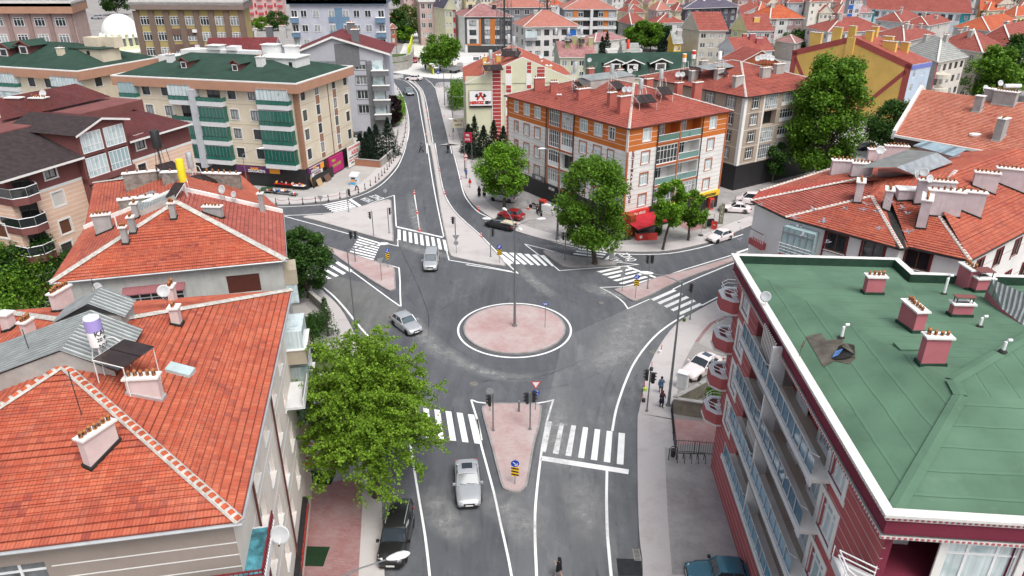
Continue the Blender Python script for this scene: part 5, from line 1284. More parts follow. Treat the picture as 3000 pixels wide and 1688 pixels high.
sat_dish(ko.roof_at(1908,236),1.6,.5,-30,'dark brown satellite dish at the back of the red corner roof',True)
mast(ko.roof_at(1745,225),2.2,'aerial mast among the dishes at the back of the corner roof')
# signs and awning at the foot of the block
q=MB();q.box(-.3,4.4,0,.5,2.25,3.0,'sign_red',g0);sg=q.build('shop_sign',ko.root);signtext(ko,sg,'dostlar simit',.62,'white_paint',g0,2.1,2.6,.52,.01)
q=MB();q.hexa([g0(-.4,.5,2.2),g0(5.2,.5,2.2),g0(5.8,3.6,1.75),g0(-.6,3.6,1.75),g0(-.4,.5,2.28),g0(5.2,.5,2.28),g0(5.8,3.6,1.82),g0(-.6,3.6,1.82)],pm('awning_red',(.50,.03,.045),.8,.25,.6));q.face([g0(-.6,3.62,1.5),g0(5.8,3.62,1.5),g0(5.8,3.62,1.8),g0(-.6,3.62,1.8)],'black');q.build('awning',ko.root)
pm('sign_yellow',(.78,.50,.03),.5,.05,1)
q=MB();q.box(14.3,19.2,0,.25,2.1,2.95,'sign_yellow',g0);sg=q.build('shop_sign',ko.root);signtext(ko,sg,'umutsan',.75,'black',g0,17.2,2.5,.27,.02)
q=MB();q.box(7,10.4,0,.3,1.9,2.6,pm('sign_lime',(.45,.70,.05),.5,.05,1),g0);q.build('shop_sign',ko.root)
q=MB();q.box(7.2,10.2,0,.3,2.9,3.7,'grey_dark',g3);q.box(6.6,13.5,0,.32,2.0,2.9,'black',g3);sg=q.build('shop_sign',ko.root);signtext(ko,sg,'EREN',.6,'white_paint',g3,8.8,3.3,.32);signtext(ko,sg,'AKIM',.6,'white_paint',g3,12.2,2.4,.34,.01)
# ---------------------------------------------------------------- tan block behind it
pm('tan',(.40,.33,.265),.85,.07,.5,streak=.08)
zt=15.0;evt=rect_px((1830,185),(2186,286),(2400,225),zt,L=24,W=22)
tb=Bld('apartment_block','tan rendered block with red roof behind the white and orange corner block','building',inset(evt,.5),zt-.12)
Tq=lambda x,y:(2050+x/2.423,170+y/2.423);h0,h3=tb.e(0),tb.e(3)
rz_=[h0.hit(*Tq(x,y))[1]for x,y in((398,320),(380,438),(362,560),(342,678))];print('tan rows',rz_,h0.hit(*Tq(345,800)))
four(tb,0,tb.u(0,*Tq(398,320)),1.6,1.7,'tan','tan',rows=rz_);four(tb,3,tb.u(3,*Tq(222,310)),1.6,1.7,'tan','tan',rows=rz_);four(tb,3,tb.u(3,*Tq(75,262)),1.7,1.7,'tan','tan',rows=rz_)
ua,ub=tb.u(0,*Tq(470,300)),tb.u(0,*Tq(560,285))
for k,z in enumerate(rz_):
 tb.win(0,(ua+ub)/2,z-1.3,ub-ua,2.3,'glz2' if k in(0,2,3)else 'balc',.1 if k!=1 else 1.0);tb.win(0,ub+2.6,z-1.1,3.2,2.0,'glz',.1)
tb.lines=[((0,3),z-1.5,.06,'white_paint')for z in rz_]
tb.cuts=[rz_[-1]-1.7];tb.colorfn=lambda i,u,z,L:'tan' if z>rz_[-1]-1.7 else 'black'
tb.walls('tan')
q=MB();q.box(-.05,.55,-.02,.07,rz_[-1]-1.7,zt-.2,'white_paint',h0);q.box(h3.L-.5,h3.L+.06,-.02,.06,rz_[-1]-1.7,zt-.2,'white_paint',h3);q.box(ua-.5,ua-.2,-.02,.06,rz_[-1]-1.7,zt-.2,'white_paint',h0);each(q,'pilaster',tb.root)
tb.hip(evt,zt,3.2,MATS['tiles_red'],course=.42,caps='spots',capr=.14,edge='dark_steel')
for(x,y,w,n)in((2105,230,1.5,5),(2160,252,1.8,5),(2240,226,2.0,6),(2030,235,1.5,4),(2280,215,2,4),(2058,205,1.4,4)):tb.chimney(x,y,w,.7,1.5,'grey_plaster' if x<2100 else 'concrete',h0.a,n)
for px,py,lb,bd in((2000,225,'white solar tank with orange band on the tan block roof','sign_orange'),(2027,215,'white solar tank with red band on the tan block roof','red_plastic'),(2102,220,'white lettered solar tank at the middle of the tan block roof',None)):
 solar_heater(tb.roof_at(px,py),10,lb,tank='white_plastic',H=2.4,panels=2,tr=.34,th=1.3,band=bd)
for k,(px,py)in enumerate(((2215,207),(2226,203),(2236,202),(2246,204),(2256,206))):sat_dish(tb.roof_at(px,py),1.9,.55,-20+k*6,'one of the five grey dishes clustered at the right end of the tan block ridge, number %s from the left'%('first','second','third','fourth','fifth')[k]if 0 else('leftmost','second','middle','fourth','rightmost')[k]+' of the five grey dishes clustered on the ridge of the tan block')
for k,(px,py)in enumerate(((1983,250),(1997,248))):sat_dish(tb.roof_at(px,py),1.6,.5,-20,('left','right')[k]+' one of two dishes on the salmon chimney beside the tan roof')
q=MB();P=tb.roof_at(2120,205)
q.face([kf(-5,-2,.8),kf(4,-2,.8),kf(4,1,.5),kf(-5,1,.5)],'zinc_sheet',[(0,0),(9,0),(9,3),(0,3)]);q.build('light_well_roof',tb.root)
q=MB();q.box(4.0,4.3,.1,.9,-.2,0,'black');
# ---------------------------------------------------------------- maroon block with green roof, near right
pm('maroon',(.40,.105,.11),.8,.10,.6,streak=.05);pm('rose_render',(.46,.150,.175),.9,.10,1.0,bmp=.2,streak=.12);pm('cornice',(.66,.65,.63),.8,.10,1.5,streak=.1)
zr_=17.1;A_,B_,C_,D_=(Vector(G(x,y,zr_))for x,y in((2142,742),(2595,1510),(2633,755),(2680,797)))
ex=(C_-A_).normalized();es=Vector((math.cos(R(-5)),math.sin(R(-5))))
ev=[tuple(B_),tuple(B_+es*18),tuple(D_+ex*12),tuple(D_),tuple(C_),tuple(A_)]
rb2=Bld('apartment_block','maroon apartment block with green sheet roof, white cornice and long glass balconies, nearest right','building',inset(ev,.55),zr_-1.25)
W_=rb2.e(5);SF=rb2.e(0);Kq=lambda x,y:(1900+x/2.106,1000+y/2.106);K2=lambda x,y:(1950+x/2.842,740+y/2.842)
def sc(u):return u*W_.L/25.5
fl=[14.15,11.2,8.25,5.3,2.35]
ua,ub=W_.hit(*K2(690,690))[0],W_.hit(*Kq(1010,850))[0]
ua,ub=5.3,17.9;um=10.6
print('west L',W_.L,[W_.hit(*Kq(*p))for p in((1065,930),(990,1250),(1150,870),(1085,1150))],[W_.hit(*K2(*p))for p in((650,440),(690,600),(620,400))])
uw=W_.hit(*Kq(1150,870))[0];uw2=W_.hit(*K2(665,440))[0]
for f in fl[:4]:
 rb2.win(5,uw,f-.2+.25,1.7,1.85,'red');rb2.win(5,uw2,f+.05,1.5,1.8,'red')
 rb2.open[5]+=[(ua,um-.1,f-.0,f+2.35,.55),(um+.1,ub,f,f+2.35,.55)]
u=SF.hit(2880,1625)[0];rb2.cols(0,[u,u+5.5],[13.6,10.7],2.6,1.9,'red')
pm('stripe_pale',(.52,.40,.40),.8,.05,1);rb2.open[0].append((.3,4.6,13.35,16.0,2.2))
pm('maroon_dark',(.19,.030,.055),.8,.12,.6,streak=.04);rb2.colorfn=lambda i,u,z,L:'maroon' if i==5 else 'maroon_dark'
rb2.lines=[((0,5,1),.5+.52*k,.03,'stripe_pale')for k in range(31)]
rb2.walls('maroon')
for k,f in enumerate(fl[:4]):
 q=MB();q.box(ua-.15,ub+.25,0,.88,f-.22,f-.02,'cornice',W_);q.box(ua-.2,ub+.3,.86,.93,f-.40,f-.02,'balcony_white',W_)
 for j in range(int((ub-ua)/.16)):q.box(ua+j*.16,ua+j*.16+.08,.93,.945,f-.38,f-.30,'black',W_)
 bo=q.build('balcony',rb2.root);q=MB()
 q.box(ua+.01,ub-.01,-.54,.02,f-.015,f+.014,pm_auto((.38,.33,.28)),W_);q.box(um-.1,um+.1,-.53,.8,f,f+2.3,'white_wall',W_)
 q.build('balcony_floor',bo);r=MB()
 for a,c in((ua,um-.15),(um+.15,ub)):
  n=int((c-a)/.85)
  for j in range(n):
   x0,x1=a+(c-a)*j/n,a+(c-a)*(j+1)/n;r.face([W_(x0,.80,f),W_(x1,.80,f),W_(x1,.80,f+.85),W_(x0,.80,f+.85)],'blue_glass');r.tube([W_(x0,.84,f-.2),W_(x0,.84,f+1.0)],.022,'galvanised',4)
  r.tube([W_(a,.84,f+1.0),W_(c-.3,.84,f+1.0),W_(c,.6,f+1.0)],.035,'galvanised',6)
 r.build('railing',bo)
 for j,(a,w_,st)in enumerate(((ua+1.3,1.3,'rdoor'),(um-1.4,1.4,'red'),(um+2.0,1.2,'rdoor'),(ub-1.5,1.9,'red'))):
  x,y_=win_data(w_,2.1,st);o=obj('window',x,rb2.root);o.location=Vector(W_.pt(a,-.47,f+.03))-Vector(rb2.root['_w']);o.rotation_euler=(0,0,W_.a);obj('pane',y_,o)
 # striped awning on one floor, blind
 if k in(0,2):
  q=MB()
  for j in range(10):x=um-2.6+j*.24;q.box(x,x+.12,.5,.56,f+.6,f+2.3,'white_paint',W_);q.box(x+.12,x+.24,.5,.56,f+.6,f+2.3,'brown_frame',W_)
  q.build('sun_blind',rb2.root)
 # octagonal corner balcony at the north end
 pc=[(-.2,-1.2),(-1.2,-.5),(-1.3,.4),(-.7,1.0),(.4,1.0),(1.0,.4),(1.0,0),(0,0)]
 P_=ccw([W_(u,d_2,0)[:2]for u,d_2 in pc]);q=MB();q.prism(P_,f-.75,f+.1,'maroon');q.prism(inset(P_,-.08),f-.85,f-.75,'cornice');bo=q.build('balcony',rb2.root)
 q=MB();pin=inset(P_,.3)
 for j in range(len(P_)):
  a,b,c,d_3=P_[j],P_[(j+1)%8],pin[(j+1)%8],pin[j];q.hexa([(*a,f+.1),(*b,f+.1),(*c,f+.1),(*d_3,f+.1),(*a,f+.2),(*b,f+.2),(*c,f+.2),(*d_3,f+.2)],'balcony_white')
  for hh in(.55,.8):q.tube([(*[(x+y)/2 for x,y in zip(a,d_3)],f+hh),(*[(x+y)/2 for x,y in zip(b,c)],f+hh)],.025,'white_frame',4)
 q.build('railing',bo);q=MB();q.face([(*p,f+.105)for p in inset(P_,.3)],pm_auto((.16,.05,.05)));q.build('balcony_floor',bo)
# cornice, parapet and roof
inn=inset(ev,.40);q=MB();n=6
for i in range(n):
 a,c=ev[i],ev[(i+1)%n];ia,ic=inn[i],inn[(i+1)%n]
 q.face([(*a,zr_-.12),(*c,zr_-.12),(*c,zr_),(*a,zr_)],'cornice');q.face([(*a,zr_),(*c,zr_),(*ic,zr_),(*ia,zr_)],'cornice');q.face([(*ia,zr_-.75),(*ic,zr_-.75),(*ic,zr_),(*ia,zr_)],'green_dark' if 'green_dark' in MATS else pm('green_dark',(.025,.060,.040),.8,.2,2))
e15=inset(ev,.12);e30=inset(ev,.22)
for poly,za,zb,m in((e15,zr_-.34,zr_-.12,'cornice'),(e30,zr_-1.05,zr_-.34,'maroon_dark'),(e15,zr_-1.2,zr_-1.05,'cornice')):
 for i in range(n):a,c=poly[i],poly[(i+1)%n];q.face([(*a,za),(*c,za),(*c,zb),(*a,zb)],m)
 if za<zr_-1.1:q.face([(x,y,za)for x,y in poly][::-1],m)
for i in(0,5):
 fr=Fr(e15[i],e15[(i+1)%n]);N=int(fr.L/.2)
 for j in range(N):q.box(j*.2,j*.2+.1,0,.02,zr_-.30,zr_-.18,'maroon',fr);q.box(j*.2,j*.2+.1,0,.02,zr_-1.17,zr_-1.09,'maroon',fr)
q.build('parapet',rb2.root)
zr0=zr_-.55;apx=Vector((*G(2815,1160,zr_+1.0),zr_+1.0));ap2=Vector((*G(2791,1116,zr_+1.05),zr_+1.05));ap3=Vector((*G(3090,940,zr_+1.05),zr_+1.05))
e6=[Vector((*p,zr0))for p in inn];gs=MATS['green_sheet'];mb=MB()
A6,B6,C6,D6=e6[5],e6[0],e6[4],e6[3];far=Vector((*G(3200,1560,zr0),zr0))
rb2.plane(mb,(A6,B6,apx,ap2),gs);rb2.plane(mb,(B6,e6[1],apx+(e6[1]-B6)*.75,apx),gs)
rb2.plane(mb,(C6,A6,ap2),gs);rb2.plane(mb,(D6,C6,ap2),gs);rb2.plane(mb,(e6[2],D6,ap2,ap3),gs);rb2.plane(mb,(ap2,apx,apx+(e6[1]-B6)*.75,ap3),gs)
rb2.roof=mb.build('roof',rb2.root);mb=MB()
for p,q_ in((B6,apx),(apx,ap2),(ap2,ap3)):
 t=(q_-p).normalized();s_=t.cross(Vector((0,0,1))).normalized()*.28;u_=Vector((0,0,.05));mb.face([p-s_+u_*.6,q_-s_+u_*.6,q_+u_*1.6,p+u_*1.6],gs,[(0,0),(.5,0),(.5,.5),(0,.5)]);mb.face([p+u_*1.6,q_+u_*1.6,q_+s_+u_*.6,p+s_+u_*.6],gs,[(0,0),(.5,0),(.5,.5),(0,.5)])
mb.build('ridge_strip',rb2.root)
RRD='rose_render';GD='green_dark'
rb2.chimney(2555,860,1.00,0.46,1.08,RRD,R(-3),4,flash=GD);rb2.chimney(2665,960,0.55,1.44,1.20,RRD,R(2),6,flash=GD);rb2.chimney(2725,1065,1.07,0.46,1.40,RRD,R(-3),4,flash=GD);rb2.chimney(2810,925,1.04,0.44,0.72,RRD,R(-3),0,flash=GD);rb2.chimney(2825,840,0.52,1.18,1.28,RRD,R(2),4,flash=GD);rb2.chimney(2865,850,0.96,0.89,0.88,RRD,R(2),0,flash=GD)
def cowl(b,P,ang,w,l,h):
 q=MB();ca,sa=math.cos(ang),math.sin(ang)
 def f(x,y,z):return(P.x+x*ca-y*sa,P.y+x*sa+y*ca,P.z+z)
 for x in(-w/2+.1,w/2-.1):
  for y in(-l/2+.08,l/2-.08):q.box(x-.02,x+.02,y-.02,y+.02,h,h+.42,'dark_steel',f)
 q.box(-w/2,w/2,-l/2,l/2,h+.42,h+.46,'choc',f);q.box(-w*.3,w*.3,-l*.2,l*.2,h+.085,h+.1,'black',f);return q.build('chimney_cowl',b.root)
cowl(rb2,rb2.roof_at(2810,925),R(-3),1.04,.44,.72);cowl(rb2,rb2.roof_at(2865,850),R(2),.96,.8,.88)
for px,py,h in((2465,990,.75),(2765,862,1.2),(2870,957,.6),(2938,1030,.6)):
 P=rb2.roof_at(px,py);q=MB();q.tube([P-Vector((0,0,.1)),P+Vector((0,0,h*.85)),P+Vector((.08,0,h)),P+Vector((.25,.0,h))],.075,'white_plastic',8);q.lathe([(.2,0),(.16,.06),(.08,.1)],'bitumen',P,10);q.build('vent_pipe',rb2.root)
# torn patch
q=MB();P=[rb2.roof_at(x,y)+Vector((0,0,.03))for x,y in zz(2200,840,[(515,475),(660,440),(710,510),(880,490),(860,530),(960,570),(985,680),(930,735),(790,705),(685,765)])]
q.face(P,pm('felt_worn',(.125,.115,.095),.95,.35,1.6,bmp=.5));q.build('roof_patch',rb2.root)
q=MB();P=[rb2.roof_at(x,y)+Vector((0,0,h))for(x,y),h in zip(zz(2200,840,[(830,565),(900,575),(965,600),(975,680),(890,700),(800,700),(760,690),(800,620)]),(.05,.25,.3,.22,.15,.1,.06,.06))]
q.face(P,'bitumen');q.face([p+Vector((.0,0,.06))for p in(P[0]*.5+P[6]*.5,P[1]*.6+P[5]*.4,P[5]*.8+P[1]*.2,P[6])],pm('blue_sheet',(.10,.25,.60),.4,.3,5));q.face([P[1],P[2],P[3],P[2]*.7+P[1]*.3-Vector((.5,0,.1))],'felt_worn');q.build('torn_felt',rb2.root)
P=rb2.roof_at(2660,1020);q=MB();q.box(-.55,.55,-.35,.35,0,.12,'green_sheet',lambda x,y,z:(P.x+x,P.y+y,P.z+z));q.build('roof_hatch',rb2.root)
sat_dish(Vector((*G(2240,895,zr_),zr_)),.55,.36,-40,'pale satellite dish on the white cornice of the green roof')
t=thing('flag','small dark torn flag on a bent wire at the edge of the green roof','flag',(*G(2338,1060,zr_-.3),zr_-.3));q=MB();q.tube([(0,0,0),(.02,0,.9),(.08,0,1.2)],.012,'dark_steel',4);q.build('pole',t);q=MB();q.face([(.0,0,.75),(.08,0,1.0),(.22,.02,1.35),(.1,0,.8)],'choc');q.build('cloth',t)
# grey sheet roof on the stair head at the right edge
q=MB();P=[Vector((*G(x,y,z_),z_))for x,y,z_ in((2890,850,17.3),(2935,905,17.3),(3060,1000,17.4),(3100,900,18.6),(2905,818,18.2))]
q.face([P[0],P[1],P[2],P[3],P[4]],'zinc_sheet',[(0,0),(1,0),(4,0),(4,3),(0,3)]);q.face([P[1]-Vector((0,0,1.6)),P[2]-Vector((0,0,1.6)),P[2],P[1]],'rose_render');q.face([P[0]-Vector((0,0,1.6)),P[1]-Vector((0,0,1.6)),P[1],P[0]],'rose_render');q.build('stair_head',rb2.root)
# south-west corner balcony
fz=13.2;pc=[(-1.25,-.9),(-1.25,.3),(-.5,1.5),(.9,2.0),(2.6,2.0),(3.9,1.6),(4.7,.6),(4.7,0),(0,0)]
P_=ccw([SF(u,d_2,0)[:2]for u,d_2 in pc]);q=MB();q.prism(P_,fz-.8,fz+.02,'maroon');q.prism(inset(P_,-.08),fz-.80,fz-.8,'cornice');bo=q.build('balcony',rb2.root)
q=MB();q.face([(*p,fz+.03)for p in inset(P_,.02)],pm_auto((.38,.33,.28)));q.box(.3,4.6,-2.2,0,fz+.03,fz+.04,pm_auto((.38,.33,.28)),SF);q.build('balcony_floor',bo);q=MB();pin=inset(P_,.22)
for j in range(len(P_)-2 if False else len(P_)):
 a,b,c,d_3=P_[j],P_[(j+1)%9],pin[(j+1)%9],pin[j]
 mid=(Vector(a)+Vector(b))/2;inside=min(abs((mid-Vector(SF.o.xy)).dot(Vector(SF.n.xy))),9)<.1 and(mid-Vector(SF.o.xy)).dot(Vector(SF.e.xy))>0
 if inside:continue
 q.hexa([(*a,fz),(*b,fz),(*c,fz),(*d_3,fz),(*a,fz+.45),(*b,fz+.45),(*c,fz+.45),(*d_3,fz+.45)],'balcony_white')
 for hh in(.7,.95):q.tube([(*[(x+y)/2 for x,y in zip(a,d_3)],fz+hh),(*[(x+y)/2 for x,y in zip(b,c)],fz+hh)],.03,'white_frame',5)
 q.tube([(*a,fz+.4),(*a,fz+.95)],.025,'white_frame',4)
q.build('railing',bo)
a,b_=win_data(1.0,2.1,'door');o=obj('balcony_door',a,rb2.root);o.location=Vector(SF.pt(1.6,-2.1,fz+.05))-Vector(rb2.root['_w']);o.rotation_euler=(0,0,SF.a);obj('pane',b_,o)
# ---------------------------------------------------------------- white block with maroon frames and red hip roofs, right
z=14.0
def gp(x,y,zz_=None):zq=z if zz_ is None else zz_;return Vector((*G(x,y,zq),zq))
P0_,P1_,P2_,P3_,P4_,P5_=gp(2225,560),gp(2199,588),gp(2300,637),gp(2642,730),gp(2663,724),gp(2843,764)
er=(gp(3000,682)-P5_).normalized();P6_=P5_+er*24;bk=Vector((-er.y,er.x,0));P7_=P6_+bk*19;P8_=P0_+er*9
wallp=[tuple(p.xy)for p in(P1_,P2_,P3_,P4_,P5_,P6_,P7_,P8_,P0_)];wallp=ccw(wallp)
r2b=Bld('apartment_block','white block with maroon window frames and sprawling red hip roofs behind the green roof','building',inset(wallp,.4),z-.1)
def edge_of(b,p,q):
 best=min(range(b.n),key=lambda i:(Vector(b.poly[i])-Vector(p.xy)).length+(Vector(b.poly[(i+1)%b.n])-Vector(q.xy)).length);return best
i23,i45,i56=edge_of(r2b,P2_,P3_),edge_of(r2b,P4_,P5_),edge_of(r2b,P5_,P6_)
Rq=lambda x,y:(2140+x/1.693,440+y/1.693)
for x,y in((522,460),(705,500)):u,zc_=r2b.e(i23).hit(*Rq(x,y));r2b.cols(i23,[u],[zc_-.8,zc_-3.7],1.7,1.6,'r2')
u,zc_=r2b.e(i45).hit(*Rq(925,545));r2b.cols(i45,[u],[zc_-.8],1.8,1.6,'r2')
for k in range(5):r2b.cols(i56,[3.0+k*3.6],[11.6,8.6,5.6],1.2,1.5,'r2')
r2b.lines=[((i56,),z-1.6-2.95*k,.04,'tan_line')for k in range(4)]
r2b.walls('wall_white')
fr=r2b.e(i23);ua=r2b.u(i23,*Rq(265,450));ub=r2b.u(i23,*Rq(430,480));print('r2 bay',ua,ub)
ua=max(ua,.2)
for k in range(3):
 zb=10.9-2.95*k;q=MB();q.box(ua,ub,0,1.0,zb-.7,zb,'maroon',fr);bo=q.build('balcony',r2b.root);q=MB();q.box(ua+.05,ub-.05,0,.92,zb,zb+2.5,'curtain_glass',fr)
 for j in range(6):x=ua+(ub-ua)*j/5;q.box(x-.03,x+.03,.9,.97,zb,zb+2.5,'steel',fr)
 q.box(ua,ub,.9,.98,zb+2.0,zb+2.08,'steel',fr)
 for j in range(4):q.tube([fr(ua-.1,1.15,zb+.2+.28*j),fr(ub+.1,1.15,zb+.2+.28*j)],.03,'white_frame',5)
 q.build('glazing',bo)
i12=edge_of(r2b,P1_,P2_);fr=r2b.e(i12)
for k in range(3):
 zb=10.6-2.95*k;q=MB();q.box(.5,2.4,-.2,.5,zb-.6,zb,'maroon',fr);bo=q.build('balcony',r2b.root);q=MB()
 for j in range(9):x=.5+1.9*j/8;q.tube([fr(x,.45,zb),fr(x,.45,zb+.9)],.02,'white_frame',4)
 q.tube([fr(.5,.45,zb+.9),fr(2.4,.45,zb+.9)],.04,'brown_frame',5);q.build('railing',bo)
tubex=r2b.u(i23,*Rq(455,440));tube_part(r2b,'downpipe',[r2b.e(i23)(ub+.5,.1,z-.2),r2b.e(i23)(ub+.5,.1,.2)],.07,'maroon_paint')
tr=MATS['tiles_orange2'];mb=MB()
apA=gp(2553,575,15.4);apB=gp(2722,592,15.7);T1=gp(2600,525,16.3);T2_=gp(2800,500,16.9);ridgeE=T2_+er*14;V=gp(2600,592,15.0);W1=gp(2560,515,16.1)
r2b.plane(mb,(P2_,P3_,apA),tr,.36);r2b.plane(mb,(P4_,P5_,apB,V),tr,.36);r2b.plane(mb,(P1_,P2_,apA,W1),MATS['tiles_red'],.36);r2b.plane(mb,(P0_,P1_,W1,gp(2450,490,15.6)),MATS['tiles_dark'],.36)
r2b.plane(mb,(P5_,P6_,ridgeE,T2_,apB),tr,.42);r2b.plane(mb,(P7_,P8_,T1,T2_,ridgeE),tr);r2b.plane(mb,(P8_,P0_,gp(2450,490,15.6),W1,T1),tr)
for f in((P3_,P4_,V),(P3_,V,apA),(apA,V,T1),(apA,T1,W1),(V,apB,T1),(apB,T2_,T1)):r2b.plane(mb,f,tr)
for a,c in((P0_,P1_),(P1_,P2_),(P2_,P3_),(P3_,P4_),(P4_,P5_),(P5_,P6_)):mb.face([a-Vector((0,0,.16)),c-Vector((0,0,.16)),c,a],'dark_steel')
mb.face([p-Vector((0,0,.16))for p in(P8_,P7_,P6_,P5_,P4_,P3_,P2_,P1_,P0_)],'white_paint')
r2b.roof=mb.build('roof',r2b.root);r2b.caps([(P2_,apA),(P3_,apA),(P5_,apB),(P1_,W1),(P0_,gp(2450,490,15.6)),(apB,T2_)],'spots',.13)
q=MB()
for a,c in((P3_,V),(V,gp(2640,600,15.4))):t_=(c-a).normalized();s_=t_.cross(Vector((0,0,1))).normalized()*.35;u_=Vector((0,0,.09));q.face([a-s_+u_,c-s_+u_,c+s_+u_,a+s_+u_],'bitumen')
q.build('valley_felt',r2b.root)
LP=pm('lilac_plaster',(.56,.50,.52),.9,.12,1.2,bmp=.3,streak=.25);LP='lilac_plaster';aE=math.atan2(er.y,er.x)
for x,y,w,l,h,a,n in((2512,585,.6,1.5,1.7,R(-25),5),(2595,610,.6,1.4,1.7,R(-25),5),(2700,650,.7,2.4,2.1,R(-30),8),(2760,615,2.6,.6,1.6,R(-22),6),(2828,620,2.3,.6,1.7,R(-22),5),(2735,575,2.8,.5,1.3,R(-15),9),(2880,555,1.9,.6,1.5,R(-22),6),(2960,550,2.9,.6,1.7,R(-24),9),(2460,512,1.8,.7,1.4,R(-12),5),(2520,515,1.8,.7,1.2,R(-12),6),(2560,475,1.6,.7,1.4,R(-12),5),(2620,462,2.4,.6,1.3,R(-12),7)):
 r2b.chimney(x,y,w,l,h,LP,a,n,flash='bitumen')
r2b.chimney(2655,580,1.7,1.2,.8,LP,R(-12),0,flash='bitumen')
sat_dish(gp(2700,535,17.2),.9,.45,-40,'round grey dish right of the corrugated roof hood');sat_dish(gp(2715,555,17),.9,.4,10,'grey dish behind the long row of chimney pots');sat_dish(gp(2572,470,16.6),1.0,.5,-10,'white dish with a brown face on the lilac chimney at the back');sat_dish(gp(2675,545,16.8),1.0,.42,40,'battered grey dish on the open square shaft')
seam_metal('corrugated',(.50,.56,.60),.16);seam_metal('corrugated_old',(.33,.34,.32),.16);seam_metal('blue_sheet_roof',(.38,.50,.56),3.0)
q=MB();zs_=17.3;a,b,c,d_3=gp(2510,492,zs_),gp(2626,490,zs_+.5),gp(2745,447,zs_+.5),gp(2660,438,zs_)
q.face([gp(2685,515,zs_-.5),gp(2790,475,zs_-.5),c,b],'corrugated',[(0,0),(5,0),(5,3),(0,3)]);q.face([a,b,c,d_3],'corrugated_old',[(0,0),(0,5),(6,5),(6,0)])
q.face([gp(2572,520,16),gp(2668,520,16),gp(2684,513,zs_-.45),gp(2626,492,zs_+.45),gp(2572,494,zs_)],LP);q.face([gp(2668,520,16),gp(2790,485,16),gp(2790,477,zs_-.55),gp(2684,515,zs_-.5)],LP);q.build('stair_head',r2b.root)
# ---------------------------------------------------------------- tiled block with grey parapet, right edge
z=13.0
tp=pm('brown_tile_band',(.06,.035,.032),.7,.25,3);pm('yellow_wall',(.66,.60,.30),.85,.08,.6)
Q1,Q2,Q3,Q4=gp(2622,398),gp(2700,428),gp(3150,505),gp(2775,275)
d1=(gp(3000,466)-gp(2622,398)).normalized();d2=(gp(2775,278)-gp(2622,398)).normalized();ev=[tuple(Q1.xy),tuple((Q1+d1*30).xy),tuple((Q1+d1*30+d2*25).xy),tuple((Q1+d2*25).xy)]
yb=Bld('apartment_block','pale yellow block with brown tile band and large salmon tile roof, right edge','building',inset(ev,.4),z-1.0)
yb.cols(0,[yb.u(0,2858,480),yb.u(0,2858,480)+5],[9.2,6.2],2.2,1.6,'peach');yb.walls('yellow_wall')
mb=MB();e4=[Vector((*p,z+.1))for p in ev];rr=gp(2775,283,17.5);pit=4.0
k1=(e4[0]+e4[3])/2;k1.z=z+4.3;k2=k1+(e4[1]-e4[0]);yb.plane(mb,(e4[0],e4[1],k2,k1),tile_mat('tiles_salmon',(.50,.16,.10),(.58,.26,.18),(.34,.10,.07),.33,.36,worn=.3,wornc=(.62,.45,.38)),.36);yb.plane(mb,(e4[2],e4[3],k1,k2),MATS['tiles_salmon']);yb.roof=mb.build('roof',yb.root)
q=MB();fr=Fr(ev[0],ev[1]);q.box(0,30,-.3,.1,z-1.1,z-.15,'brown_tile_band',fr);q.box(-.1,30,-.3,.2,z-.15,z+.15,'white_paint',fr);q.build('fascia',yb.root)
q=MB()
for a,c in((e4[3],k1),(k1,e4[0])):
 s_=(e4[0]-e4[1]).normalized()*.45;h=Vector((0,0,.55));q.hexa([a-h,c-h,c+s_-h,a+s_-h,a+h,c+h,c+s_+h,a+s_+h],'cornice')
q.face([e4[3],e4[0],k1-Vector((0,0,0))],'yellow_wall');q.build('parapet',yb.root);a_=math.atan2(d1.y,d1.x)
yb.chimney(2862,325,.9,.9,1.9,'grey_plaster',a_,0,flash='galvanised');yb.chimney(2925,405,.9,1.6,2.4,'grey_plaster',a_,5,flash='galvanised');yb.chimney(2940,305,2.6,1,1.6,'grey_plaster',a_,8,flash='galvanised');yb.chimney(2896,290,1.2,1.0,1.3,'grey_plaster',a_,1)
P=yb.roof_at(2857,395);q=MB();q.lathe([(.75,-.1),(.75,.12),(.6,.18),(.01,.25)],'white_plastic',P,10,1,.7);q.build('skylight',yb.root)
sat_dish(yb.roof_at(2878,290),1.3,.6,20,'white dish at the ridge of the salmon tile roof');sat_dish(yb.roof_at(2920,280),2.0,.6,10,'white dish beside the horizontal water drum on the salmon roof ridge')
t=thing('water_drum','horizontal white water drum on the ridge of the salmon tiled roof','water heater',tuple(yb.roof_at(2955,285)+Vector((0,0,1.8))));q=MB();q.tube([(-1.2,0,0),(1.4,0,0)],.35,'white_plastic',12);q.build('tank',t);q=MB();q.tube([(-.8,0,-2),(-.8,0,0)],.04,'steel');q.tube([(.9,0,-2),(.9,0,0)],.04,'steel');q.build('stand',t)
t=thing('sheet_roofed_hut','pale blue sheet metal roof on a small penthouse between the two red roofs','roof hut',(*G(2740,440,14),0),world=True);q=MB();a,b,c,d_3=gp(2675,426,16.5),gp(2792,458,16.5),gp(2835,438,16.9),gp(2712,412,16.9)
q.face([a,b,c,d_3],'blue_sheet_roof',[(0,0),(5,0),(5,2),(0,2)]);q.face([a-Vector((0,0,.12)),b-Vector((0,0,.12)),b,a],'steel');q.build('roof',t);q=MB();a,b,c,d_3=[p*.8+(gp(2675,426,16.5)+gp(2835,438,16.9))*.1 for p in(a,b,c,d_3)]
for p,r in((a,b),(b,c),(c,d_3),(d_3,a)):q.face([(p.x,p.y,8),(r.x,r.y,8),(r.x,r.y,16.5),(p.x,p.y,16.5)],LP)
q.build('wall',t)
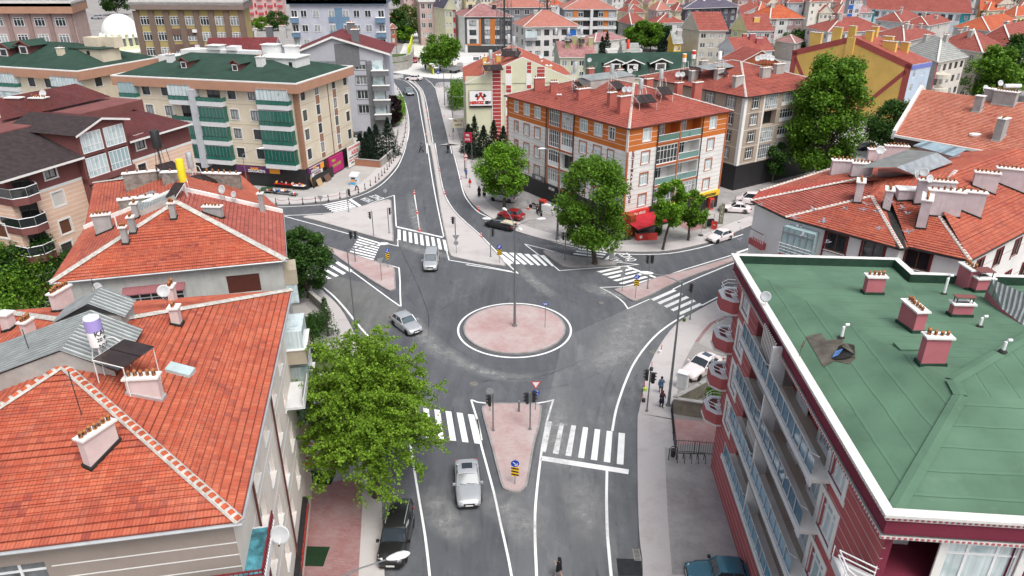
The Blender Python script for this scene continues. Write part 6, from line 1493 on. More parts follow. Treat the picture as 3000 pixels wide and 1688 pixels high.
# ---------------------------------------------------------------- yellow gable block
z=13.0;pm('gable_yellow',(.70,.46,.13),.85,.10,.35,streak=.22);pm('gable_band',(.36,.085,.075),.85,.1,.6);pm('pale_blue_wall',(.42,.50,.60),.85,.06,.6)
ev=rect_px((2322,150),(2672,190),(2730,180),z,W=9.0)
yg=Bld('apartment_block','block with a big blank yellow gable wall bordered in dark red','building',ev,z);l=yg.e(3);yg.cols(0,[1.9,6.0],[10.2,7.2,4.2],1.1,1.5,'far3');yg.cuts=[]
yg.colorfn=lambda i,u,z_,L:'gable_yellow' if i==3 else 'pale_blue_wall';yg.walls('pale_blue_wall')
r1,r2=yg.gable(ev,z,4.6,MATS['tiles_red'],ax=0,wall='gable_yellow',ins=0.02)
q=MB();L=l.L
def band(a,c,w_):
 a,c=Vector(a),Vector(c);t=(c-a).normalized();n=Vector((-t.y,t.x))*w_/2;q.hexa([l(*((a-n).x,.0,(a-n).y)),l((c-n).x,0,(c-n).y),l((c+n).x,0,(c+n).y),l((a+n).x,0,(a+n).y),l((a-n).x,.05,(a-n).y),l((c-n).x,.05,(c-n).y),l((c+n).x,.05,(c+n).y),l((a+n).x,.05,(a+n).y)],'gable_band')
band((.7,0),(.7,13),1.4);band((L-.7,0),(L-.7,13),1.4);band((0,12.5),(L/2,17.0),1.3);band((L/2,17.0),(L,12.5),1.3);band((1.0,11.5),(8.5,.5),.9);band((L-1.0,11.5),(L-11.0,.5),.9)
q.build('painted_border',yg.root);q=MB();q.box(L/2-.9,L/2+.9,0,.5,3,17.4,'gable_yellow',l);q.build('chimney_breast',yg.root)
for x,y,w,h in((2390,118,3.2,1.9),(2452,105,2.6,2.2),(2495,105,2.0,2.5),(2545,118,1.6,2.0),(2605,145,3.0,1.7),(2600,130,2.2,1.7),(2648,150,1.8,1.9),(2560,105,1.5,2)):yg.chimney(x,y,w,.8,h,'gable_yellow',l.a,4,potsub=False)
q=MB();q.box(0,yg.e(0).L,0,.15,12.0,12.8,pm_auto((.16,.18,.48)),yg.e(0));q.build('fascia',yg.root)
# ---------------------------------------------------------------- pale green block with the billboard
z=12.3;pm('pale_green',(.60,.60,.44),.85,.06,.5,streak=.06);pm('brick_red',(.40,.06,.055),.85,.12,1)
ev=rect_px((1345,205),(1362,243),(1700,240),z,L=20,W=22)
ms=Bld('apartment_block','pale green gabled block with red striped strips and a white billboard','building',inset(ev,.15),z);s0=ms.e(0);s3=ms.e(3)
Mq=lambda x,y:(1320+x/3.64,120+y/3.64)
for x,y in((617,410),(833,410)):u,zc_=s0.hit(*Mq(x,y));ms.cols(0,[u],[zc_-.7,zc_-3.7,zc_-6.7],1.0,1.4,'far3')
ms.cols(3,[3,8,13,17],[9.5,6.5,3.5],1.2,1.4,'far3');ms.walls('pale_green')
print('ms gable',s0.L,[s0.hit(*Mq(*p))for p in((720,245),(445,360),(535,340),(320,620),(200,535),(440,705))])
s0u=s0.hit(*Mq(720,245))[0]
ms.gable(ev,z,4.6,MATS['tiles_orange2'],ax=1,wall='pale_green',ins=.02)
q=MB()
for xa,xb in((445,535),(590,645),(812,858),(918,1000)):
 ua,ub=s0.hit(*Mq(xa,450))[0],s0.hit(*Mq(xb,450))[0];zt=z+4.3*(1-abs((ua+ub)/2-s0.L/2)/(s0.L/2))-.15;k=0;z0_=1.0
 while z0_<zt:
  if not(xa in(590,812)and any(abs(z0_+.3-(zz2-0))<.75 for zz2 in(s0.hit(*Mq(617,410))[1],s0.hit(*Mq(617,410))[1]-3,s0.hit(*Mq(617,410))[1]-6))):q.box(ua,ub,-.01,.19,z0_,min(zt,z0_+.62),'brick_red',s0)
  z0_+=.72
 q.box(ua-.12,ua,-.01,.20,0,zt,'white_paint',s0);q.box(ub,ub+.12,-.01,.20,0,zt,'white_paint',s0);q.box(ua,ub,-.01,.175,.9,zt,'white_paint',s0)
q.build('brick_strips',ms.root)
ua,za=s0.hit(*Mq(200,535),.3);ub,zb=s0.hit(*Mq(440,705),.3);q=MB();q.box(ua,ub,.1,.3,zb,za,'white_plastic',s0);q.box(ua-.06,ub+.06,.08,.28,zb-.06,za+.06,'dark_steel',s0);q.box(ua,ub,.302,.315,zb,zb+.3,'black',s0);sg=q.build('billboard',ms.root)
w_=ub-ua;signtext(ms,sg,'MERKEZ',w_*.17,'sign_red',s0,ua+w_*.33,zb+.85,.32,.05,1.0);signtext(ms,sg,'SEV',w_*.17,'black',s0,ua+w_*.83,zb+.85,.32,.05,1.0)
q=MB();cx=(ua+ub)/2;cz=zb+(za-zb)*.66;k=w_/6.0
for sx,m in((-1,'sign_red'),(1,'sign_red')):
 for a,c,wd in(((-1.0,-.95),(.35,1.0),.5),((-.35,1.0),(.2,.1),.5)):
  a,c=Vector((a[0]*sx*k,a[1]*k)),Vector((c[0]*sx*k,c[1]*k));t_=(c-a).normalized();n=Vector((-t_.y,t_.x))*wd*k/2;q.face([s0(cx+p.x,.32+.002*sx,cz+p.y)for p in(a-n,c-n,c+n,a+n)],m)
for x,y in((-1.0,.45),(1.0,.45),(-.85,-.05),(.85,-.05),(-1.25,.1),(1.25,.1)):q.face([s0(cx+(x+.3*math.cos(j*.628))*k,.316,cz+(y+.3*math.sin(j*.628))*k)for j in range(10)],'black')
q.build('emblem',sg)
for x,y,w_,h in((1427,210,1.3,1.6),(1420,190,1.2,1.6),(1553,198,1.4,1.6),(1583,200,1,1.4),(1607,216,1.5,1.5),(1460,180,1.2,1.2)):ms.chimney(x,y,w_,w_*.7,h,'gable_yellow',s3.a,3,potsub=False)
for px,py,az,lb in((1438,208,20,'upright solar tank on the left slope of the pale green block'),(1490,160,15,'tall grey solar tank at the back of the pale green block'),(1505,168,-20,'silver solar tank with wide brown panels on the pale green block')):solar_heater(ms.roof_at(px,py),az,lb,H=2.2,panels=4,tr=.35,th=1.6)
sat_dish(ms.roof_at(1585,190),1.5,.5,10,'grey dish among the yellow chimneys of the pale green block')
# ---------------------------------------------------------------- grey gabled block
pm('grey_wall',(.40,.41,.45),.85,.06,.5,streak=.06);tile_mat('shingle_maroon',(.16,.03,.035),(.20,.045,.045),(.10,.022,.025),.5,.25,worn=.1,far=True)
z=16.0;gA,gB=Vector(G(880,188,z)),Vector(G(1138,160,z));gd=Vector((math.cos(R(5)),math.sin(R(5))));pB=Vector(G(1140,398));pA=pB-gd*27;nn=Vector((-gd.y,gd.x))
gb=Bld('apartment_block','grey gabled block with dark grey balconies along the curve of the road','building',[tuple(pA),tuple(pB),tuple(pB+nn*16),tuple(pA+nn*16)],14.5);s0=gb.e(0)
Gq=lambda x,y:(880+x/1.6375,80+y/2.0475)
GQ=lambda x,y:(880+x/2.047,80+y/2.047)
rows=[s0.hit(*GQ(365,y))[1]for y in(228,318,405,492)];print('grey rows',rows,s0.L,s0.hit(*GQ(190,60)),s0.hit(*GQ(525,160)),s0.hit(*GQ(380,555)))
u=s0.hit(*GQ(365,300))[0];gb.cols(0,[u,u-12],[r-.85 for r in rows],2.2,1.7,'grey')
u1=s0.hit(*GQ(432,300))[0]
gb.colorfn=lambda i,u,z_,L:'grey_dark' if(i==0 and u>u1)else 'grey_wall';gb.cuts=[]
gb.open[0]+=[];gb.walls('grey_wall')
for k,r in enumerate(rows):
 q=MB();q.box(u1,s0.L+.8,0,1.3,r-2.0,r-1.0,'grey_dark',s0);q.box(u1-.1,s0.L+.9,0,1.4,r-1.0,r-.92,'white_paint',s0);bo=q.build('balcony',gb.root);q=MB();q.box(u1+.1,s0.L-.2,.02,.06,r-.95,r+.9,'curtain_glass',s0);q.build('glazing',bo)
mb=MB()
def sp(u,d_2,h):return Vector(s0(u,d_2,h))
pk=s0.hit(*GQ(190,55));lo=s0.hit(*GQ(525,160));pu=max(6,pk[0]);pz=pk[1];lz=lo[1];print('peak',pu,pz,lz)
gb.plane(mb,(sp(pu,.5,pz),sp(s0.L+1.5,.5,lz),sp(s0.L+1.5,-16,lz),sp(pu,-16,pz)),MATS['shingle_maroon']);gb.plane(mb,(sp(pu-9,.5,pz-3.4),sp(pu,.5,pz),sp(pu,-16,pz),sp(pu-9,-16,pz-3.4)),MATS['shingle_maroon'])
for a,c in((sp(pu,.55,pz),sp(s0.L+1.5,.55,lz)),(sp(pu-9,.55,pz-3.4),sp(pu,.55,pz))):mb.face([a-Vector((0,0,.3)),c-Vector((0,0,.3)),c+Vector((0,0,.1)),a+Vector((0,0,.1))],'white_paint')
gb.roof=mb.build('roof',gb.root);q=MB();q.face([sp(pu-9,0,14.4),sp(s0.L,0,14.4),sp(s0.L,0,lz+.3),sp(pu,0,pz-.2),sp(pu-9,0,pz-3.6)],'grey_wall');q.face([sp(s0.L,0,14.4),sp(s0.L,-16,14.4),sp(s0.L,-16,lz+.3),sp(s0.L,0,lz+.3)],'grey_wall');q.box(pu+.2,pu+5.0,.01,.05,14.0,pz-1.4,'grey_dark',s0);q.build('gable_wall',gb.root)
for x,y,w_ in((1043,122,1.5),(735,120,1.6),(1030,100,1.5)):gb.chimney(x,y,w_,w_,2.3,'grey_dark',s0.a,3,potsub=False)
ev=[tuple(pA-gd*9+nn*1),tuple(pA+gd*5+nn*1.0),tuple(pA+gd*5+nn*16),tuple(pA-gd*9+nn*16)]
gc=Bld('apartment_block','grey terrace block with maroon shingle roof and small gables behind the green roof','building',ev,15.0);gc.walls('grey_wall');gc.gable(ev,15,4.0,MATS['shingle_maroon'],ax=0,wall='grey_wall');
for k,(x,y)in enumerate(((745,105),(790,98),(830,95),(900,90),(960,92),(1005,96))):gc.chimney(x,y,1.6,1.0,1.6,'grey_dark' if k%2 else 'cornice',s0.a,4,potsub=False)
# ================================================================ BACKGROUND TOWN
tile_mat('far_red',(.29,.070,.052),(.36,.105,.08),(.21,.055,.045),.6,.6,worn=.3,far=True)
tile_mat('far_orange',(.45,.095,.035),(.50,.14,.06),(.34,.07,.04),.6,.6,worn=.2,far=True)
tile_mat('far_pink',(.40,.155,.12),(.45,.20,.155),(.36,.13,.10),.6,.6,worn=.2,far=True)
tile_mat('far_rose',(.34,.15,.15),(.42,.25,.24),(.24,.09,.09),.6,.6,worn=.7,wornc=(.66,.58,.56),far=True)
tile_mat('far_grey',(.30,.31,.29),(.37,.38,.36),(.22,.23,.22),.6,.6,worn=.3,far=True)
tile_mat('far_slate',(.10,.09,.13),(.13,.12,.16),(.08,.07,.10),.8,.8,worn=.1,far=True)
def wcol(c):return pm_auto(c)
def bgh(A,B,C,z,kind,rise,roof,wall,label,n0=4,n3=3,st='far',over=.5,L=None,W=None,perp=False,cat='building',name='house',rh=3.0,w=1.4,h=1.5,chim=2,bands=None,z0w=1.0,ax=1,chc='concrete',group=None,top=.9,lines=None,accent=None):
 ev=rect_px(A,B,C,z,L,W,perp);b=Bld(name,label,cat,inset(ev,over),z-.1,group);b.rec=.10
 wm=wcol(wall)if not isinstance(wall,str)else wall
 for i,n in((0,n0),(3,n3)):
  if not n:continue
  fr=b.e(i);k=0;zz2=z-top-h
  while zz2>z0w and k<6:
   for j in range(n):b.win(i,fr.L*(j+.5)/n,zz2,min(w,fr.L/n*.6),h,st)
   zz2-=rh;k+=1
 if accent:
  ac,frac=accent;am=wcol(ac);b.cuts=[]
  b.colorfn=lambda i,u,z_,Lx:am if(i in(0,3)and frac(i,u,z_,Lx))else wm
 b.walls(wm)
 if kind=='hip':b.hip(ev,z,rise,MATS[roof],caps=None)
 elif kind=='gable':b.gable(ev,z,rise,MATS[roof],ax=ax,wall=wm)
 else:b.flat(ev,z,MATS[roof],.7,'cornice')
 if kind=='hip':
  e4=[Vector((*p,z))for p in ev];b_,c_,d_,a_=e4
  if(c_-b_).length<=(a_-b_).length:m1,m2=(b_+c_)/2,(a_+d_)/2;k=min(.5,(c_-b_).length*.5/(a_-b_).length);r1=m1+(m2-m1)*k
  else:m1,m2=(b_+a_)/2,(c_+d_)/2;k=min(.5,(a_-b_).length*.5/(c_-b_).length);r1=m1+(m2-m1)*k
  r1.z=z+rise;q=MB()
  ap=[r1,m2+(m1-m2)*k];ap[1].z=z+rise
  for p in(b_,c_,d_,a_):
   t=min(ap,key=lambda v:(v-p).length);s_=(t-p).normalized().cross(Vector((0,0,1))).normalized()*.22;u_=Vector((0,0,.1));q.face([p-s_+u_,t-s_+u_,t+s_+u_,p+s_+u_],'cap_white')
  q.build('ridge_cap',b.root)
 rr=random.Random(len(label)*7+int(B[0]))
 for k in range(chim):
  i=rr.uniform(.25,.75);j=rr.uniform(.25,.7);p=Vector(ev[0])+(Vector(ev[1])-Vector(ev[0]))*i+(Vector(ev[3])-Vector(ev[0]))*j
  zz3=b.roof_z(p.x,p.y);b.chimney(0,0,rr.uniform(1.0,2.0),.8,rr.uniform(1.0,1.6),chc,b.e(0).a,rr.randint(0,4),world=(p.x,p.y,zz3),potsub=False)
 return b
W1c,CRc,PKc,GYc=(.62,.61,.59),(.62,.58,.48),(.55,.40,.38),(.40,.41,.43)
# --- tall blocks, upper left
mv=bgh((-40,15),(208,15),(270,-4),25.3,'flat',0,'lot',(.40,.31,.30),'tall mauve apartment block with pilasters, top left corner',0,0,over=.9,L=32,W=16,name='apartment_block',chim=0)
f3_=mv.e(3);q=MB();evm=rect_px((-40,15),(208,15),(270,-4),25.3,32,16,False)
fascia(mv,evm,25.6,1.9,'fascia_pink')
n=7
for j in range(n+1):
 x=f3_.L-.1-(f3_.L-.4)*j/n;q.box(x-.45,x+.45,-.02,.28,0,23.6,pm_auto((.28,.20,.185)),f3_)
for j in range(13):x=mv.e(0).L*(j+.5)/13;q.box(x-.28,x+.28,-.02,.5,0,23.6,pm_auto((.50,.38,.36)),mv.e(0))
each(q,'pilaster',mv.root)
for j in range(n):
 x=f3_.L-.1-(f3_.L-.4)*(j+.5)/n
 for k in range(3):
  a,_=win_data(2.1,1.7,'far3');o=obj('window',a,mv.root);o.location=Vector(f3_.pt(x,.05,21.2-3.2*k))-Vector(mv.root['_w']);o.rotation_euler=(0,0,f3_.a)
by=bgh((378,10),(712,11),(735,0),25.3,'flat',0,'lot',(.42,.34,.15),'tall brown and ochre apartment block with window bays behind the cream block',0,0,over=.8,L=None,W=15,name='apartment_block',chim=0)
f3_=by.e(3);fascia(by,rect_px((378,10),(712,11),(735,0),25.3,None,15,False),25.6,1.5,pm_auto((.24,.19,.17)));q=MB();n=7
for j in range(n+1):x=f3_.L*(j)/n;q.box(x-.62,x+.62,-.02,.3,0,23.8,pm_auto((.20,.145,.115)),f3_)
for j in(2,3):
 for k in range(5):x=f3_.L*(j+.5)/n;q.box(x-1.1,x+1.1,-.01,.2,19.0-3.1*k,20.3-3.1*k,pm_auto((.17,.11,.095)),f3_)
each(q,'pilaster',by.root)
for j in range(n):
 for k in range(5):
  a,_=win_data(1.9,1.75,'far3');o=obj('window',a,by.root);o.location=Vector(f3_.pt(f3_.L*(j+.5)/n,.05,21.0-3.1*k))-Vector(by.root['_w']);o.rotation_euler=(0,0,f3_.a)
q=MB()
for k in(0,1):q.box(f3_.L*3.62/7,f3_.L*3.62/7+.9,.2,.6,19.6-3.1*k,20.2-3.1*k,'white_plastic',f3_)
q.build('air_conditioner',by.root)
bl=bgh((838,8),(1132,8),(1142,0),24,'flat',0,'lot',(.50,.52,.60),'tall pale grey-blue apartment block with blue balconies behind the grey gables',0,0,over=.6,W=14,name='apartment_block',chim=0)
f3_=bl.e(3);BLU=pm_auto((.16,.26,.38));fascia(bl,rect_px((838,8),(1132,8),(1142,0),24,None,14,False),24.8,1.2,BLU);q=MB()
for a,c in((0,1.8),(f3_.L*.40,f3_.L*.62),(f3_.L-2.2,f3_.L)):
 for k in range(6):
  if a==f3_.L*.40:q.box(a,c,0,.12,21.6-3.3*k-2.1,21.6-3.3*k-.8,BLU,f3_)
  else:q.box(a,c,0,1.1,21.6-3.3*k-2.1,21.6-3.3*k-1.0,BLU,f3_);q.box(a-.05,c+.05,0,1.2,21.6-3.3*k-1.0,21.6-3.3*k-.9,'white_paint',f3_)
q.box(f3_.L*.47,f3_.L*.55,-.02,.15,0,22.8,BLU,f3_);q.build('balcony_band',bl.root)
for fx in(.04,.14,.27,.435,.585,.70,.82,.96):
 for k in range(6):
  a,_=win_data(1.5,1.6,'far');o=obj('window',a,bl.root);o.location=Vector(f3_.pt(f3_.L*fx,.05,20.7-3.3*k))-Vector(bl.root['_w']);o.rotation_euler=(0,0,f3_.a)
rw=bgh((716,-40),(822,-40),(832,-44),18,'flat',0,'green_dark',(.62,.40,.38),'red and white striped apartment block with curved red balconies, top edge',0,0,over=.3,W=14,name='apartment_block',chim=0)
f3_=rw.e(3);q=MB()
for j in range(7):
 for k in range(9):
  if j%2==0:q.box(f3_.L*j/7,f3_.L*(j+1)/7,0,.9,17-3.8*k-2,17-3.8*k-.9,pm_auto((.50,.07,.09)),f3_);q.box(f3_.L*j/7,f3_.L*(j+1)/7,0,.1,17-3.8*k-.9,17-3.8*k,pm_auto((.42,.44,.46)),f3_)
  else:q.box(f3_.L*(j+.3)/7,f3_.L*(j+.7)/7,0,.08,17-3.8*k-2,17-3.8*k,pm_auto((.36,.06,.06)),f3_)
q.build('balcony_stack',rw.root)
# --- mosque
x0,y0=G(353,88,16);t=thing('mosque','white domed mosque between the two tall blocks','mosque',(x0,y0,-1.0),world=False)
Rm=4.7;pm('dome_white',(.80,.80,.78),.5,.05,1);pm('mosque_green',(.60,.62,.40),.8,.06,1)
q=MB();q.lathe([(Rm*math.cos(a),16+Rm*1.08*math.sin(a))for a in[i*math.pi/24 for i in range(13)]],'dome_white',n=32);q.tube([(0,0,20.9),(0,0,22.4)],.06,'steel');q.build('dome',t,smooth=True,autosm=50)
q=MB();q.lathe([(Rm*.99,13.2),(Rm*.99,16),(Rm*1.05,16),(Rm*1.05,16.25),(Rm*.9,16.3)],'mosque_green',n=32)
for k in range(18):
 a=k*math.pi/9;q.tube([(Rm*math.cos(a),Rm*math.sin(a),13.3),(Rm*math.cos(a),Rm*math.sin(a),15.2)],.42,'grey_dark',6);q.lathe([(.62,15.3),(.55,15.9),(.3,16.3),(.0,16.45)],'dome_white',((Rm+.25)*math.cos(a),(Rm+.25)*math.sin(a),0),8)
q.build('drum',t)
q=MB();q.box(-7,7,-7,7,0,12.0,'mosque_green');q.box(-7.3,7.3,-7.3,7.3,12.0,12.4,'dome_white');q.lathe([(5.6,12.3),(5.6,13.2),(4.7,13.3)],'mosque_green',n=24);q.build('wall',t)
q=MB();q.lathe([(4.1*math.cos(a),10.2+2.3*math.sin(a))for a in[i*math.pi/20 for i in range(11)]],'dome_white',(0,-7.2,0),24);q.lathe([(4.2,6),(4.2,10.2)],'mosque_green',(0,-7.2,0),24);q.build('half_dome',t,smooth=True,autosm=50)
# --- middle distance
bgh((1290,24),(1300,26),(1343,28),15,'gable',4.5,'far_slate',(.62,.60,.44),'pale lime gabled house with a red striped corner beyond the street',3,0,W=None,L=16,rh=4.0,w=2.2,h=2.0,ax=1,chim=1,accent=((.36,.05,.06),lambda i,u,z,L:i==0 and u>L*.82))
ds=bgh((1344,45),(1358,49),(1505,49),13,'hip',4,'far_rose',(.66,.66,.65),'modern block with white, orange and charcoal vertical panels beside the dusty street',0,0,over=.5,L=17,name='apartment_block',chim=2,chc='dark_steel')
f0_=ds.e(0);q=MB();L_s=f0_.L;CHA,ORG=pm_auto((.07,.07,.08)),pm_auto((.50,.18,.05))
for a,c,m in((0,.045,CHA),(.30,.345,ORG),(.345,.42,CHA),(.54,.645,ORG),(.74,.82,CHA),(.82,.86,ORG),(.97,1,CHA)):q.box(L_s*a,L_s*c,0,.25,3.2,12.4,m,f0_)
q.box(0,L_s,0,.25,12.2,12.9,CHA,f0_);q.box(L_s*.045,L_s*.345,0,.22,2.7,3.3,ORG,f0_);q.box(L_s*.05,L_s*.9,-.02,.03,.1,2.6,'dark_glass',f0_);q.build('facade_panels',ds.root)
for fx in(.17,.48,.695,.92):
 for k in range(3):a,_=win_data(2.6,1.9,'fard');o=obj('window',a,ds.root);o.location=Vector(f0_.pt(L_s*fx,.06,9.7-3.3*k))-Vector(ds.root['_w']);o.rotation_euler=(0,0,f0_.a)
wh=bgh((1500,66),(1533,79),(1700,77),14.4,'hip',4.2,'far_pink',W1c,'white apartment block with pink roof and a blue balcony blind behind the lattice mast',6,2,over=.7,L=None,name='apartment_block',rh=3.1,w=2.2,h=1.7,st='fard',chim=2,accent=((.28,.28,.30),lambda i,u,z,L:False))
f0_=wh.e(0);q=MB();q.box(f0_.L*.80,f0_.L*.98,.1,.3,11.6,13.3,pm_auto((.02,.12,.42)),f0_);q.box(f0_.L*.78,f0_.L,0,1.0,10.4,11.4,GYc and pm_auto((.32,.32,.34)),f0_);q.box(0,f0_.L*.22,0,1.0,10.4,11.3,pm_auto((.32,.32,.34)),f0_);q.box(0,f0_.L*.22,0,.9,11.3,13.2,'curtain_glass',f0_);q.build('balcony',wh.root)
om=bgh((1646,24),(1650,27),(1812,27),15,'hip',4.6,'far_pink',(.30,.31,.34),'grey and orange apartment block with white bands and central lift shaft',0,0,over=.6,L=22,name='apartment_block',chim=2)
f0_=om.e(0);q=MB();Lm=f0_.L
for k in range(4):q.box(-.2,Lm+.2,0,.9,11.2-3.2*k-.3,11.2-3.2*k+.75,'balcony_white',f0_)
for a,c in((.17,.26),(.76,.84)):q.box(Lm*a,Lm*c,0,.25,0,14.4,ORG,f0_)
for a,c in((.37,.49),(.56,.66)):q.box(Lm*a,Lm*c,0,.2,0,14.4,'dark_glass',f0_)
q.box(Lm*.495,Lm*.545,0,1.4,0,15,'balcony_white',f0_);q.build('balcony_band',om.root)
for fx in(.08,.31,.70,.91):
 for k in range(4):a,_=win_data(2.0,1.6,'far');o=obj('window',a,om.root);o.location=Vector(f0_.pt(Lm*fx,.3,12.2-3.2*k))-Vector(om.root['_w']);o.rotation_euler=(0,0,f0_.a)
bgh((1432,14),(1440,22),(1620,22),15,'hip',4,'far_pink',(.22,.22,.24),'dark banded apartment block with pale pink roof behind the lattice masts',6,0,L=20,w=2,h=1.8,st='far',name='apartment_block')
bgh((1222,2),(1225,4),(1290,4),17,'flat',0,'cornice',(.48,.36,.34),'rose stone house with arched balcony at the top of the street',3,0,L=14,w=2.4,h=2.0,rh=3.6,chim=0)
bgh((1134,52),(1138,55),(1172,52),9,'hip',2.6,'far_orange',(.62,.52,.50),'small pale pink house with roof terrace left of the dusty street',2,0,L=10,w=1.6,chim=0)
bgh((1136,82),(1138,84),(1164,82),7,'hip',1.6,'far_red',(.34,.12,.07),'small unplastered brick house left of the dusty street',1,0,L=9,chim=0)
gg=bgh((1617,150),(1638,168),(1748,168),8.5,'gable',3.6,'far_rose',(.48,.50,.38),'old grey-green house with flaking rose roof beside the lattice mast',4,1,L=12,ax=0,w=1.5,chim=0,over=.4)
for x,y in((1683,128),(1662,140),(1705,130),(1730,132)):gg.chimney(x,y,1.2,.8,2.0,pm_auto((.40,.38,.20)),gg.e(0).a,0)
for k,x in enumerate((1628,1664,1702)):solar_heater(gg.roof_at(x,132)+Vector((0,0,.5)),0,('left','middle','right')[k]+' solar water tank on the ridge of the old rose-roofed house',H=2.4,panels=2,tr=.45,th=1.6)
bgh((1710,118),(1742,124),(1838,112),6,'hip',2.2,'far_rose',(.60,.60,.56),'low pale house with faded pink hip roof among trees',3,0,L=12,chim=0)
sh=bgh((1776,152),(1780,157),(1832,155),5,'flat',0,'zinc_sheet',(.30,.30,.31),'grey shed with pale blue sheet canopy in front of a dark opening',0,0,L=8,chim=0)
bgh((1820,168),(1828,172),(1880,172),5.2,'gable',4.2,'far_grey',(.45,.45,.44),'shed with steep grey felt roof and a red water tank',0,0,L=9,ax=0,chim=0)
solar_heater(Vector((*G(1838,165,6),6)),0,'red water tank beside a dark solar panel on the grey felt roof',tank='red_plastic',H=2.2,panels=2,tr=.5,th=2.6)
bgh((1852,148),(1858,150),(1882,150),4,'flat',0,'white_paint',W1c,'tiny white flat-roofed hut behind the grey felt roof',1,0,L=5,chim=0)
grd=bgh((1700,180),(1716,232),(2075,222),9.5,'gable',4.5,'green_sheet_dark',(.60,.58,.45),'long green-roofed building with white dormers behind the red tiled roofs',0,0,L=14,W=26,ax=0,over=.5,chim=0)
for x,y in((1802,207),(1853,208),(1935,205)):dormer(grd,grd.roof_at(x,y),grd.e(0).n,3.2,2.2,4,'green_sheet_dark','dark_glass','white_paint')
bgh((1808,62),(1850,72),(1888,58),9,'hip',3.2,'far_red',(.52,.50,.44),'cream house with red hip roof and rooftop tanks, left of the tree clump',3,2,chim=3)
bgh((1895,60),(1922,68),(2008,66),9,'hip',3.2,'far_red',(.60,.60,.60),'low white house with wide red roof beside the tree clump',3,2,chim=2,w=2)
gh=bgh((1992,82),(2048,90),(2135,90),11.5,'gable',5.5,'far_red',(.48,.46,.40),'tall narrow tan gabled house with few windows and a grey skylight',3,0,L=None,ax=0,w=2.0,chim=1)
yh=bgh((1945,112),(1972,128),(2002,126),8,'gable',3,'far_grey',(.58,.38,.05),'small mustard yellow house with a blank tan gable',2,0,L=11,ax=0,w=1.2,chim=1)
bgh((1990,18),(2002,26),(2170,20),12,'hip',3.2,'far_slate',(.12,.11,.14),'low dark modern building with slate roof and broad white eaves',7,0,L=18,over=1.4,w=2,h=1.8,chim=3,chc='white_paint',name='building')
bgh((2160,38),(2168,44),(2245,8),11,'gable',3,'far_red',(.46,.47,.48),'grey house with long red roof and deep white porch',3,0,L=12,ax=0,chim=2)
bgh((2136,84),(2190,91),(2268,91),9.5,'gable',5.5,'far_red',(.66,.62,.34),'lemon yellow gabled house with red roof and lattice-patterned front',3,2,L=None,ax=0,w=1.8,chim=1,chc='gable_yellow',accent=((.50,.48,.50),lambda i,u,z,L:i==0))
bgh((2178,50),(2256,55),(2362,53),13,'hip',4.5,'far_orange',(.55,.56,.55),'white apartment house with bright orange hip roof and solar panel',4,0,chim=2,w=2,name='apartment_block',accent=((.30,.20,.20),lambda i,u,z,L:i==0 and int(u/L*8)%2==1))
bgh((2100,138),(2155,152),(2270,148),7,'gable',3.6,'far_red',(.62,.65,.68),'white gabled house with maroon chimneys and red roof',0,2,L=None,ax=0,chim=3,chc='maroon')
bgh((2110,172),(2165,186),(2322,186),7.0,'gable',3.4,'far_red',(.30,.085,.04),'unfinished brick house with bare brick gable in front of the yellow wall',0,0,L=None,W=12,ax=1,chim=0)
bgh((2356,79),(2426,94),(2612,90),10.5,'hip',4.0,'far_red',W1c,'white house with broad red hip roof behind the yellow gable',6,4,chim=4)
bgh((2268,118),(2330,128),(2362,118),6,'hip',2,'far_rose',(.5,.45,.42),'low house with worn red roof beside the dark tree',2,1,chim=0)
bgh((2360,2),(2372,6),(2440,2),14,'hip',3,'far_red',(.62,.60,.54),'cream tower block with brown window rows',3,0,L=16,w=1.6,chim=1,name='apartment_block')
bgh((2300,4),(2306,8),(2358,8),13,'hip',4,'far_red',(.46,.48,.52),'grey-blue house with deep red roof far back',3,0,L=16,chim=1)
bgh((2430,2),(2436,6),(2480,4),12.5,'hip',4,'far_red',(.50,.48,.45),'plain beige house beside the blue balcony tower',1,0,L=14,chim=0)
bgh((2484,-8),(2488,-6),(2532,-8),20,'flat',0,'cornice',(.50,.52,.56),'narrow tower block with bright blue balconies',2,0,L=14,chim=0,w=3,accent=((.03,.12,.42),lambda i,u,z,L:u<L*.5 and int(z/1.6)%2==0),name='apartment_block')
sch=bgh((2532,22),(2538,26),(2850,40),8.5,'gable',6.0,'far_red',(.62,.68,.72),'long school building with teal end bays and red roof',14,0,L=26,ax=0,w=2.2,h=2.6,rh=4,chim=0,st='fard',accent=((.03,.30,.36),lambda i,u,z,L:u<L*.08 or u>L*.9),name='school')
bgh((2562,58),(2642,66),(2700,50),9,'hip',3.2,'far_red',(.54,.54,.52),'white house with red hip roof left of the light green tree',5,3,chim=2)
bgh((2640,70),(2720,76),(2790,62),8.5,'hip',3,'far_red',(.5,.48,.46),'house with red roof directly behind the light green tree',3,3,chim=3)
bgh((2560,100),(2650,124),(2745,100),10.5,'hip',3.0,'far_red',(.5,.48,.46),'red roofed block crowded with tanks and sheds, right of the yellow gable',3,2,chim=5)
gt=bgh((2640,150),(2747,182),(2838,165),12.5,'hip',4.0,'far_grey',(.56,.53,.48),'block with grey tiled roof, curved balconies and maroon strips',5,2,chim=3,name='apartment_block',w=1.5,st='farb',accent=((.32,.05,.07),lambda i,u,z,L:i==0 and int(u*1.3)%4==0))
f0_=gt.e(0)
for k in range(3):
 q=MB();q.lathe([(2.0,0),(2.2,.1),(2.2,1.0),(2.0,1.05)],pm_auto((.58,.54,.46)),f0_(2.6,.2,8.6-3.1*k),14);bo=q.build('balcony',gt.root)
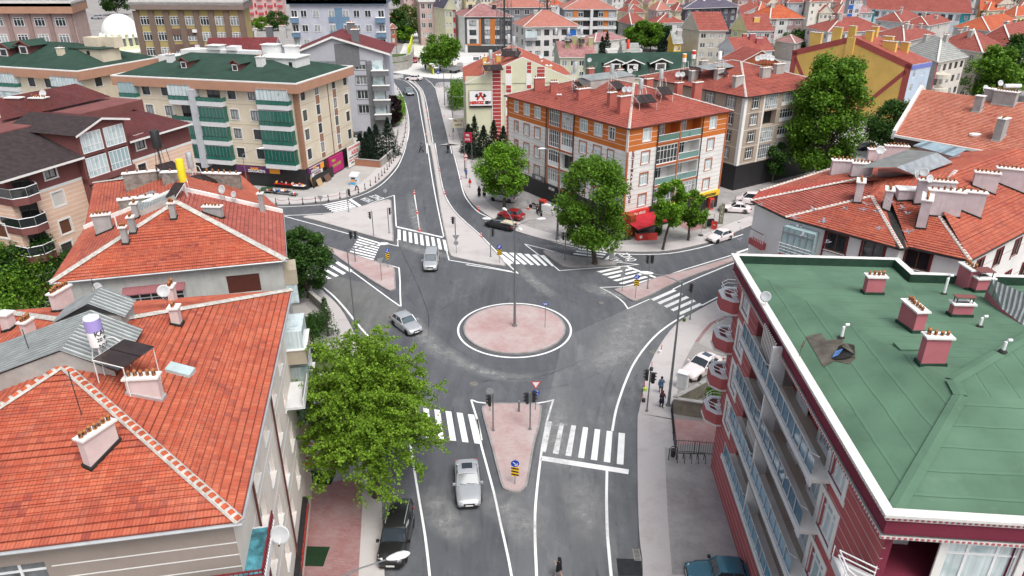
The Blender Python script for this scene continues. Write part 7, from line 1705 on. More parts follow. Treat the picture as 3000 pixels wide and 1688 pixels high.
rp=bgh((2725,130),(2879,154),(2957,138),12.5,'hip',4.2,'far_red',(.60,.54,.52),'pinkish block with red hip roof behind the grey tiled one',4,3,chim=3,name='apartment_block')
bgh((2860,118),(2964,131),(3060,105),12.5,'hip',4.2,'far_red',(.42,.32,.32),'mauve block with red roof at the right edge above the trees',3,3,chim=3,name='apartment_block')
bgh((2790,78),(2900,92),(3010,70),11,'hip',3.5,'far_orange',(.5,.48,.46),'red roofed block with a row of black solar panels',3,3,chim=4,name='apartment_block')
bgh((2862,26),(2870,30),(2925,24),9,'gable',4.4,'far_orange',(.45,.20,.10),'orange gabled house right of the school',3,0,L=14,ax=0,chim=1)
bgh((2925,40),(2975,48),(3060,40),9.5,'hip',3.4,'far_orange',(.66,.56,.36),'peach house with a blue banner at the right edge',3,2,chim=2)
# --- farthest rows of houses, up to where the picture ends
rr=random.Random(4);walls_=[((.62,.61,.59),'white'),((.58,.53,.45),'cream'),((.52,.38,.36),'pink'),((.45,.46,.48),'grey'),((.60,.52,.32),'yellow')]
roofs_=[('far_red','red'),('far_orange','orange'),('far_pink','pale pink'),('far_rose','faded rose')]
nx=0
for row,(yb,zz4,wd)in enumerate(((34,9,60),(14,9,52),(-4,9,46),(-20,10,44))):
 x=1180 if row else 1700;k=0
 while x<3040:
  k+=1;(wc,wn),(rf,rn)=walls_[rr.randint(0,4)],roofs_[min(3,int(rr.random()**1.4*4))]
  yy=yb+rr.uniform(-5,5);ww=wd*rr.uniform(.75,1.25);zc_=zz4+rr.choice((0,0,2.5))
  if not(row<2 and(x<1500 or 1640<x<1830 or 1985<x<2180 or 2530<x<2880)):
   lab='%s house with %s roof, %s in the %s skyline row'%(wn,rn,('first','second','third','fourth','fifth','sixth','seventh','eighth','ninth','tenth')[(k-1)%10]+('' if k<=10 else ' of second ten' if k<=20 else ' of third ten' if k<=30 else ' of fourth ten' if k<=40 else ' of last few'),('nearest','second','third','farthest')[row])
   bgh((x-ww*.25,yy-3),(x,yy),(x+ww*.8,yy-rr.uniform(0,4)),zc_,rr.choice(('hip','hip','gable')),3.4,rf,wc,lab,3 if row<3 else 2,1 if row<2 else 0,L=13,chim=1,group='distant houses on the skyline',w=1.8,h=1.6)
   nx+=1
  x+=ww*rr.uniform(1.0,1.25)
print('skyline houses',nx)
# ================================================================ TREES
leaf_mat('leaf_mid',(.095,.22,.018),(.20,.38,.03));leaf_mat('leaf_bright',(.13,.30,.022),(.26,.50,.035));leaf_mat('leaf_dark',(.038,.105,.018),(.085,.19,.028))
leaf_mat('leaf_ginkgo',(.16,.30,.024),(.28,.46,.04));leaf_mat('leaf_conifer',(.012,.032,.018),(.028,.058,.026));leaf_mat('leaf_purple',(.025,.012,.014),(.045,.022,.022));leaf_mat('leaf_olive',(.10,.15,.03),(.20,.24,.06))
def leaves(name,C,size,m,parent,up=.35,aspect=.62):
 """one quad leaf per centre, random orientation"""
 n=len(C);nrm=rng.normal(size=(n,3));nrm[:,2]=np.abs(nrm[:,2])*1.2+up;nrm/=np.linalg.norm(nrm,axis=1)[:,None]
 t=rng.normal(size=(n,3));t-=(t*nrm).sum(1)[:,None]*nrm;t/=np.linalg.norm(t,axis=1)[:,None];b=np.cross(nrm,t)
 s=size*rng.uniform(.7,1.3,n)[:,None];V=np.empty((n,4,3))
 V[:,0]=C-t*s*.5;V[:,1]=C+b*s*aspect*.5;V[:,2]=C+t*s*.5;V[:,3]=C-b*s*aspect*.5
 me=bpy.data.meshes.new(name);me.vertices.add(n*4);me.vertices.foreach_set('co',V.reshape(-1));me.loops.add(n*4);me.loops.foreach_set('vertex_index',np.arange(n*4));me.polygons.add(n)
 me.polygons.foreach_set('loop_start',np.arange(n)*4);me.polygons.foreach_set('loop_total',np.full(n,4));me.update(calc_edges=True);me.materials.append(MATS[m]);me.validate()
 return obj(name,me,parent)
def crown_pts(n,R_,H,z0,blobs=26,shape='round',seed=0,fill=.35):
 g=np.random.default_rng(seed);out=[]
 cs=[]
 for k in range(blobs):
  a=g.uniform(0,2*math.pi);v=g.uniform(0,1);
  prof=math.sin(math.pi*min(1,.12+v*.83))**.6 if shape=='round' else(1-v)**.75 if shape=='cone' else math.sin(math.pi*(.18+.72*v))**.5
  r=R_*prof*math.sqrt(g.uniform(.2,1))*.86;cs.append((r*math.cos(a),r*math.sin(a),z0+H*v,R_*g.uniform(.20,.36)*(prof*.6+.4)))
 per=n//blobs
 for x,y,z,r in cs:
  d=g.normal(size=(per,3));d/=np.linalg.norm(d,axis=1)[:,None];rad=r*(g.uniform(0,1,per)**.35)[:,None]
  p=d*rad;p[:,2]*=.75;p+=np.array([x,y,z]);out.append(p)
 P=np.concatenate(out);sub=g.normal(size=P.shape)*.05*R_;return P+sub
def trunk_mb(h,r,R_,H,z0,limbs=7,seed=0,m='bark',lean=0):
 g=random.Random(seed);mb=MB();mb.tube([(0,0,-.1),(.02,0,.3),(lean*.4,.03,h*.5),(lean,0,h)],[r*1.5,r*1.08,r*.9,r*.75],m,9)
 for k in range(limbs):
  a=2*math.pi*k/limbs+g.uniform(-.3,.3);rr_=R_*g.uniform(.4,.8);zt=z0+H*g.uniform(.3,.85);zb=h*g.uniform(.8,1.0)
  mb.tube([(lean,0,zb),(lean+rr_*.45*math.cos(a),rr_*.45*math.sin(a),zb+(zt-zb)*.5),(lean+rr_*math.cos(a),rr_*math.sin(a),zt)],[r*.5,r*.3,r*.08],m,6)
 mb.tube([(lean,0,h*.95),(lean*1.1,.1,z0+H*.85)],[r*.7,r*.12],m,6);return mb
def tree(px,py,R_,H,h,label,m='leaf_mid',n=5000,size=.3,r=.2,cat='tree',name='tree',shape='round',seed=1,group=None,blobs=26,lean=0,world=None,zb=.12,sx=1):
 n=int(n*1.6);blobs=int(blobs*1.7)
 x,y=world or G(px,py,zb);t=thing(name,label,cat,(x,y,zb),0 if lean else random.Random(seed).uniform(0,6),group)
 z0=h*.85;trunk_mb(h,r,R_,H,z0,seed=seed,lean=lean).build('trunk',t)
 P=crown_pts(n,R_,H,z0,blobs,shape,seed);P[:,0]+=lean;leaves('crown',P,size,m,t);return t
# plane trees by the corner block (heights measured from their trunks' feet)
tree(1478,612,4.1,7.0,3.2,'round bright green plane tree beside the red hatchback','leaf_bright',9000,.34,.24,seed=11,blobs=34)
tree(1742,773,4.4,9.6,3.6,'big green plane tree standing on the small traffic island','leaf_mid',16000,.32,.30,seed=12,blobs=48,shape='oval',lean=-.6)
tree(1942,731,2.3,6.0,3.6,'slender leaning plane tree in front of the corner simit shop','leaf_bright',5200,.30,.16,seed=13,lean=.5,blobs=20)
tree(2016,704,2.2,4.3,2.8,'small plane tree between the shop flags and the simit shop','leaf_mid',4600,.30,.16,seed=14,blobs=18)
tree(1669,702,1.7,3.2,2.2,'small young tree half hidden left of the big island plane tree','leaf_mid',2600,.3,.13,seed=15,blobs=14)
tree(2392,540,5.8,16.5,3.5,'very tall poplar-like tree in front of the yellow gable','leaf_mid',24000,.46,.4,seed=16,blobs=70,shape='oval')
tree(2600,460,5.6,7.5,2.5,'broad dark green tree at the right foot of the yellow gable','leaf_dark',9000,.45,.3,seed=17,blobs=34)
tree(2262,535,2.6,4.5,2.2,'small rounded tree on the pavement before the tan block','leaf_dark',3800,.36,.15,seed=18,blobs=16)
tree(905,872,3.2,7.0,.9,'dense rounded tree between the grey plastered house and the road','leaf_dark',11000,.27,.22,seed=19,blobs=36)
tree(2180,905,.9,2.6,1.2,'small tree peeping out behind the cornice of the maroon block','leaf_dark',1200,.25,.08,seed=20,blobs=8)
for k,(px,py,R_,H)in enumerate(((45,950,5.0,6.5),(150,905,4.0,6.5),(-30,930,5.0,7))):tree(px,py,R_,H,2.0,('left','right','outermost')[k]+' of the dark green garden trees below the peach balconies','leaf_dark' if k else 'leaf_mid',7000,.30,.2,seed=30+k,blobs=26,group='garden trees below the peach block',zb=0)
# the spreading tree on the near left pavement: long drooping twigs
x,y=G(1104,1452,.12);t=thing('tree','large spreading tree with drooping leafy twigs on the near left pavement','tree',(x,y,.12));g=random.Random(5)
mb=MB();mb.tube([(0,0,-.1),(0,0,.4),(.05,0,4.0),(.0,.05,8.8)],[.42,.30,.26,.14],'bark',10);pts=[]
for k in range(320):
 a=g.uniform(0,2*math.pi);el=g.uniform(-.15,1.45);ln=g.uniform(3.6,5.0);z0=4.0+g.uniform(0,5.0)
 dx,dy,dz=math.cos(a)*math.cos(el),math.sin(a)*math.cos(el),math.sin(el);P=[];st=14
 for j in range(st+1):
  s_=ln*j/st;droop=-.055*s_*s_*(1.25-math.sin(max(0,el)));P.append((dx*s_,dy*s_,z0+dz*s_+droop+max(0,el)*.4))
 if k%2==0:mb.tube([P[0],P[5],P[9],P[14]],[.075,.04,.02,.006],'bark',4)
 for j in range(3,st+1):
  c=np.array(P[j]);m_=16;sp=.11+.10*(1-j/st);q_=rng.normal(size=(m_,3))*sp*1.25;q_[:,2]-=.06;pts.append(c+q_)
 for s2 in range(5): # side twigs
  j=g.randint(5,st);c=np.array(P[j]);a2=a+g.choice((-1,1))*g.uniform(.5,1.1);l2=g.uniform(.5,1.1)
  for w_ in range(7):u_=l2*w_/6;pts.append(c+np.array([math.cos(a2)*u_,math.sin(a2)*u_,-.10*u_-.04*u_*u_])+rng.normal(size=(7,3))*.075)
mb.build('trunk',t);leaves('crown',np.concatenate(pts),.155,'leaf_ginkgo',t,aspect=.75)
# conifers and shrubs
def conifer(px,py,R_,H,label,group,m='leaf_conifer',n=3200,seed=0,world=None,zb=.12,size=.34):
 x,y=world or G(px,py,zb);t=thing('conifer',label,'conifer',(x,y,zb),seed,group);q=MB();q.tube([(0,0,0),(0,0,H*.9)],[.16,.02],'bark',6);q.build('trunk',t)
 g2=np.random.default_rng(seed+50);v=g2.uniform(0,1,n)**1.2;lay=np.floor(v*9)/9;rad=R_*(1-v)**.8*(.55+.45*((v*9)%1<.6));a=g2.uniform(0,2*math.pi,n);rr_=rad*np.sqrt(g2.uniform(.35,1,n))
 P=np.stack([rr_*np.cos(a),rr_*np.sin(a),.4+v*(H-.3)-rr_*.18],1)+g2.normal(size=(n,3))*.08;leaves('crown',P,size,m,t,aspect=.35);return t
for k,(px,py,R_,H)in enumerate(((1078,478,2.0,5.6),(1108,470,2.3,6.6),(1142,455,2.4,7.0),(1088,455,1.8,5.2),(1060,465,1.6,4.6))):conifer(px,py,R_,H,('second','middle','tallest and rightmost','rear','leftmost')[k]+' dark spruce behind the low brick wall','spruces behind the brick wall',seed=k,n=3600)
for k,(px,py,H)in enumerate(((1392,462,7.6),(1418,455,5.5),(1447,462,6.8),(1475,470,6.2),(1374,445,5.2))):conifer(px,py,2.0,H,('tallest','lowest','third','rightmost','leftmost')[k]+' dark cypress in the row beside the white corner block','cypresses beside the corner block',seed=10+k,n=3400)
for k,(px,py,H)in enumerate(((1775,178,9.5),(1762,172,7.5),(1950,172,10),(1935,172,7))):conifer(px,py,2.6,H,('tall black spruce at the rose-roofed house','lower spruce left of the tall one at the rose-roofed house','pointed black spruce beside the mustard house','squat dark spruce left of the pointed one')[k],'far spruces',seed=20+k,n=2200,size=.6,zb=0)
for k in range(7):conifer(1232+k*10,84-k%2*3,4.0,16,('leftmost','second','third','middle','fifth','sixth','rightmost')[k]+' of the tall dark conifers above the dusty street','tall conifers above the street',seed=30+k,n=2600,size=1.0,zb=0)
tree(1152,372,2.6,5.5,1.2,'dark purple plum tree at the corner of the grey block','leaf_purple',4200,.42,.15,seed=40,blobs=18)
def hedge(name,label,pts,wd,h,m,n,size,cat='hedge',zb=.12):
 t=thing(name,label,cat,(*G(*pts[0],zb),zb));W2=[Vector(G(*p,zb))for p in pts];C=[]
 for a,c in zip(W2,W2[1:]):
  k=int(n*(c-a).length/sum((q-p).length for p,q in zip(W2,W2[1:])));u_=rng.uniform(0,1,(k,1));nn2=Vector((-(c-a).y,(c-a).x)).normalized();s_=rng.uniform(-.5,.5,(k,1))*wd
  xy=np.array(a)[None]+(np.array(c)-np.array(a))[None]*u_+np.array(nn2)[None]*s_;zz5=h*(rng.uniform(0,1,(k,1))**.6)*(.85+.25*np.sin(u_*23));C.append(np.concatenate([xy,zz5],1))
 P=np.concatenate(C)-np.array([W2[0].x,W2[0].y,0]);leaves('foliage',P,size,m,t);return t
hedge('hedge','bright green clipped hedge along the garden of the grey block',[(1158,372),(1176,340),(1172,305)],2.2,2.6,'leaf_bright',5000,.3)
hedge('hedge','tall green bamboo-like hedge beside the billboard block',[(1318,322),(1352,318),(1348,285)],5.0,5.0,'leaf_mid',7000,.4)
hedge('shrub','low green shrubs in the walled bed beside the white sedan',[(2110,1190),(2085,1165),(2130,1110)],1.6,.9,'leaf_mid',3500,.16,'shrub')
hedge('vine','bright vine trailing over the block wall beneath the round balconies',[(2085,1150),(2125,1110),(2165,1085)],.9,1.3,'leaf_bright',2200,.18,'vine',zb=.2)
hedge('shrub','dark garden shrubs between the beige block and the pavement',[(878,985),(910,960),(955,965)],2.4,1.5,'leaf_dark',5200,.17,'shrub')
conifer(962,985,1.3,4.2,'sparse feathery conifer in the narrow garden beside the beige block',None,'leaf_dark',1300,60,size=.22)
conifer(925,1050,1.5,4.6,'dark conifer rising beside the spreading tree',None,'leaf_dark',2200,61,size=.22)
hedge('shrub','potted bush beside the simit shop awning',[(1925,690),(1932,686)],.8,1.2,'leaf_dark',600,.2,'shrub')
# far trees
FT=[(1290,208,7.5,8,'big round dark tree at the upper junction','leaf_mid',.7,6000),(1205,112,9,10,'olive tinted tree left of the dusty street','leaf_olive',1.0,3600),(1170,122,5,10,'dark green tree beside the brick house','leaf_dark',.9,2400),(1187,125,4.5,5,'bright young tree at the top of the garden wall','leaf_bright',.8,1800),(1182,30,9,14,'dark tree behind the dusty street','leaf_dark',1.3,2200),
      (728,90,3.5,5,'bright tree right of the brown block, left one','leaf_bright',.7,1500),(768,90,3.8,5,'bright tree right of the brown block, right one','leaf_bright',.7,1500),(815,90,6,7,'dark spreading tree behind the maroon shingle roof','leaf_dark',.8,2000),(345,45,9,12,'dark trees behind the mosque dome','leaf_dark',1.2,2600),
      (1880,145,5.5,8,'tall tree in the clump left of the pointed spruce','leaf_mid',.8,3200),(1905,152,5.5,8,'rounded tree in the middle of the clump','leaf_mid',.8,3200),(1930,150,5,8,'darker tree at the right of the clump','leaf_dark',.8,3000),(1855,140,5,6,'light green tree at the left of the clump','leaf_bright',.8,2400),(1798,108,4.5,5,'dark tree in front of the grey and orange block','leaf_dark',.8,2000),(1832,112,4,5,'green tree right of the faded pink roof','leaf_mid',.8,1800),
      (1995,82,5,7,'dark tree beside the tan gabled house','leaf_dark',.9,2000),(2032,172,4.5,4.5,'bright bush-like tree at the foot of the tan gabled house','leaf_bright',.6,2200),(1640,200,4,6.5,'green tree left of the old grey-green house','leaf_bright',.6,2600),(1560,165,4,6,'green bushy tree behind the lattice mast','leaf_mid',.7,2000),(1470,150,4.5,5,'green tree right of the panelled block','leaf_mid',.7,2200),(1745,135,2.5,3,'small bright tree before the faded pink roof','leaf_bright',.5,1200),
      (2330,165,6,7,'dark green tree in front of the yellow gable house row','leaf_dark',.8,3000),(2705,80,8,9,'light green tree among the far red roofs','leaf_bright',1.0,3600),(2772,84,7,6,'pale green rounded tree right of the light green one','leaf_bright',1.0,2600),(2465,62,7,6,'green trees behind the white red-roofed house','leaf_mid',1.0,2400),(2960,40,8,9,'dark tree beside the blue banner house','leaf_dark',1.1,2000),
      (2880,300,8.0,10,'large green tree right of the pinkish block','leaf_mid',.7,8000),(2965,290,9.0,12,'large dark tree at the right edge above the tiled roof','leaf_dark',.7,8000),(2830,285,4,6,'dark feathery tree beside the curved balconies','leaf_dark',.6,3000),(2985,195,8,11,'tall tree at the right edge below the mauve block','leaf_mid',.8,5000),(2920,230,8,10,'yellow-green tree in the middle of the right hand trees','leaf_bright',.7,6000),(2300,25,7,8,'tree behind the grey porch house','leaf_dark',1.2,1500),(1960,20,7,9,'dark tree beside the pink houses','leaf_dark',1.2,1800),(1530,12,8,8,'bright tree at the top behind the panelled block','leaf_bright',1.3,1500),(1660,-5,8,9,'tree on the skyline above the pink roofs','leaf_mid',1.3,1500),(2385,-8,9,9,'tree on the skyline right of centre','leaf_mid',1.3,1500)]
for k,(px,py,R_,H,lab,m,sz,n)in enumerate(FT):tree(px,py,R_,H,H*.3,lab,m,n,sz,.25,seed=100+k,blobs=22,zb=0)
# ================================================================ VEHICLES
def paint(name,c,metal=.25):
 if name in MATS:return MATS[name]
 pm(name,c,.32,.04,1.5,metal=metal,coat=.7);return MATS[name]
paint('car_silver',(.42,.44,.46),.35);paint('car_black',(.018,.018,.02));paint('car_white',(.74,.67,.68),0);paint('car_red',(.30,.012,.016));paint('car_teal',(.03,.14,.20));paint('car_grey',(.18,.22,.24));paint('car_dark',(.02,.025,.04));paint('car_redold',(.42,.03,.04))
pm('headlight',(.62,.64,.64),.15,.1,8);pm('taillight',(.40,.01,.01),.25,.1,4);pm('plate',(.70,.70,.68),.5,.05,3);pm('rim',(.42,.43,.45),.35,.1,3,metal=.6)
def smooth_obj(o,ang=35):
 me=o.data;me.polygons.foreach_set('use_smooth',[True]*len(me.polygons));me.set_sharp_from_angle(angle=R(ang));return o
def car(px,py,heading,label,kind='sedan',col='car_silver',L=4.5,W=1.78,sunroof=False,scale=1.0,group='cars on the roads and forecourts',z=.0,world=None,rails=False):
 """front points to +x"""
 x,y=world or G(px,py,z);t=thing({'van':'parked_van','pickup':'pickup_truck'}.get(kind,'car'),label,{'van':'van','pickup':'pickup truck'}.get(kind,'car'),(x,y,z),R(heading),group)
 h=L/2;S=dict(
  sedan=dict(H=1.46,belt=.93,hood=.90,boot=.98,ws=(.62,-.10),rw=(-.98,-1.55),prof=None),
  hatch=dict(H=1.47,belt=.95,hood=.92,boot=.95,ws=(.72,.02),rw=(-1.35,-1.72)),
  van=dict(H=1.82,belt=1.08,hood=1.04,boot=1.08,ws=(1.12,.48),rw=(-2.02,-2.12)),
  suv=dict(H=1.80,belt=1.08,hood=1.06,boot=1.08,ws=(.92,.30),rw=(-2.08,-2.22)),
  pickup=dict(H=1.52,belt=.98,hood=.95,boot=.98,ws=(1.0,.45),rw=(-.25,-.45)),
  box=dict(H=1.40,belt=.90,hood=.86,boot=.90,ws=(.72,.25),rw=(-1.05,-1.42)))[kind]
 S={k:v for k,v in S.items()}
 k=L/4.4;ws=(S['ws'][0]*k,S['ws'][1]*k);rw=(S['rw'][0]*k,S['rw'][1]*k)
 def ring(x,w,zb,zt,crown=.03):
  r=[(-1,zb+.06),(-1.0,zb+.22),(-.995,(zb+zt)/2+.05),(-.965,zt-.10),(-.90,zt-.02),(-.55,zt+crown*.7),(0,zt+crown)]
  pts=[(x,a*w,b)for a,b in r]+[(x,-a*w,b)for a,b in reversed(r[:-1])];return pts+[(x,w*.86,zb),(x,-w*.86,zb)]
 w=W/2;bl,hd,bt=S['belt'],S['hood'],S['boot'];mb=MB();sq=.78 if kind!='box' else .92
 st=[(-h,w*sq,.42,bt-.22),(-h+.05,w*(sq+.10),.30,bt-.10),(-h+.18,w*.95,.24,bt-.02),(-h+.6,w*.99,.20,bt),(rw[1]-.02 if rw[1]-.02>-h+.7 else-h+.75,w,.20,bl),(-.6,w,.20,bl),(.3,w,.20,bl),(ws[0]+.02,w,.20,bl-.0),(ws[0]+.25,w*.995,.20,hd+.01),(h-.75,w*.98,.20,hd-.05),(h-.35,w*.93,.22,hd-.13),(h-.12,w*(sq+.08),.26,hd-.24),(h-.02,w*(sq-.04),.34,hd-.36),(h,w*(sq-.1),.40,hd-.42)]
 st.sort(key=lambda q:q[0]);mb.grid([ring(*q)for q in st],col,True,True);body=smooth_obj(mb.build('body',t),50)
 # cabin: roof shell over glass
 H=S['H'];wr=w*.76;tb=w*.93;g=MB();base=[(ws[0],tb),(rw[1],tb)];A=[(ws[0],-tb*.93,bl-.03),(ws[0],tb*.93,bl-.03),(rw[1],tb*.9,bl-.03),(rw[1],-tb*.9,bl-.03)];B=[(ws[1],-wr,H-.05),(ws[1],wr,H-.05),(rw[0],wr*.97,H-.06),(rw[0],-wr*.97,H-.06)]
 g.hexa(A+B,'car_glass');gl=g.build('windows',t)
 rf=MB();n=7
 def rr2(x,w_,z_):return[(x,w_*a,z_+b)for a,b in((-1,-.07),(-.97,-.01),(-.8,.025),(0,.045),(.8,.025),(.97,-.01),(1,-.07))]
 rf.grid([rr2(ws[1]+.10,wr*1.0,H-.10),rr2(ws[1]-.05,wr*1.03,H-.035),rr2((ws[1]+rw[0])/2,wr*1.04,H-.015),rr2(rw[0]+.08,wr*1.01,H-.035),rr2(rw[0]-.07,wr*.98,H-.10)],col,False,False)
 for s in(-1,1): # pillars
  for(xa,ya,za),(xb,yb_,zb)in(((ws[0]+.02,tb*.95*s,bl-.03),(ws[1]+.02,wr*1.01*s,H-.06)),((rw[1]-.01,tb*.92*s,bl-.03),(rw[0]-.02,wr*.99*s,H-.06)),(((ws[1]+rw[0])/2-.1,tb*.99*s,bl-.03),((ws[1]+rw[0])/2-.12,wr*1.03*s,H-.07))):
   rf.tube([(xa,ya,za),(xb,yb_,zb)],.04 if kind!='van' else .05,col,5)
 if kind in('van','suv')and not rails:pass
 roof=smooth_obj(rf.build('roof',t),40)
 if rails or kind=='suv':
  q=MB()
  for s in(-1,1):q.tube([(ws[1]-.2,wr*.88*s,H+.03),(ws[1]-.4,wr*.88*s,H+.09),(rw[0]+.4,wr*.88*s,H+.09),(rw[0]+.2,wr*.88*s,H+.03)],.025,'galvanised',5)
  q.build('roof_rail',t)
 if sunroof:q=MB();q.box(ws[1]-.95,ws[1]-.35,-.38,.38,H+.01,H+.038,'car_glass');q.build('sunroof',t)
 for sx in(-1,1):
  for s in(-1,1):
   xw=h*.63 if sx>0 else-h*.60;q=MB();rot=Matrix.Rotation(R(90),3,'X');q.lathe([(.20,-.10),(.30,-.10),(.325,-.07),(.325,.07),(.30,.10),(.20,.10)],'rubber',(xw,s*(w-.10),.32),16,rot=rot);wo=q.build('wheel',t)
   q=MB();q.lathe([(.01,-.085),(.21,-.10),(.21,.10),(.01,.085)],'rim',(xw,s*(w-.10),.32),12,rot=rot);q.build('rim',wo)
   q=MB();q.tube([(xw+.37*math.cos(a),s*(w+.002),.32+.37*math.sin(a))for a in[j*math.pi/8 for j in range(9)]],.025,'black',4);q.build('wheel_arch',t)
 for s in(-1,1):
  q=MB();q.hexa([(h-.30,s*w*.60,hd-.34),(h-.04,s*w*.50,hd-.36),(h-.22,s*w*.84,hd-.34),(h-.45,s*w*.88,hd-.32),(h-.36,s*w*.58,hd-.13),(h-.10,s*w*.50,hd-.20),(h-.26,s*w*.84,hd-.20),(h-.52,s*w*.89,hd-.12)],'headlight');q.build('headlight',t)
  q=MB();q.box(-h-.005,-h+.25,min(s*w*.62,s*w*.93),max(s*w*.62,s*w*.93),bt-.34,bt-.13,'taillight');q.build('taillight',t)
  q=MB();q.box(ws[0]-.12,ws[0]+.06,min(s*w*.97,s*(w+.17)),max(s*w*.97,s*(w+.17)),bl+.02,bl+.15,col if kind!='box' else 'black');q.build('mirror',t)
 q=MB();q.box(h-.06,h+.012,-w*.42,w*.42,hd-.44,hd-.30,'black');q.box(h-.12,h+.02,-w*.70,w*.70,.30,.40,'black');q.build('grille',t)
 q=MB();q.box(h,h+.025,-.26,.26,.42,.53,'plate');q.box(-h-.025,-h,-.26,.26,.55,.66,'plate');q.build('number_plate',t)
 q=MB();q.tube([(ws[0]+.06,-w*.2,bl+.01),(ws[0]-.1,-w*.65,bl+.07)],.012,'black',4);q.tube([(ws[0]+.06,w*.5,bl+.01),(ws[0]-.1,-w*.05,bl+.07)],.012,'black',4);q.build('wiper',t)
 if kind=='pickup':
  q=MB();q.box(-h+.1,rw[1]-.15,-w*.86,w*.86,bl-.02,bl+.03,'black');q.build('load_bed',t)
  for s in(-1,1):q=MB();q.box(-h+.05,rw[1]-.1,min(s*w*.88,s*w*.98),max(s*w*.88,s*w*.98),bl,bl+.12,col);q.build('bed_side',t)
 if scale!=1:t.scale=(scale,)*3
 return t
car(1371,1432,-84,'silver saloon with open black sunroof driving towards the camera past the south splitter island','sedan','car_silver',4.55,1.80,True,z=.0)
car(1163,1592,-91,'dusty black estate car with roof rails parked at the left kerb','suv','car_black',4.75,1.84)
car(1192,962,-52,'silver hatchback entering the roundabout beside the spreading tree','hatch','car_silver',4.15,1.74)
car(1264,778,-88,'silver van driving off the northern zebra crossing','van','car_silver',4.45,1.80)
car(2052,1088,-138,'white saloon with dark sunroof parked beside the block wall and white cabinet','sedan','car_white',4.7,1.84,True,z=.13)
car(2112,1700,176,'old teal saloon with boxy body cut by the bottom edge','box','car_teal',4.3,1.68,z=.13)
car(1466,668,148,'black pickup truck carrying pale planks at the kerb','pickup','car_black',4.6,1.66)
x,y=G(1466,668)
for k in range(5):
 c_,s_=math.cos(R(148)),math.sin(R(148));o_=(-1.35*c_-(-.56+.28*k)*s_,-1.35*s_+(-.56+.28*k)*c_)
 q=MB();q.box(-.95,.95,-.12,.12,0,.07,pm_auto((.62,.56,.40)));pl=q.build('plank',None,loc=(x+o_[0],y+o_[1],1.06),rz=R(148));tag(pl,('first','second','third','fourth','fifth')[k]+' pale plank across the black pickup bed, counted from the kerb side','plank','planks on the pickup')
car(1497,640,152,'dark red hatchback parked under the round plane tree','hatch','car_red',3.9,1.68,z=.13)
car(1474,588,158,'silver estate car behind the trunk of the round plane tree','van','car_silver',4.3,1.7,z=.13)
car(2152,620,168,'white saloon parked across the forecourt of the tan block','sedan','car_white',4.5,1.76,z=.13)
car(2196,596,163,'white estate van behind the white saloon at the forecourt','van','car_white',4.4,1.76,z=.13)
car(2107,704,214,'small white hatchback parked half on the road near the shop flags','hatch','car_white',3.95,1.68)
car(1198,277,-68,'grey-green old saloon coming down the curved north road','box','car_grey',4.3,1.68,scale=1.2)
car(1213,236,168,'old white saloon turning at the top of the north road','box','car_white',4.3,1.68,scale=1.2)
car(1215,183,-92,'small red car at the mouth of the dusty street','hatch','car_redold',3.9,1.66,scale=1.2)
car(1291,110,-95,'blue-grey van parked by the pale green house at the top of the street','van','car_grey',4.4,1.8,scale=1.5)
car(1312,117,145,'white car parked left of the panelled block, farther left','hatch','car_white',4.2,1.75,scale=1.5)
car(1336,120,172,'white car parked left of the panelled block, nearer the block','hatch','car_white',4.2,1.75,scale=1.5)
car(2535,440,195,'dark blue car in the yard below the yellow gable','hatch','car_dark',4.2,1.74)
car(2640,462,175,'silver car glimpsed between the chimneys of the lilac roof','hatch','car_silver',4.2,1.74)
car(1052,398,-95,'black car in the narrow yard between the cream and grey blocks','hatch','car_black',4.2,1.74)
car(285,56,170,'silver car parked in the street behind the mosque','hatch','car_silver',4.2,1.74,scale=1.6)
def lorry(px,py,hd,label,sc,bed='car_white'):
 x,y=G(px,py);t=thing('lorry',label,'lorry',(x,y,0),R(hd));q=MB();q.box(1.5,3.1,-1.05,1.05,.5,1.5,'car_white');q.hexa([(1.5,-1.05,1.5),(3.1,-1.05,1.5),(3.1,1.05,1.5),(1.5,1.05,1.5),(1.5,-1,2.45),(2.7,-.95,2.45),(2.7,.95,2.45),(1.5,1,2.45)],'car_white');q.build('cab',t)
 q=MB();q.hexa([(3.12,-.85,1.55),(3.14,-.85,1.55),(3.14,.85,1.55),(3.12,.85,1.55),(2.78,-.8,2.3),(2.80,-.8,2.3),(2.80,.8,2.3),(2.78,.8,2.3)],'car_glass');q.build('windscreen',t)
 q=MB();q.box(-3,1.35,-1.1,1.1,.9,1.0,'steel');q.box(-3,1.35,-1.1,-1.03,1,1.9,bed);q.box(-3,1.35,1.03,1.1,1,1.9,bed);q.box(-3,-2.93,-1.03,1.03,1,1.9,bed);q.build('load_bed',t)
 for xx in(2.3,-2):
  for s in(-1,1):q=MB();q.lathe([(.1,-.14),(.48,-.14),(.48,.14),(.1,.14)],'rubber',(xx,s*.95,.48),14,rot=Matrix.Rotation(R(90),3,'X'));q.build('wheel',t)
 t.scale=(sc,)*3;return t
lorry(1316,190,-85,'white lorry parked behind the big dark junction tree',1.2);lorry(1397,188,-90,'white lorry with grey body on the dusty lot below the panelled block',1.2,'grey_dark');lorry(1340,212,60,'pale tipper trailer parked beside the white lorry',1.1,'steel')
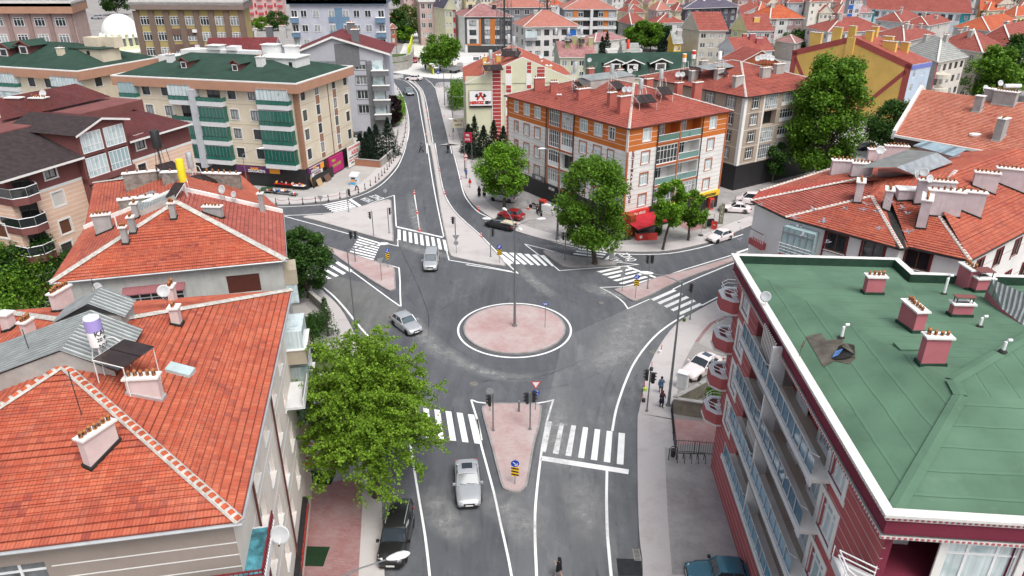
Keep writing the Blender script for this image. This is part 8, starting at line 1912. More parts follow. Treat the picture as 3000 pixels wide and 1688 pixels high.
def motorbike(px,py,hd,label,rider=False,z=.13,col='black'):
 x,y=G(px,py,z);t=thing('motorcycle',label,'motorcycle',(x,y,z),R(hd))
 for xx in(-.62,.68):q=MB();q.lathe([(.2,-.05),(.30,-.045),(.30,.045),(.2,.05)],'rubber',(xx,0,.3),14,rot=Matrix.Rotation(R(90),3,'X'));q.build('wheel',t)
 q=MB();q.tube([(.68,0,.3),(.5,0,.75),(.42,0,1.0)],.035,'steel',6);q.tube([(-.62,0,.3),(-.2,0,.4),(.1,0,.4),(.45,0,.8)],.05,'dark_steel',6);q.hexa([(-.25,-.14,.32),(.3,-.14,.32),(.3,.14,.32),(-.25,.14,.32),(-.2,-.1,.6),(.22,-.1,.6),(.22,.1,.6),(-.2,.1,.6)],'steel');q.build('frame',t)
 q=MB();q.hexa([(-.1,-.14,.72),(.35,-.12,.75),(.35,.12,.75),(-.1,.14,.72),(-.05,-.1,.92),(.3,-.08,.9),(.3,.08,.9),(-.05,.1,.92)],col);q.build('fuel_tank',t)
 q=MB();q.hexa([(-.85,-.12,.74),(-.08,-.15,.70),(-.08,.15,.70),(-.85,.12,.74),(-.85,-.1,.84),(-.08,-.12,.80),(-.08,.12,.80),(-.85,.1,.84)],'black');q.build('seat',t)
 q=MB();q.tube([(.35,-.35,1.0),(.45,0,1.02),(.35,.35,1.0)],.02,'black',5);q.lathe([(.02,0),(.09,.03),(.1,.12)],'headlight',(.52,0,.85),8,rot=Matrix.Rotation(R(90),3,'Y'));q.build('handlebar',t);return t
motorbike(1565,612,140,'left of the two motorcycles parked beside the red gas cabinet');motorbike(1580,630,115,'right of the two motorcycles parked beside the red gas cabinet')
# ================================================================ PEOPLE
pm('skin',(.42,.26,.19),.6,.05,3);pm('hair_dark',(.02,.014,.01),.7,.2,4);pm('cloth_black',(.015,.015,.018),.9,.15,3);pm('cloth_denim',(.10,.17,.28),.9,.2,3);pm('cloth_white',(.60,.60,.60),.9,.1,3);pm('cloth_red',(.50,.02,.02),.9,.1,3);pm('cloth_blue',(.05,.14,.34),.9,.1,3);pm('cloth_navy',(.02,.025,.05),.9,.1,3);pm('cloth_wine',(.16,.03,.04),.9,.1,3);pm('cloth_grey',(.12,.12,.13),.9,.15,3);pm('shoe',(.03,.03,.03),.6,.1,3)
def person(px,py,hd,label,h=1.68,top='cloth_black',legs='cloth_black',head='hair_dark',coat=None,stride=.25,arm='down',bare=False,z=.13,scarf=False,bag=None,group=None,world=None,sit=False):
 """facing +x; one continuous skinned body, clothes and hair as its children"""
 x,y=world or G(px,py,z);t=thing('person',label,'person',(x,y,z),R(hd),group);k=h/1.70;st=stride
 hip=.90*k;V,E_2,Rd=[],[],[]
 def v(p,r):V.append((p[0]*k,p[1]*k,p[2]*k)if p[2]<3 else p);Rd.append(r*k);return len(V)-1
 kx=st*.55
 pel=v((0,0,.92),.125);belly=v((.01,0,1.08),.12);chest=v((.0,0,1.28),.135);neck=v((0,0,1.45),.055);hd0=v((.02,0,1.53),.07);hd1=v((.03,0,1.61),.095);hd2=v((.02,0,1.67),.07)
 E_2+=[(pel,belly),(belly,chest),(chest,neck),(neck,hd0),(hd0,hd1),(hd1,hd2)];J={}
 for s in(-1,1):
  f=s*st
  if sit:kn,an,to=(.38,s*.14,.86),(.30,s*.16,.40),(.42,s*.16,.36)
  else:kn,an,to=(max(f*.6,f*.35)+.04,s*.09,.50),(f,s*.085,.09+(.05 if f<0 else 0)),(f+.15,s*.10,.045)
  a=v((.0,s*.09,.84),.085);b=v(kn,.058);c=v(an,.042);d_2=v(to,.035);E_2+=[(pel,a),(a,b),(b,c),(c,d_2)]
  sh=v((-.01,s*.185,1.38),.055)
  if arm=='phone' and s>0:el,wr_=(.05,.24,1.15),(.20,.12,1.36)
  elif arm=='both' or sit:el,wr_=(.14,s*.24,1.14),(.36,s*.16,1.06 if sit else 1.16)
  else:el,wr_=(-s*st*.25-.03,s*.245,1.12),(-s*st*.5+.06,s*.25,.88)
  e=v(el,.040);w_=v(wr_,.030);hn=v((wr_[0]+.05,wr_[1],wr_[2]-.07 if arm=='down' else wr_[2]+.05),.026);E_2+=[(chest,sh),(sh,e),(e,w_),(w_,hn)]
  for j in range(4):p=(V[hn][0]/k+.035,V[hn][1]/k+(j-1.5)*.018,V[hn][2]/k-(.05-.006*abs(j-1.5))if arm=='down' else V[hn][2]/k+.05);E_2.append((hn,v(p,.010)))
  E_2.append((w_,v((wr_[0]+.06,wr_[1]-s*.04,wr_[2]-.03),.011)));J[s]=(a,b,c,d_2,sh,e,w_)
 me=bpy.data.meshes.new('body');me.from_pydata(V,E_2,[]);me.materials.append(MATS['skin']);o=obj('body',me,t);md=o.modifiers.new('Skin','SKIN');me.update()
 if not me.skin_vertices:
  bm=bmesh.new();bm.from_mesh(me);bm.verts.layers.skin.verify();bm.to_mesh(me);bm.free()
 for i,sv in enumerate(me.skin_vertices[0].data):sv.radius=(Rd[i],Rd[i]);sv.use_root=(i==0)
 md.use_smooth_shade=True;sb=o.modifiers.new('Sub','SUBSURF');sb.levels=sb.render_levels=1
 P=[Vector(p)for p in V]
 q=MB() # top / coat
 def ell(zv,rx,ry,dx=0):return[((dx+rx*math.cos(a))*k,ry*math.sin(a)*k,zv*k)for a in[i*math.pi/6 for i in range(12)]]
 lo={'long':.25,'knee':.50,'hip':.82,None:.86}[coat]
 rings=[ell(lo,.20+(.10 if coat=='long' else .05 if coat=='knee' else 0),.21+(.08 if coat=='long' else .04 if coat=='knee' else 0)),ell(.95,.165,.19),ell(1.12,.15,.175),ell(1.30,.155,.20),ell(1.40,.13,.20),ell(1.46,.07,.08)];q.grid(rings,top,True,False)
 for s in(-1,1):
  a,b,c,d_2,sh,e,w_=J[s];q.tube([P[sh]+Vector((0,-s*.04*k,.02*k)),P[e],P[w_]*.85+P[e]*.15 if not bare else P[e]],[.075*k,.062*k,.048*k],top,7)
 smooth_obj(q.build('coat' if coat else 'top',t),60)
 if coat!='long':
  q=MB()
  for s in(-1,1):
   a,b,c,d_2=J[s][:4]
   if bare:q.tube([P[a],P[a]*.4+P[b]*.6],[.11*k,.09*k],legs,8)
   else:q.tube([P[a]+Vector((0,0,.08*k)),P[b],P[c]],[.115*k,.078*k,.062*k],legs,8)
  smooth_obj(q.build('trousers',t),60)
 for s in(-1,1):
  c,d_2=J[s][2:4];q=MB();q.tube([P[c]-Vector((.05*k,0,.03*k)),P[d_2],P[d_2]+Vector((.05*k,0,0))],[.05*k,.045*k,.025*k],'shoe',7);q.build('shoe',t)
 q=MB();hm=P[5]
 if scarf:q.lathe([(.17,-.26),(.13,-.17),(.115,-.06),(.125,.03),(.10,.10),(.02,.14)],head,(hm.x-.02,hm.y,hm.z),10)
 else:q.lathe([(.085,-.10),(.108,-.02),(.115,.05),(.085,.115),(.01,.145)],head,(hm.x-.03,hm.y,hm.z),10)
 smooth_obj(q.build('headscarf' if scarf else 'hair',t),60)
 q=MB();q.lathe([(.012,0),(.02,.02),(.008,.06)],'skin',(hm.x+.10*k,0,hm.z-.03),5)
 for s in(-1,1):q.lathe([(.0,-.01),(.012,0),(0,.01)],'black',(hm.x+.088*k,s*.032*k,hm.z+.015),5)
 q.build('face',t)
 if bag:q=MB();q.box(-.16,.16,.27,.35,.55,.85,bag);q.build('bag',t)if False else None
 return t
import bmesh
person(1935,1152,-100,'woman in loose denim jacket and black trousers walking towards the camera on the right pavement',1.66,'cloth_denim','cloth_black',coat='hip',arm='phone',stride=.28)
person(1937,1192,-85,'woman in long dark coat and reddish headscarf on the right pavement',1.60,'cloth_navy','cloth_black','cloth_wine','knee',.12,'both',scarf=True)
person(1637,1694,150,'long-haired woman in a black dress looking at her phone at the bottom edge',1.66,'cloth_black','cloth_black','hair_dark','hip',.22,'phone',True,z=0)
person(1235,447,-170,'man in dark clothes carrying a pink bag across the north road',1.85,'cloth_grey','cloth_black',stride=.38,z=0)
person(1404,577,-110,'left of the two women in long black cloaks near the round plane tree',1.7,'cloth_black','cloth_black','cloth_black','long',.1,scarf=True);person(1419,576,-90,'right of the two women in long black cloaks near the round plane tree',1.7,'cloth_black','cloth_black','cloth_black','long',.1,scarf=True)
person(1377,549,-80,'child in a bright red top and white trousers on the north-east pavement',1.45,'cloth_red','cloth_white',stride=.18);person(1366,522,-100,'person in a blue top with a pushchair beside the lamp post',1.7,'cloth_blue','cloth_grey',arm='both')
person(1134,474,80,'person in black walking along the bollards, left of a pair',1.75,'cloth_black','cloth_black');person(1143,473,80,'person in grey walking along the bollards, right of a pair',1.7,'cloth_grey','cloth_black',scarf=True,head='cloth_grey')
person(1046,558,200,'man in white shirt and black trousers beside the donation container',1.72,'cloth_white','cloth_black',stride=.3)
person(1247,206,-90,'man in black walking down at the upper junction',2.1,'cloth_black','cloth_black',stride=.35,z=.01);person(1271,213,-95,'man in dark blue behind the yellow barrier',2.0,'cloth_navy','cloth_black',z=.01);person(1228,184,-90,'person beside the red car, left of two',2.1,'cloth_grey','cloth_black',z=.01);person(1240,182,-90,'person beside the red car, right of two',2.1,'cloth_black','cloth_black',z=.01);person(1203,128,-90,'person in black at the top of the yellow-edged wall',2.4,'cloth_black','cloth_black',z=.01);person(1270,92,-90,'tiny figure on the far stretch of the dusty street',2.6,'cloth_grey','cloth_black',z=.01)
person(982,1058,-60,'person half hidden behind the spreading tree on the west pavement',1.7,'cloth_grey','cloth_black')
mt=motorbike(1313,447,93,'motorcycle ridden up the north road beside the median',z=0,col='cloth_black');person(1313,449,93,'rider in dark clothes on the motorcycle',1.75,'cloth_black','cloth_grey','cloth_grey',sit=True,stride=0,z=-.05)
# ================================================================ STREET FURNITURE
pm('pole_grey',(.20,.215,.22),.45,.12,2,metal=.4);pm('lamp_head',(.72,.73,.73),.4,.05,3);pm('sign_blue',(.01,.06,.42),.4,.05,3);pm('sign_back',(.32,.34,.36),.5,.1,3,metal=.3);pm('lens_red',(.16,.01,.01),.3,.1,3);pm('lens_amber',(.20,.08,.005),.3,.1,3);pm('lens_green',(.01,.10,.05),.3,.1,3);pm('concrete_grey',(.36,.35,.33),.9,.15,1)
def lamp(px,py,h,arms,label,z=.12,r=.10,world=None,name='street_lamp',curve=True,hs=1):
 x,y=world or G(px,py,z);t=thing(name,label,'street lamp',(x,y,z),0,'street lamps');q=MB();q.tube([(0,0,-.1),(0,0,h*.35),(0,0,h)],[r*1.15,r*.85,r*.5],'pole_grey',8);q.lathe([(r*2.0,0),(r*2.0,.05),(r*1.3,.25)],'pole_grey',n=8);q.build('pole',t)
 for a,ln,up in arms:
  c,s=math.cos(R(a)),math.sin(R(a));q=MB();q.tube([(0,0,h-.1),(c*ln*.55,s*ln*.55,h+up*.75),(c*ln,s*ln,h+up)],[.05,.04,.03],'pole_grey',6);ao=q.build('arm',t)
  q=MB();rt=Matrix.Rotation(R(a),3,'Z');ring=[]
  for f,w_,hh in((-.30,.05,.04),(-.15,.13,.09),(.15,.20,.13),(.45,.19,.12),(.62,.10,.07),(.68,.02,.02)):
   f,w_,hh=f*hs,w_*hs,hh*hs
   ring.append([Vector((c*ln,s*ln,h+up))+rt@Vector((f,w_*math.cos(b),hh*math.sin(b)))for b in[j*math.pi/4 for j in range(8)]])
  q.grid(ring,'lamp_head');smooth_obj(q.build('lamp_head',t),60)
 return t
x,y=G(1508,955,.15);lamp(0,0,11.0,[(10,2.4,.5),(170,2.6,.5),(115,2.2,.9),(-75,1.7,.3)],'tall four-armed street lamp in the middle of the roundabout',world=(x,y),z=.15,r=.13,hs=.9)
lamp(1044,985,9.4,[(8,3.2,.35)],'grey street lamp on the west pavement beside the spreading tree',hs=1.1);lamp(1958,1188,11.6,[(172,2.6,.55)],'leaning street lamp on the right pavement beside the block wall',r=.12,hs=1.1)
x,y=G(1030,1760,.12);lamp(0,0,9.0,[(22,3.0,.5)],'street lamp rising from below the bottom edge with its white head over the black estate',world=(x-.2,y),hs=1.1)if False else None
hx,hy=G(1155,1635,9.3);lamp(0,0,8.7,[(20,3.6,.55)],'street lamp whose white head hangs over the bonnet of the black estate',world=(hx-3.4,hy-1.25),hs=1.15)
lamp(733,592,7.5,[(25,2.6,.6)],'street lamp in front of the cream block shop sign');lamp(1475,500,10,[(170,1.6,.6)],'tall lamp beside the left edge of the white and orange block')if False else None
lamp(1328,386,7.5,[(0,2.4,-.1)],'street lamp with two heads at the billboard block pavement',hs=1.3);lamp(1303,308,9.5,[(178,2.6,.4)],'street lamp beside the tall hedge',hs=1.4);lamp(1325,315,9,[(175,3.4,.4)],'street lamp close to the billboard house wall',hs=1.4);lamp(1253,112,9,[(175,5,.5)],'far street lamp at the bend of the dusty street',r=.16,hs=2.2,z=0);lamp(1283,205,10,[(178,2.6,.4)],'street lamp in front of the dark junction tree',r=.12,hs=1.6,z=0);lamp(1166,206,13,[(178,2,.3)],'tall lamp on the west side of the upper junction',r=.12,hs=1.6,z=0);lamp(1262,110,14,[],'tall plain pole beside the far lamp',z=0,r=.16)
lamp(2222,520,9.2,[(20,1.9,.5)],'street lamp on the pavement of the tan block',hs=1.2);lamp(1632,702,5.5,[],'thick grey pole left of the big island tree',r=.14);lamp(1499,620,9.0,[(172,2.0,.5)],'street lamp against the glazed balconies of the corner block',hs=1.2)if False else None;lamp(1362,500,8.6,[(190,2.0,.5)],'street lamp post carrying the warning signs',r=.09)
lamp(1634,690,11.5,[(185,2.2,.5)],'street lamp whose head floats before the glazed balconies',r=.09)
def signal_head(t,c,s,z,m=3,d=.17):
 q=MB();q.box(-.15,.15,-.11,.11,0,.92,'black',lambda x,y,h:(c[0]+x*math.cos(s)-y*math.sin(s),c[1]+x*math.sin(s)+y*math.cos(s),z+h));ho=q.build('signal_head',t)
 for k,mm in enumerate(('lens_green','lens_amber','lens_red')):
  q=MB();q.lathe([(.001,0),(.095,0),(.10,.03)],mm,(c[0]+(-.12)*-math.sin(s)*1,c[1]+(-.12)*math.cos(s),z+.16+.30*k),10,rot=Matrix.Rotation(s,3,'Z')@Matrix.Rotation(R(90),3,'X'));q.build('lens',ho)
  q=MB();ff=lambda x,y,h:(c[0]+x*math.cos(s)-y*math.sin(s),c[1]+x*math.sin(s)+y*math.cos(s),z+h);q.box(-.12,.12,-.30,-.11,.27+.30*k,.285+.30*k,'black',ff);q.build('hood',ho)
def signal(px,py,ptop,heads,label,z=.15):
 x,y=G(px,py,z);t=thing('traffic_light',label,'traffic light',(x,y,z),0,'traffic lights');h=ptop;q=MB();q.tube([(0,0,0),(0,0,h)],.06,'pole_grey',8);q.lathe([(.14,0),(.14,.03),(.08,.12)],'pole_grey',n=8);q.build('pole',t)
 for a,zo_ in heads:c,s=math.cos(R(a))*.26,math.sin(R(a))*.26;signal_head(t,(c,s),R(a+90),h-.95-zo_)
 return t
D1=(700,420)
def sg(z,ox=700,oy=420):return(ox+z[0]/3.22,oy+z[1]/3.22)
for(z_,h,hd,lb)in(((1272,870),3.5,[(190,.1)],'traffic light left of two on the north-west island'),((1418,845),3.6,[(10,.0)],'traffic light at the east edge of the north-west island'),((1100,1116),4.0,[(170,0),(20,0)],'twin-headed traffic light on the south-west island'),((2046,960),3.9,[(170,0)],'traffic light near the top of the north median'),((2375,1070),3.9,[(10,.2)],'traffic light at the east edge of the north median'),((1035,648),3.4,[(20,-.1)],'traffic light beside the chained bollards near the small zebra')):
 signal(*sg(z_),h,hd,lb)
for(z_,o_,h,hd,lb)in(((820,1096),(1400,420),3.6,[(175,0),(15,0)],'twin-headed traffic light at the left of the tree island'),((1030,1148),(1400,420),3.7,[(20,0),(20,.0)],'traffic light standing against the trunk of the island tree'),((1600,1370),(1400,420),4.1,[(175,0),(15,0)],'twin-headed traffic light on the east median'),((2000,306),(1400,840),4.1,[(180,0)],'traffic light at the right end of the east zebra'),((1594,1172),(1400,840),3.9,[(175,-.1),(15,.2)],'double traffic light on the right pavement beside the denim-jacket woman'),((145,1356),(1400,840),3.5,[(190,.1)],'left traffic light on the south splitter island'),((492,1346),(1400,840),3.5,[(185,0),(10,-.1)],'right traffic light on the south splitter island')):
 signal(*sg(z_,*o_),h,hd,lb)
def sign(px,py,h,kind,label,hd=0,z=.15,sc=1.0,group='road signs'):
 """faces -y before turning by hd"""
 x,y=G(px,py,z);t=thing('road_sign',label,'road sign',(x,y,z),R(hd),group);q=MB();q.tube([(0,.03,0),(0,.03,h)],.032,'pole_grey',6);q.build('pole',t)
 def disc(zc,r,m,y0=-.02,n=20,name='plate',pts=None):
  q=MB();P=pts or[(r*math.cos(a),r*math.sin(a))for a in[i*2*math.pi/n for i in range(n)]]
  q.face([(a,y0,zc+b)for a,b in P],m);q.face([(a,y0+.02,zc+b)for a,b in P][::-1],'sign_back')
  for i in range(len(P)):a,b=P[i],P[(i+1)%len(P)];q.face([(a[0],y0,zc+a[1]),(b[0],y0,zc+b[1]),(b[0],y0+.02,zc+b[1]),(a[0],y0+.02,zc+a[1])],'sign_back')
  return q.build(name,t)
 if kind in('chevron','chevron_diag'):
  d_=disc(h-.3,.30,'sign_blue');q=MB();y0=-.024
  def bar(a,b,w_):a,b=Vector(a),Vector(b);n=(b-a).normalized();n=Vector((-n.y,n.x))*w_/2;q.face([((a-n).x,y0,(a-n).y+h-.3),((b-n).x,y0,(b-n).y+h-.3),((b+n).x,y0,(b+n).y+h-.3),((a+n).x,y0,(a+n).y+h-.3)],'white_paint')
  if kind=='chevron':bar((.04,-.2),(.04,.12),.06);bar((.04,.2),(-.06,.08),.05);bar((.04,.2),(.14,.08),.05);bar((.04,-.05),(-.14,-.05),.05);bar((-.2,-.05),(-.1,.04),.04);bar((-.2,-.05),(-.1,-.14),.04)
  else:bar((-.15,.13),(.1,-.1),.06);bar((.16,-.16),(.16,.04),.06);bar((.16,-.16),(-.04,-.16),.06)
  q.build('arrow',d_);q=MB();q.box(-.27,.27,-.02,.0,h-1.42,h-.62,'sign_yellow2' if 'sign_yellow2' in MATS else pm('sign_yellow2',(.80,.50,.01),.45,.05,2));po=q.build('hazard_plate',t);q=MB()
  for k in range(3):
   zb=h-1.40+k*.27
   if kind=='chevron':
    for s in(-1,1):q.face([(s*.268,-.025,zb),(s*.268,-.025,zb+.13),(0,-.025,zb+.13+.12),(0,-.025,zb+.12)],'black')
   else:q.face([(-.268,-.025,zb+.12),(-.268,-.025,zb+.25),(.268,-.025,zb+.11),(.268,-.025,zb-.02)],'black')
  q.build('stripes',po)
 elif kind=='yield':
  P=[(0,-.42),(.45,.36),(-.45,.36)];disc(h-.42,0,'sign_red',pts=P);q=MB();q.face([(a*.68,-.026,h-.42+b*.68+.03)for a,b in P],'white_plastic');q.build('field',t.children[1]);d_=disc(h-1.18,.32,'sign_blue',-.022);q=MB()
  for k in range(3):
   a0=k*2.09+.3;ring=[(r*math.cos(a0+j*.22),r*math.sin(a0+j*.22))for r,rg in((.23,range(7)),)for j in rg];ring2=[(.15*math.cos(a0+j*.22),.15*math.sin(a0+j*.22))for j in range(6,-1,-1)];q.face([(a,-.027,h-1.18+b)for a,b in ring+ring2],'white_paint')
  q.build('arrows',d_)
 elif kind=='tri_back':disc(h-.4,0,'sign_back',pts=[(0,-.42),(.45,.36),(-.45,.36)])
 elif kind=='round_back':disc(h-.32,.32,'sign_back')
 elif kind=='tri_round_back':disc(h-.4,0,'sign_back',pts=[(0,-.42),(.45,.36),(-.45,.36)]);disc(h-1.1,.3,'sign_back',-.022)
 elif kind=='warning':
  P=[(0,.42),(-.45,-.36),(.45,-.36)];d_=disc(h-.45,0,'sign_red',pts=P);q=MB();q.face([(a*.66,-.026,h-.45+b*.66-.03)for a,b in P],'white_plastic');q.box(-.03,.03,-.03,-.027,h-.62,h-.38,'black');q.build('symbol',d_);d_=disc(h-1.2,.32,'sign_red',-.022);q=MB();q.face([(.24*math.cos(a),-.028,h-1.2+.24*math.sin(a))for a in[i*.4 for i in range(16)]],'white_plastic');q.box(-.05,.05,-.032,-.029,h-1.32,h-1.08,'black');q.build('symbol',d_)
 elif kind=='oval':
  q=MB();q.lathe([(.001,-.02),(.34,-.02),(.34,.02),(.001,.02)],'sign_blue',(0,0,h),16,1,.42,rot=Matrix.Rotation(R(90),3,'X'));d_=q.build('name_plate',t);q=MB();q.box(-.22,.22,-.03,-.022,h+.01,h+.06,'white_paint');q.box(-.15,.15,-.03,-.022,h-.07,h-.03,'white_paint');q.build('lettering',d_)
 elif kind=='blue':q=MB();q.box(-.4,.4,-.02,0,h-1.0,h,'sign_blue');d_=q.build('plate',t);q=MB();q.box(-.12,.12,-.03,-.021,h-.75,h-.25,'white_paint');q.build('symbol',d_)
 elif kind=='panel':q=MB();q.box(-.30,.30,-.03,.03,h-1.5,h,'sign_back');q.build('plate',t)
 elif kind=='post':pass
 t.scale=(sc,)*3;return t
sign(*sg((1410,1176)),2.6,'chevron','blue arrow sign over yellow chevrons on the south-west island',hd=50);sign(*sg((2458,1132)),2.5,'chevron','blue arrow sign over yellow chevrons at the tip of the north median');sign(*sg((1485,108),1400,840),2.9,'chevron','blue arrow sign over yellow chevrons at the tip of the east median');sign(*sg((350,578),1400,1240),2.2,'chevron_diag','blue diagonal arrow sign over striped plate at the foot of the splitter island')
sign(*sg((543,1162),1400,840),2.9,'yield','red bordered give-way triangle above a blue roundabout disc');sign(*sg((115,1172),1400,840),2.3,'round_back','grey back of a round sign at the left of the splitter island')
sign(*sg((785,672)),2.9,'tri_back','grey back of a triangular sign beside the small zebra');sign(*sg((1388,546)),2.0,'round_back','grey back of a round sign at the north corner of the north-west island');sign(*sg((1348,1296)),2.9,'tri_back','dark back of a triangular sign at the south of the south-west island',hd=30);sign(*sg((797,948)),1.6,'round_back','pale round sign half lost behind the dense rounded tree');sign(*sg((2052,1036)),2.5,'tri_round_back','grey backs of a triangle and a disc on the north median')
sign(*sg((737,1046),1400,420),3.2,'post','slim bare pole on the left of the tree island',group='poles');sign(*sg((1258,1115),1400,420),1.9,'panel','narrow grey panel sign at the right end of the tree island');sign(*sg((1360,1396),1400,420),3.1,'tri_round_back','grey backs of a triangle and a disc on the east median');sign(*sg((633,386),1400,840),2.7,'oval','small blue oval name sign on the roundabout');sign(1366,505,3.5,'warning','red warning triangle above a round limit sign on the lamp post');sign(*sg((1885,815),700,0),4.4,'blue','small blue rectangular sign at the upper junction',sc=1.0)
def at(z_,o_=(700,420),zb=.15):return(*G(*sg(z_,*o_),zb),zb)
t=thing('bollard','short grey post on the south splitter island','bollard',at((388,1176),(1400,840)));q=MB();q.tube([(0,0,0),(0,0,1.0)],.09,'pole_grey',10);q.build('post',t);q=MB();q.lathe([(.1,1.0),(.08,1.06),(.01,1.08)],'steel',n=10);q.build('cap',t)
# cones
def cone_proto(P,label):
 t=thing('traffic_cone',label,'traffic cone',P,0,'traffic cones');q=MB();q.box(-.21,.21,-.21,.21,0,.04,'red_plastic');q.build('base',t);q=MB();q.lathe([(.15,.04),(.115,.26)],'red_plastic',n=12);q.lathe([(.095,.40),(.07,.56)],'red_plastic',n=12);q.lathe([(.05,.68),(.02,.80),(.005,.81)],'red_plastic',n=12);q.build('cone',t)
 q=MB();q.lathe([(.116,.26),(.095,.40)],'white_plastic',n=12);q.lathe([(.071,.56),(.05,.68)],'white_plastic',n=12);q.build('reflective_band',t);return t
CN=[((1655,480),'upper cone on the lane line north of the zebra',0),((1682,662),'middle cone on the lane line north of the zebra',0),((1705,828),'lower cone at the stop line of the north zebra',0),((1892,262),'cone on the median line level with the road trolley man',0),((1940,482),'cone at the kerb of the widening north median',0),((2098,340),'cone at the north-east kerb near the red-topped child',0),((2262,632),'cone at the north-east kerb beside the black pickup',0),((2285,887),'cone at the east edge of the north median',0)]
c0p=cone_proto(at(CN[0][0],zb=0),CN[0][1])
for z_,lb,_ in CN[1:]:LABELS[lb]=1;dup(c0p,at(z_,zb=0),random.uniform(0,6),lb)
for k,(z_,lb)in enumerate((((1765,1285),'small cone on the north median line, lower of the upper three'),((1772,1052),'small cone on the north median line, middle of the upper three'),((1790,1135),'small cone on the lane beside the upper median'),((1895,965),'cone on the north-east kerb beside the tall hedge'),((1935,1110),'cone on the north-east kerb near the lamp'),((1990,1290),'cone on the north-east kerb before the motorcyclist'),((1893,835),'cone at the corner of the upper junction'))):dup(c0p,at(z_,(700,0),0),0,lb)
dup(c0p,at((473,620),(1400,420)),0,'cone under the round no-entry plate beside the motorcycles');c0p.rotation_euler=(0,0,.3)
t=sign(*sg((473,622),1400,420),1.5,'round_back','small red and white round plate standing in a cone beside the motorcycles')
# paint pots with brushes drying on the kerb
for k,(z_,lb)in enumerate((((1720,625),'white paint pot with red handle beside the kerb manhole'),((1636,790),'dark paint tool on the kerb, farther from the zebra'),((1575,980),'yellow-green paint pot with red handle next to the double signal'),((1562,1085),'red handled tool at the kerb beside the double signal'),((1945,325),'green striped pot at the kerb of the right pavement'))):
 t=thing('paint_pot',lb,'paint pot',at(z_,(1400,840),.13),k,'paint pots on the kerb');q=MB();q.lathe([(.15,0),(.17,.28),(.15,.28)],('white_plastic','dark_steel','sign_lime','dark_steel','leaf_mid')[k],n=10);q.build('bucket',t);q=MB();q.tube([(.05,0,.15),(.12,.05,.85)],.035,'red_plastic' if k!=4 else 'steel',6);q.build('handle',t)
# black bollards with chains along the north-west kerb
BZ=[(352,575),(477,574),(605,572),(725,561),(845,546),(955,522),(1048,497),(1128,468),(1190,436),(1242,402),(1290,371),(1322,341),(1350,309),(1375,281),(1400,251),(1420,221),(1440,191),(1458,166),(1475,141),(1490,118),(1505,96),(1518,73),(1530,46),(1543,20)]
BF=[sg(z_)for z_ in BZ]+[sg(z_,700,0)for z_ in((1552,1340),(1562,1300),(1570,1255),(1575,1210),(1578,1165),(1576,1120),(1570,1075),(1562,1035),(1552,995),(1540,955),(1528,915),(1512,880),(1495,845))]
b0=None
for k,p in enumerate(BF):
 w_=G(p[0],p[1],.12)
 if b0 is None:
  b0=thing('bollard','cast black bollard with pointed cap along the north-west kerb','bollard',(*w_,.12),0,'black bollards along the north-west kerb');q=MB();q.lathe([(.14,0),(.14,.12),(.08,.2),(.055,.35),(.05,.78),(.075,.82),(.075,.88),(.04,.93)],'black',n=10);q.build('post',b0);q=MB();q.lathe([(.05,.92),(.06,.98),(.0,1.08)],'dark_steel',n=10);q.build('cap',b0)
 else:dup(b0,(*w_,.12),0)
W3=[Vector((*G(p[0],p[1],.12),.12))for p in BF]
for a,c in zip(W3,W3[1:8]):
 q=MB();q.tube([a+(c-a)*f+Vector((0,0,.75-.14*math.sin(math.pi*f)))for f in(0,.25,.5,.75,1)],.03,pm_auto((.30,.10,.10)),5);ch=q.build('chain');tag(ch,'reddish chain slung between two black bollards','chain','chains between the bollards')
for k in range(12): # white posts at the upper junction
 t=thing('bollard','small white post in the row at the upper junction','bollard',(*G(1152+k*2.6,231-k*.2,.12),.12),0,'white posts at the upper junction');q=MB();q.tube([(0,0,0),(0,0,1.1)],.12,'white_paint',6);q.build('post',t)
# donation container
t=thing('donation_container','white and blue clothes donation container with orange panel near the bollards','container',at((1097,392),zb=.13),R(-12));q=MB();q.hexa([(-.65,-.55,0),(.65,-.55,0),(.65,.55,0),(-.65,.55,0),(-.65,-.55,1.5),(.65,-.55,1.5),(.65,.55,1.9),(-.65,.55,1.9)],pm_auto((.62,.70,.76)));q.hexa([(-.7,-.6,1.55),(.7,-.6,1.55),(.7,.6,1.95),(-.7,.6,1.95),(-.7,-.6,1.62),(.7,-.6,1.62),(.7,.6,2.02),(-.7,.6,2.02)],'white_plastic');q.build('body',t);q=MB();q.box(-.6,.6,-.565,-.551,.15,.62,pm_auto((.10,.36,.62)));q.box(-.55,.55,-.57,-.552,.72,.98,'sign_orange');q.build('lettering_panel',t);q=MB();q.box(-.35,.35,-.60,-.55,1.12,1.38,'dark_steel');q.build('flap',t)
# goods of the bazaar
def goods(z_,label,m,n,w_,h_,cat='goods',name='goods_stand',o_=(700,420)):
 x,y,zb=at(z_,o_,.13);t=thing(name,label,cat,(x,y,zb),R(-14));q=MB();q.box(-w_/2,w_/2,-.4,.4,h_-.08,h_,m)
 for sx in(-1,1):
  for sy in(-1,1):q.tube([(sx*(w_/2-.06),sy*.35,0),(sx*(w_/2-.06),sy*.35,h_)],.03,'dark_steel',5)
 q.build('table',t);rr3=random.Random(len(label))
 for k in range(n):c=rr3.choice(('red_plastic','white_plastic','cloth_blue','sign_orange','dark_steel','cloth_grey','white_plastic'));s_=rr3.uniform(.09,.2);px_,py_=rr3.uniform(-w_/2+.15,w_/2-.15),rr3.uniform(-.3,.3);q=MB();q.lathe([(s_*.7,0),(s_,s_*rr3.uniform(.8,2)),(s_*.6,s_*2.0)],c,(px_,py_,h_),7);q.build('ware',t)
 return t
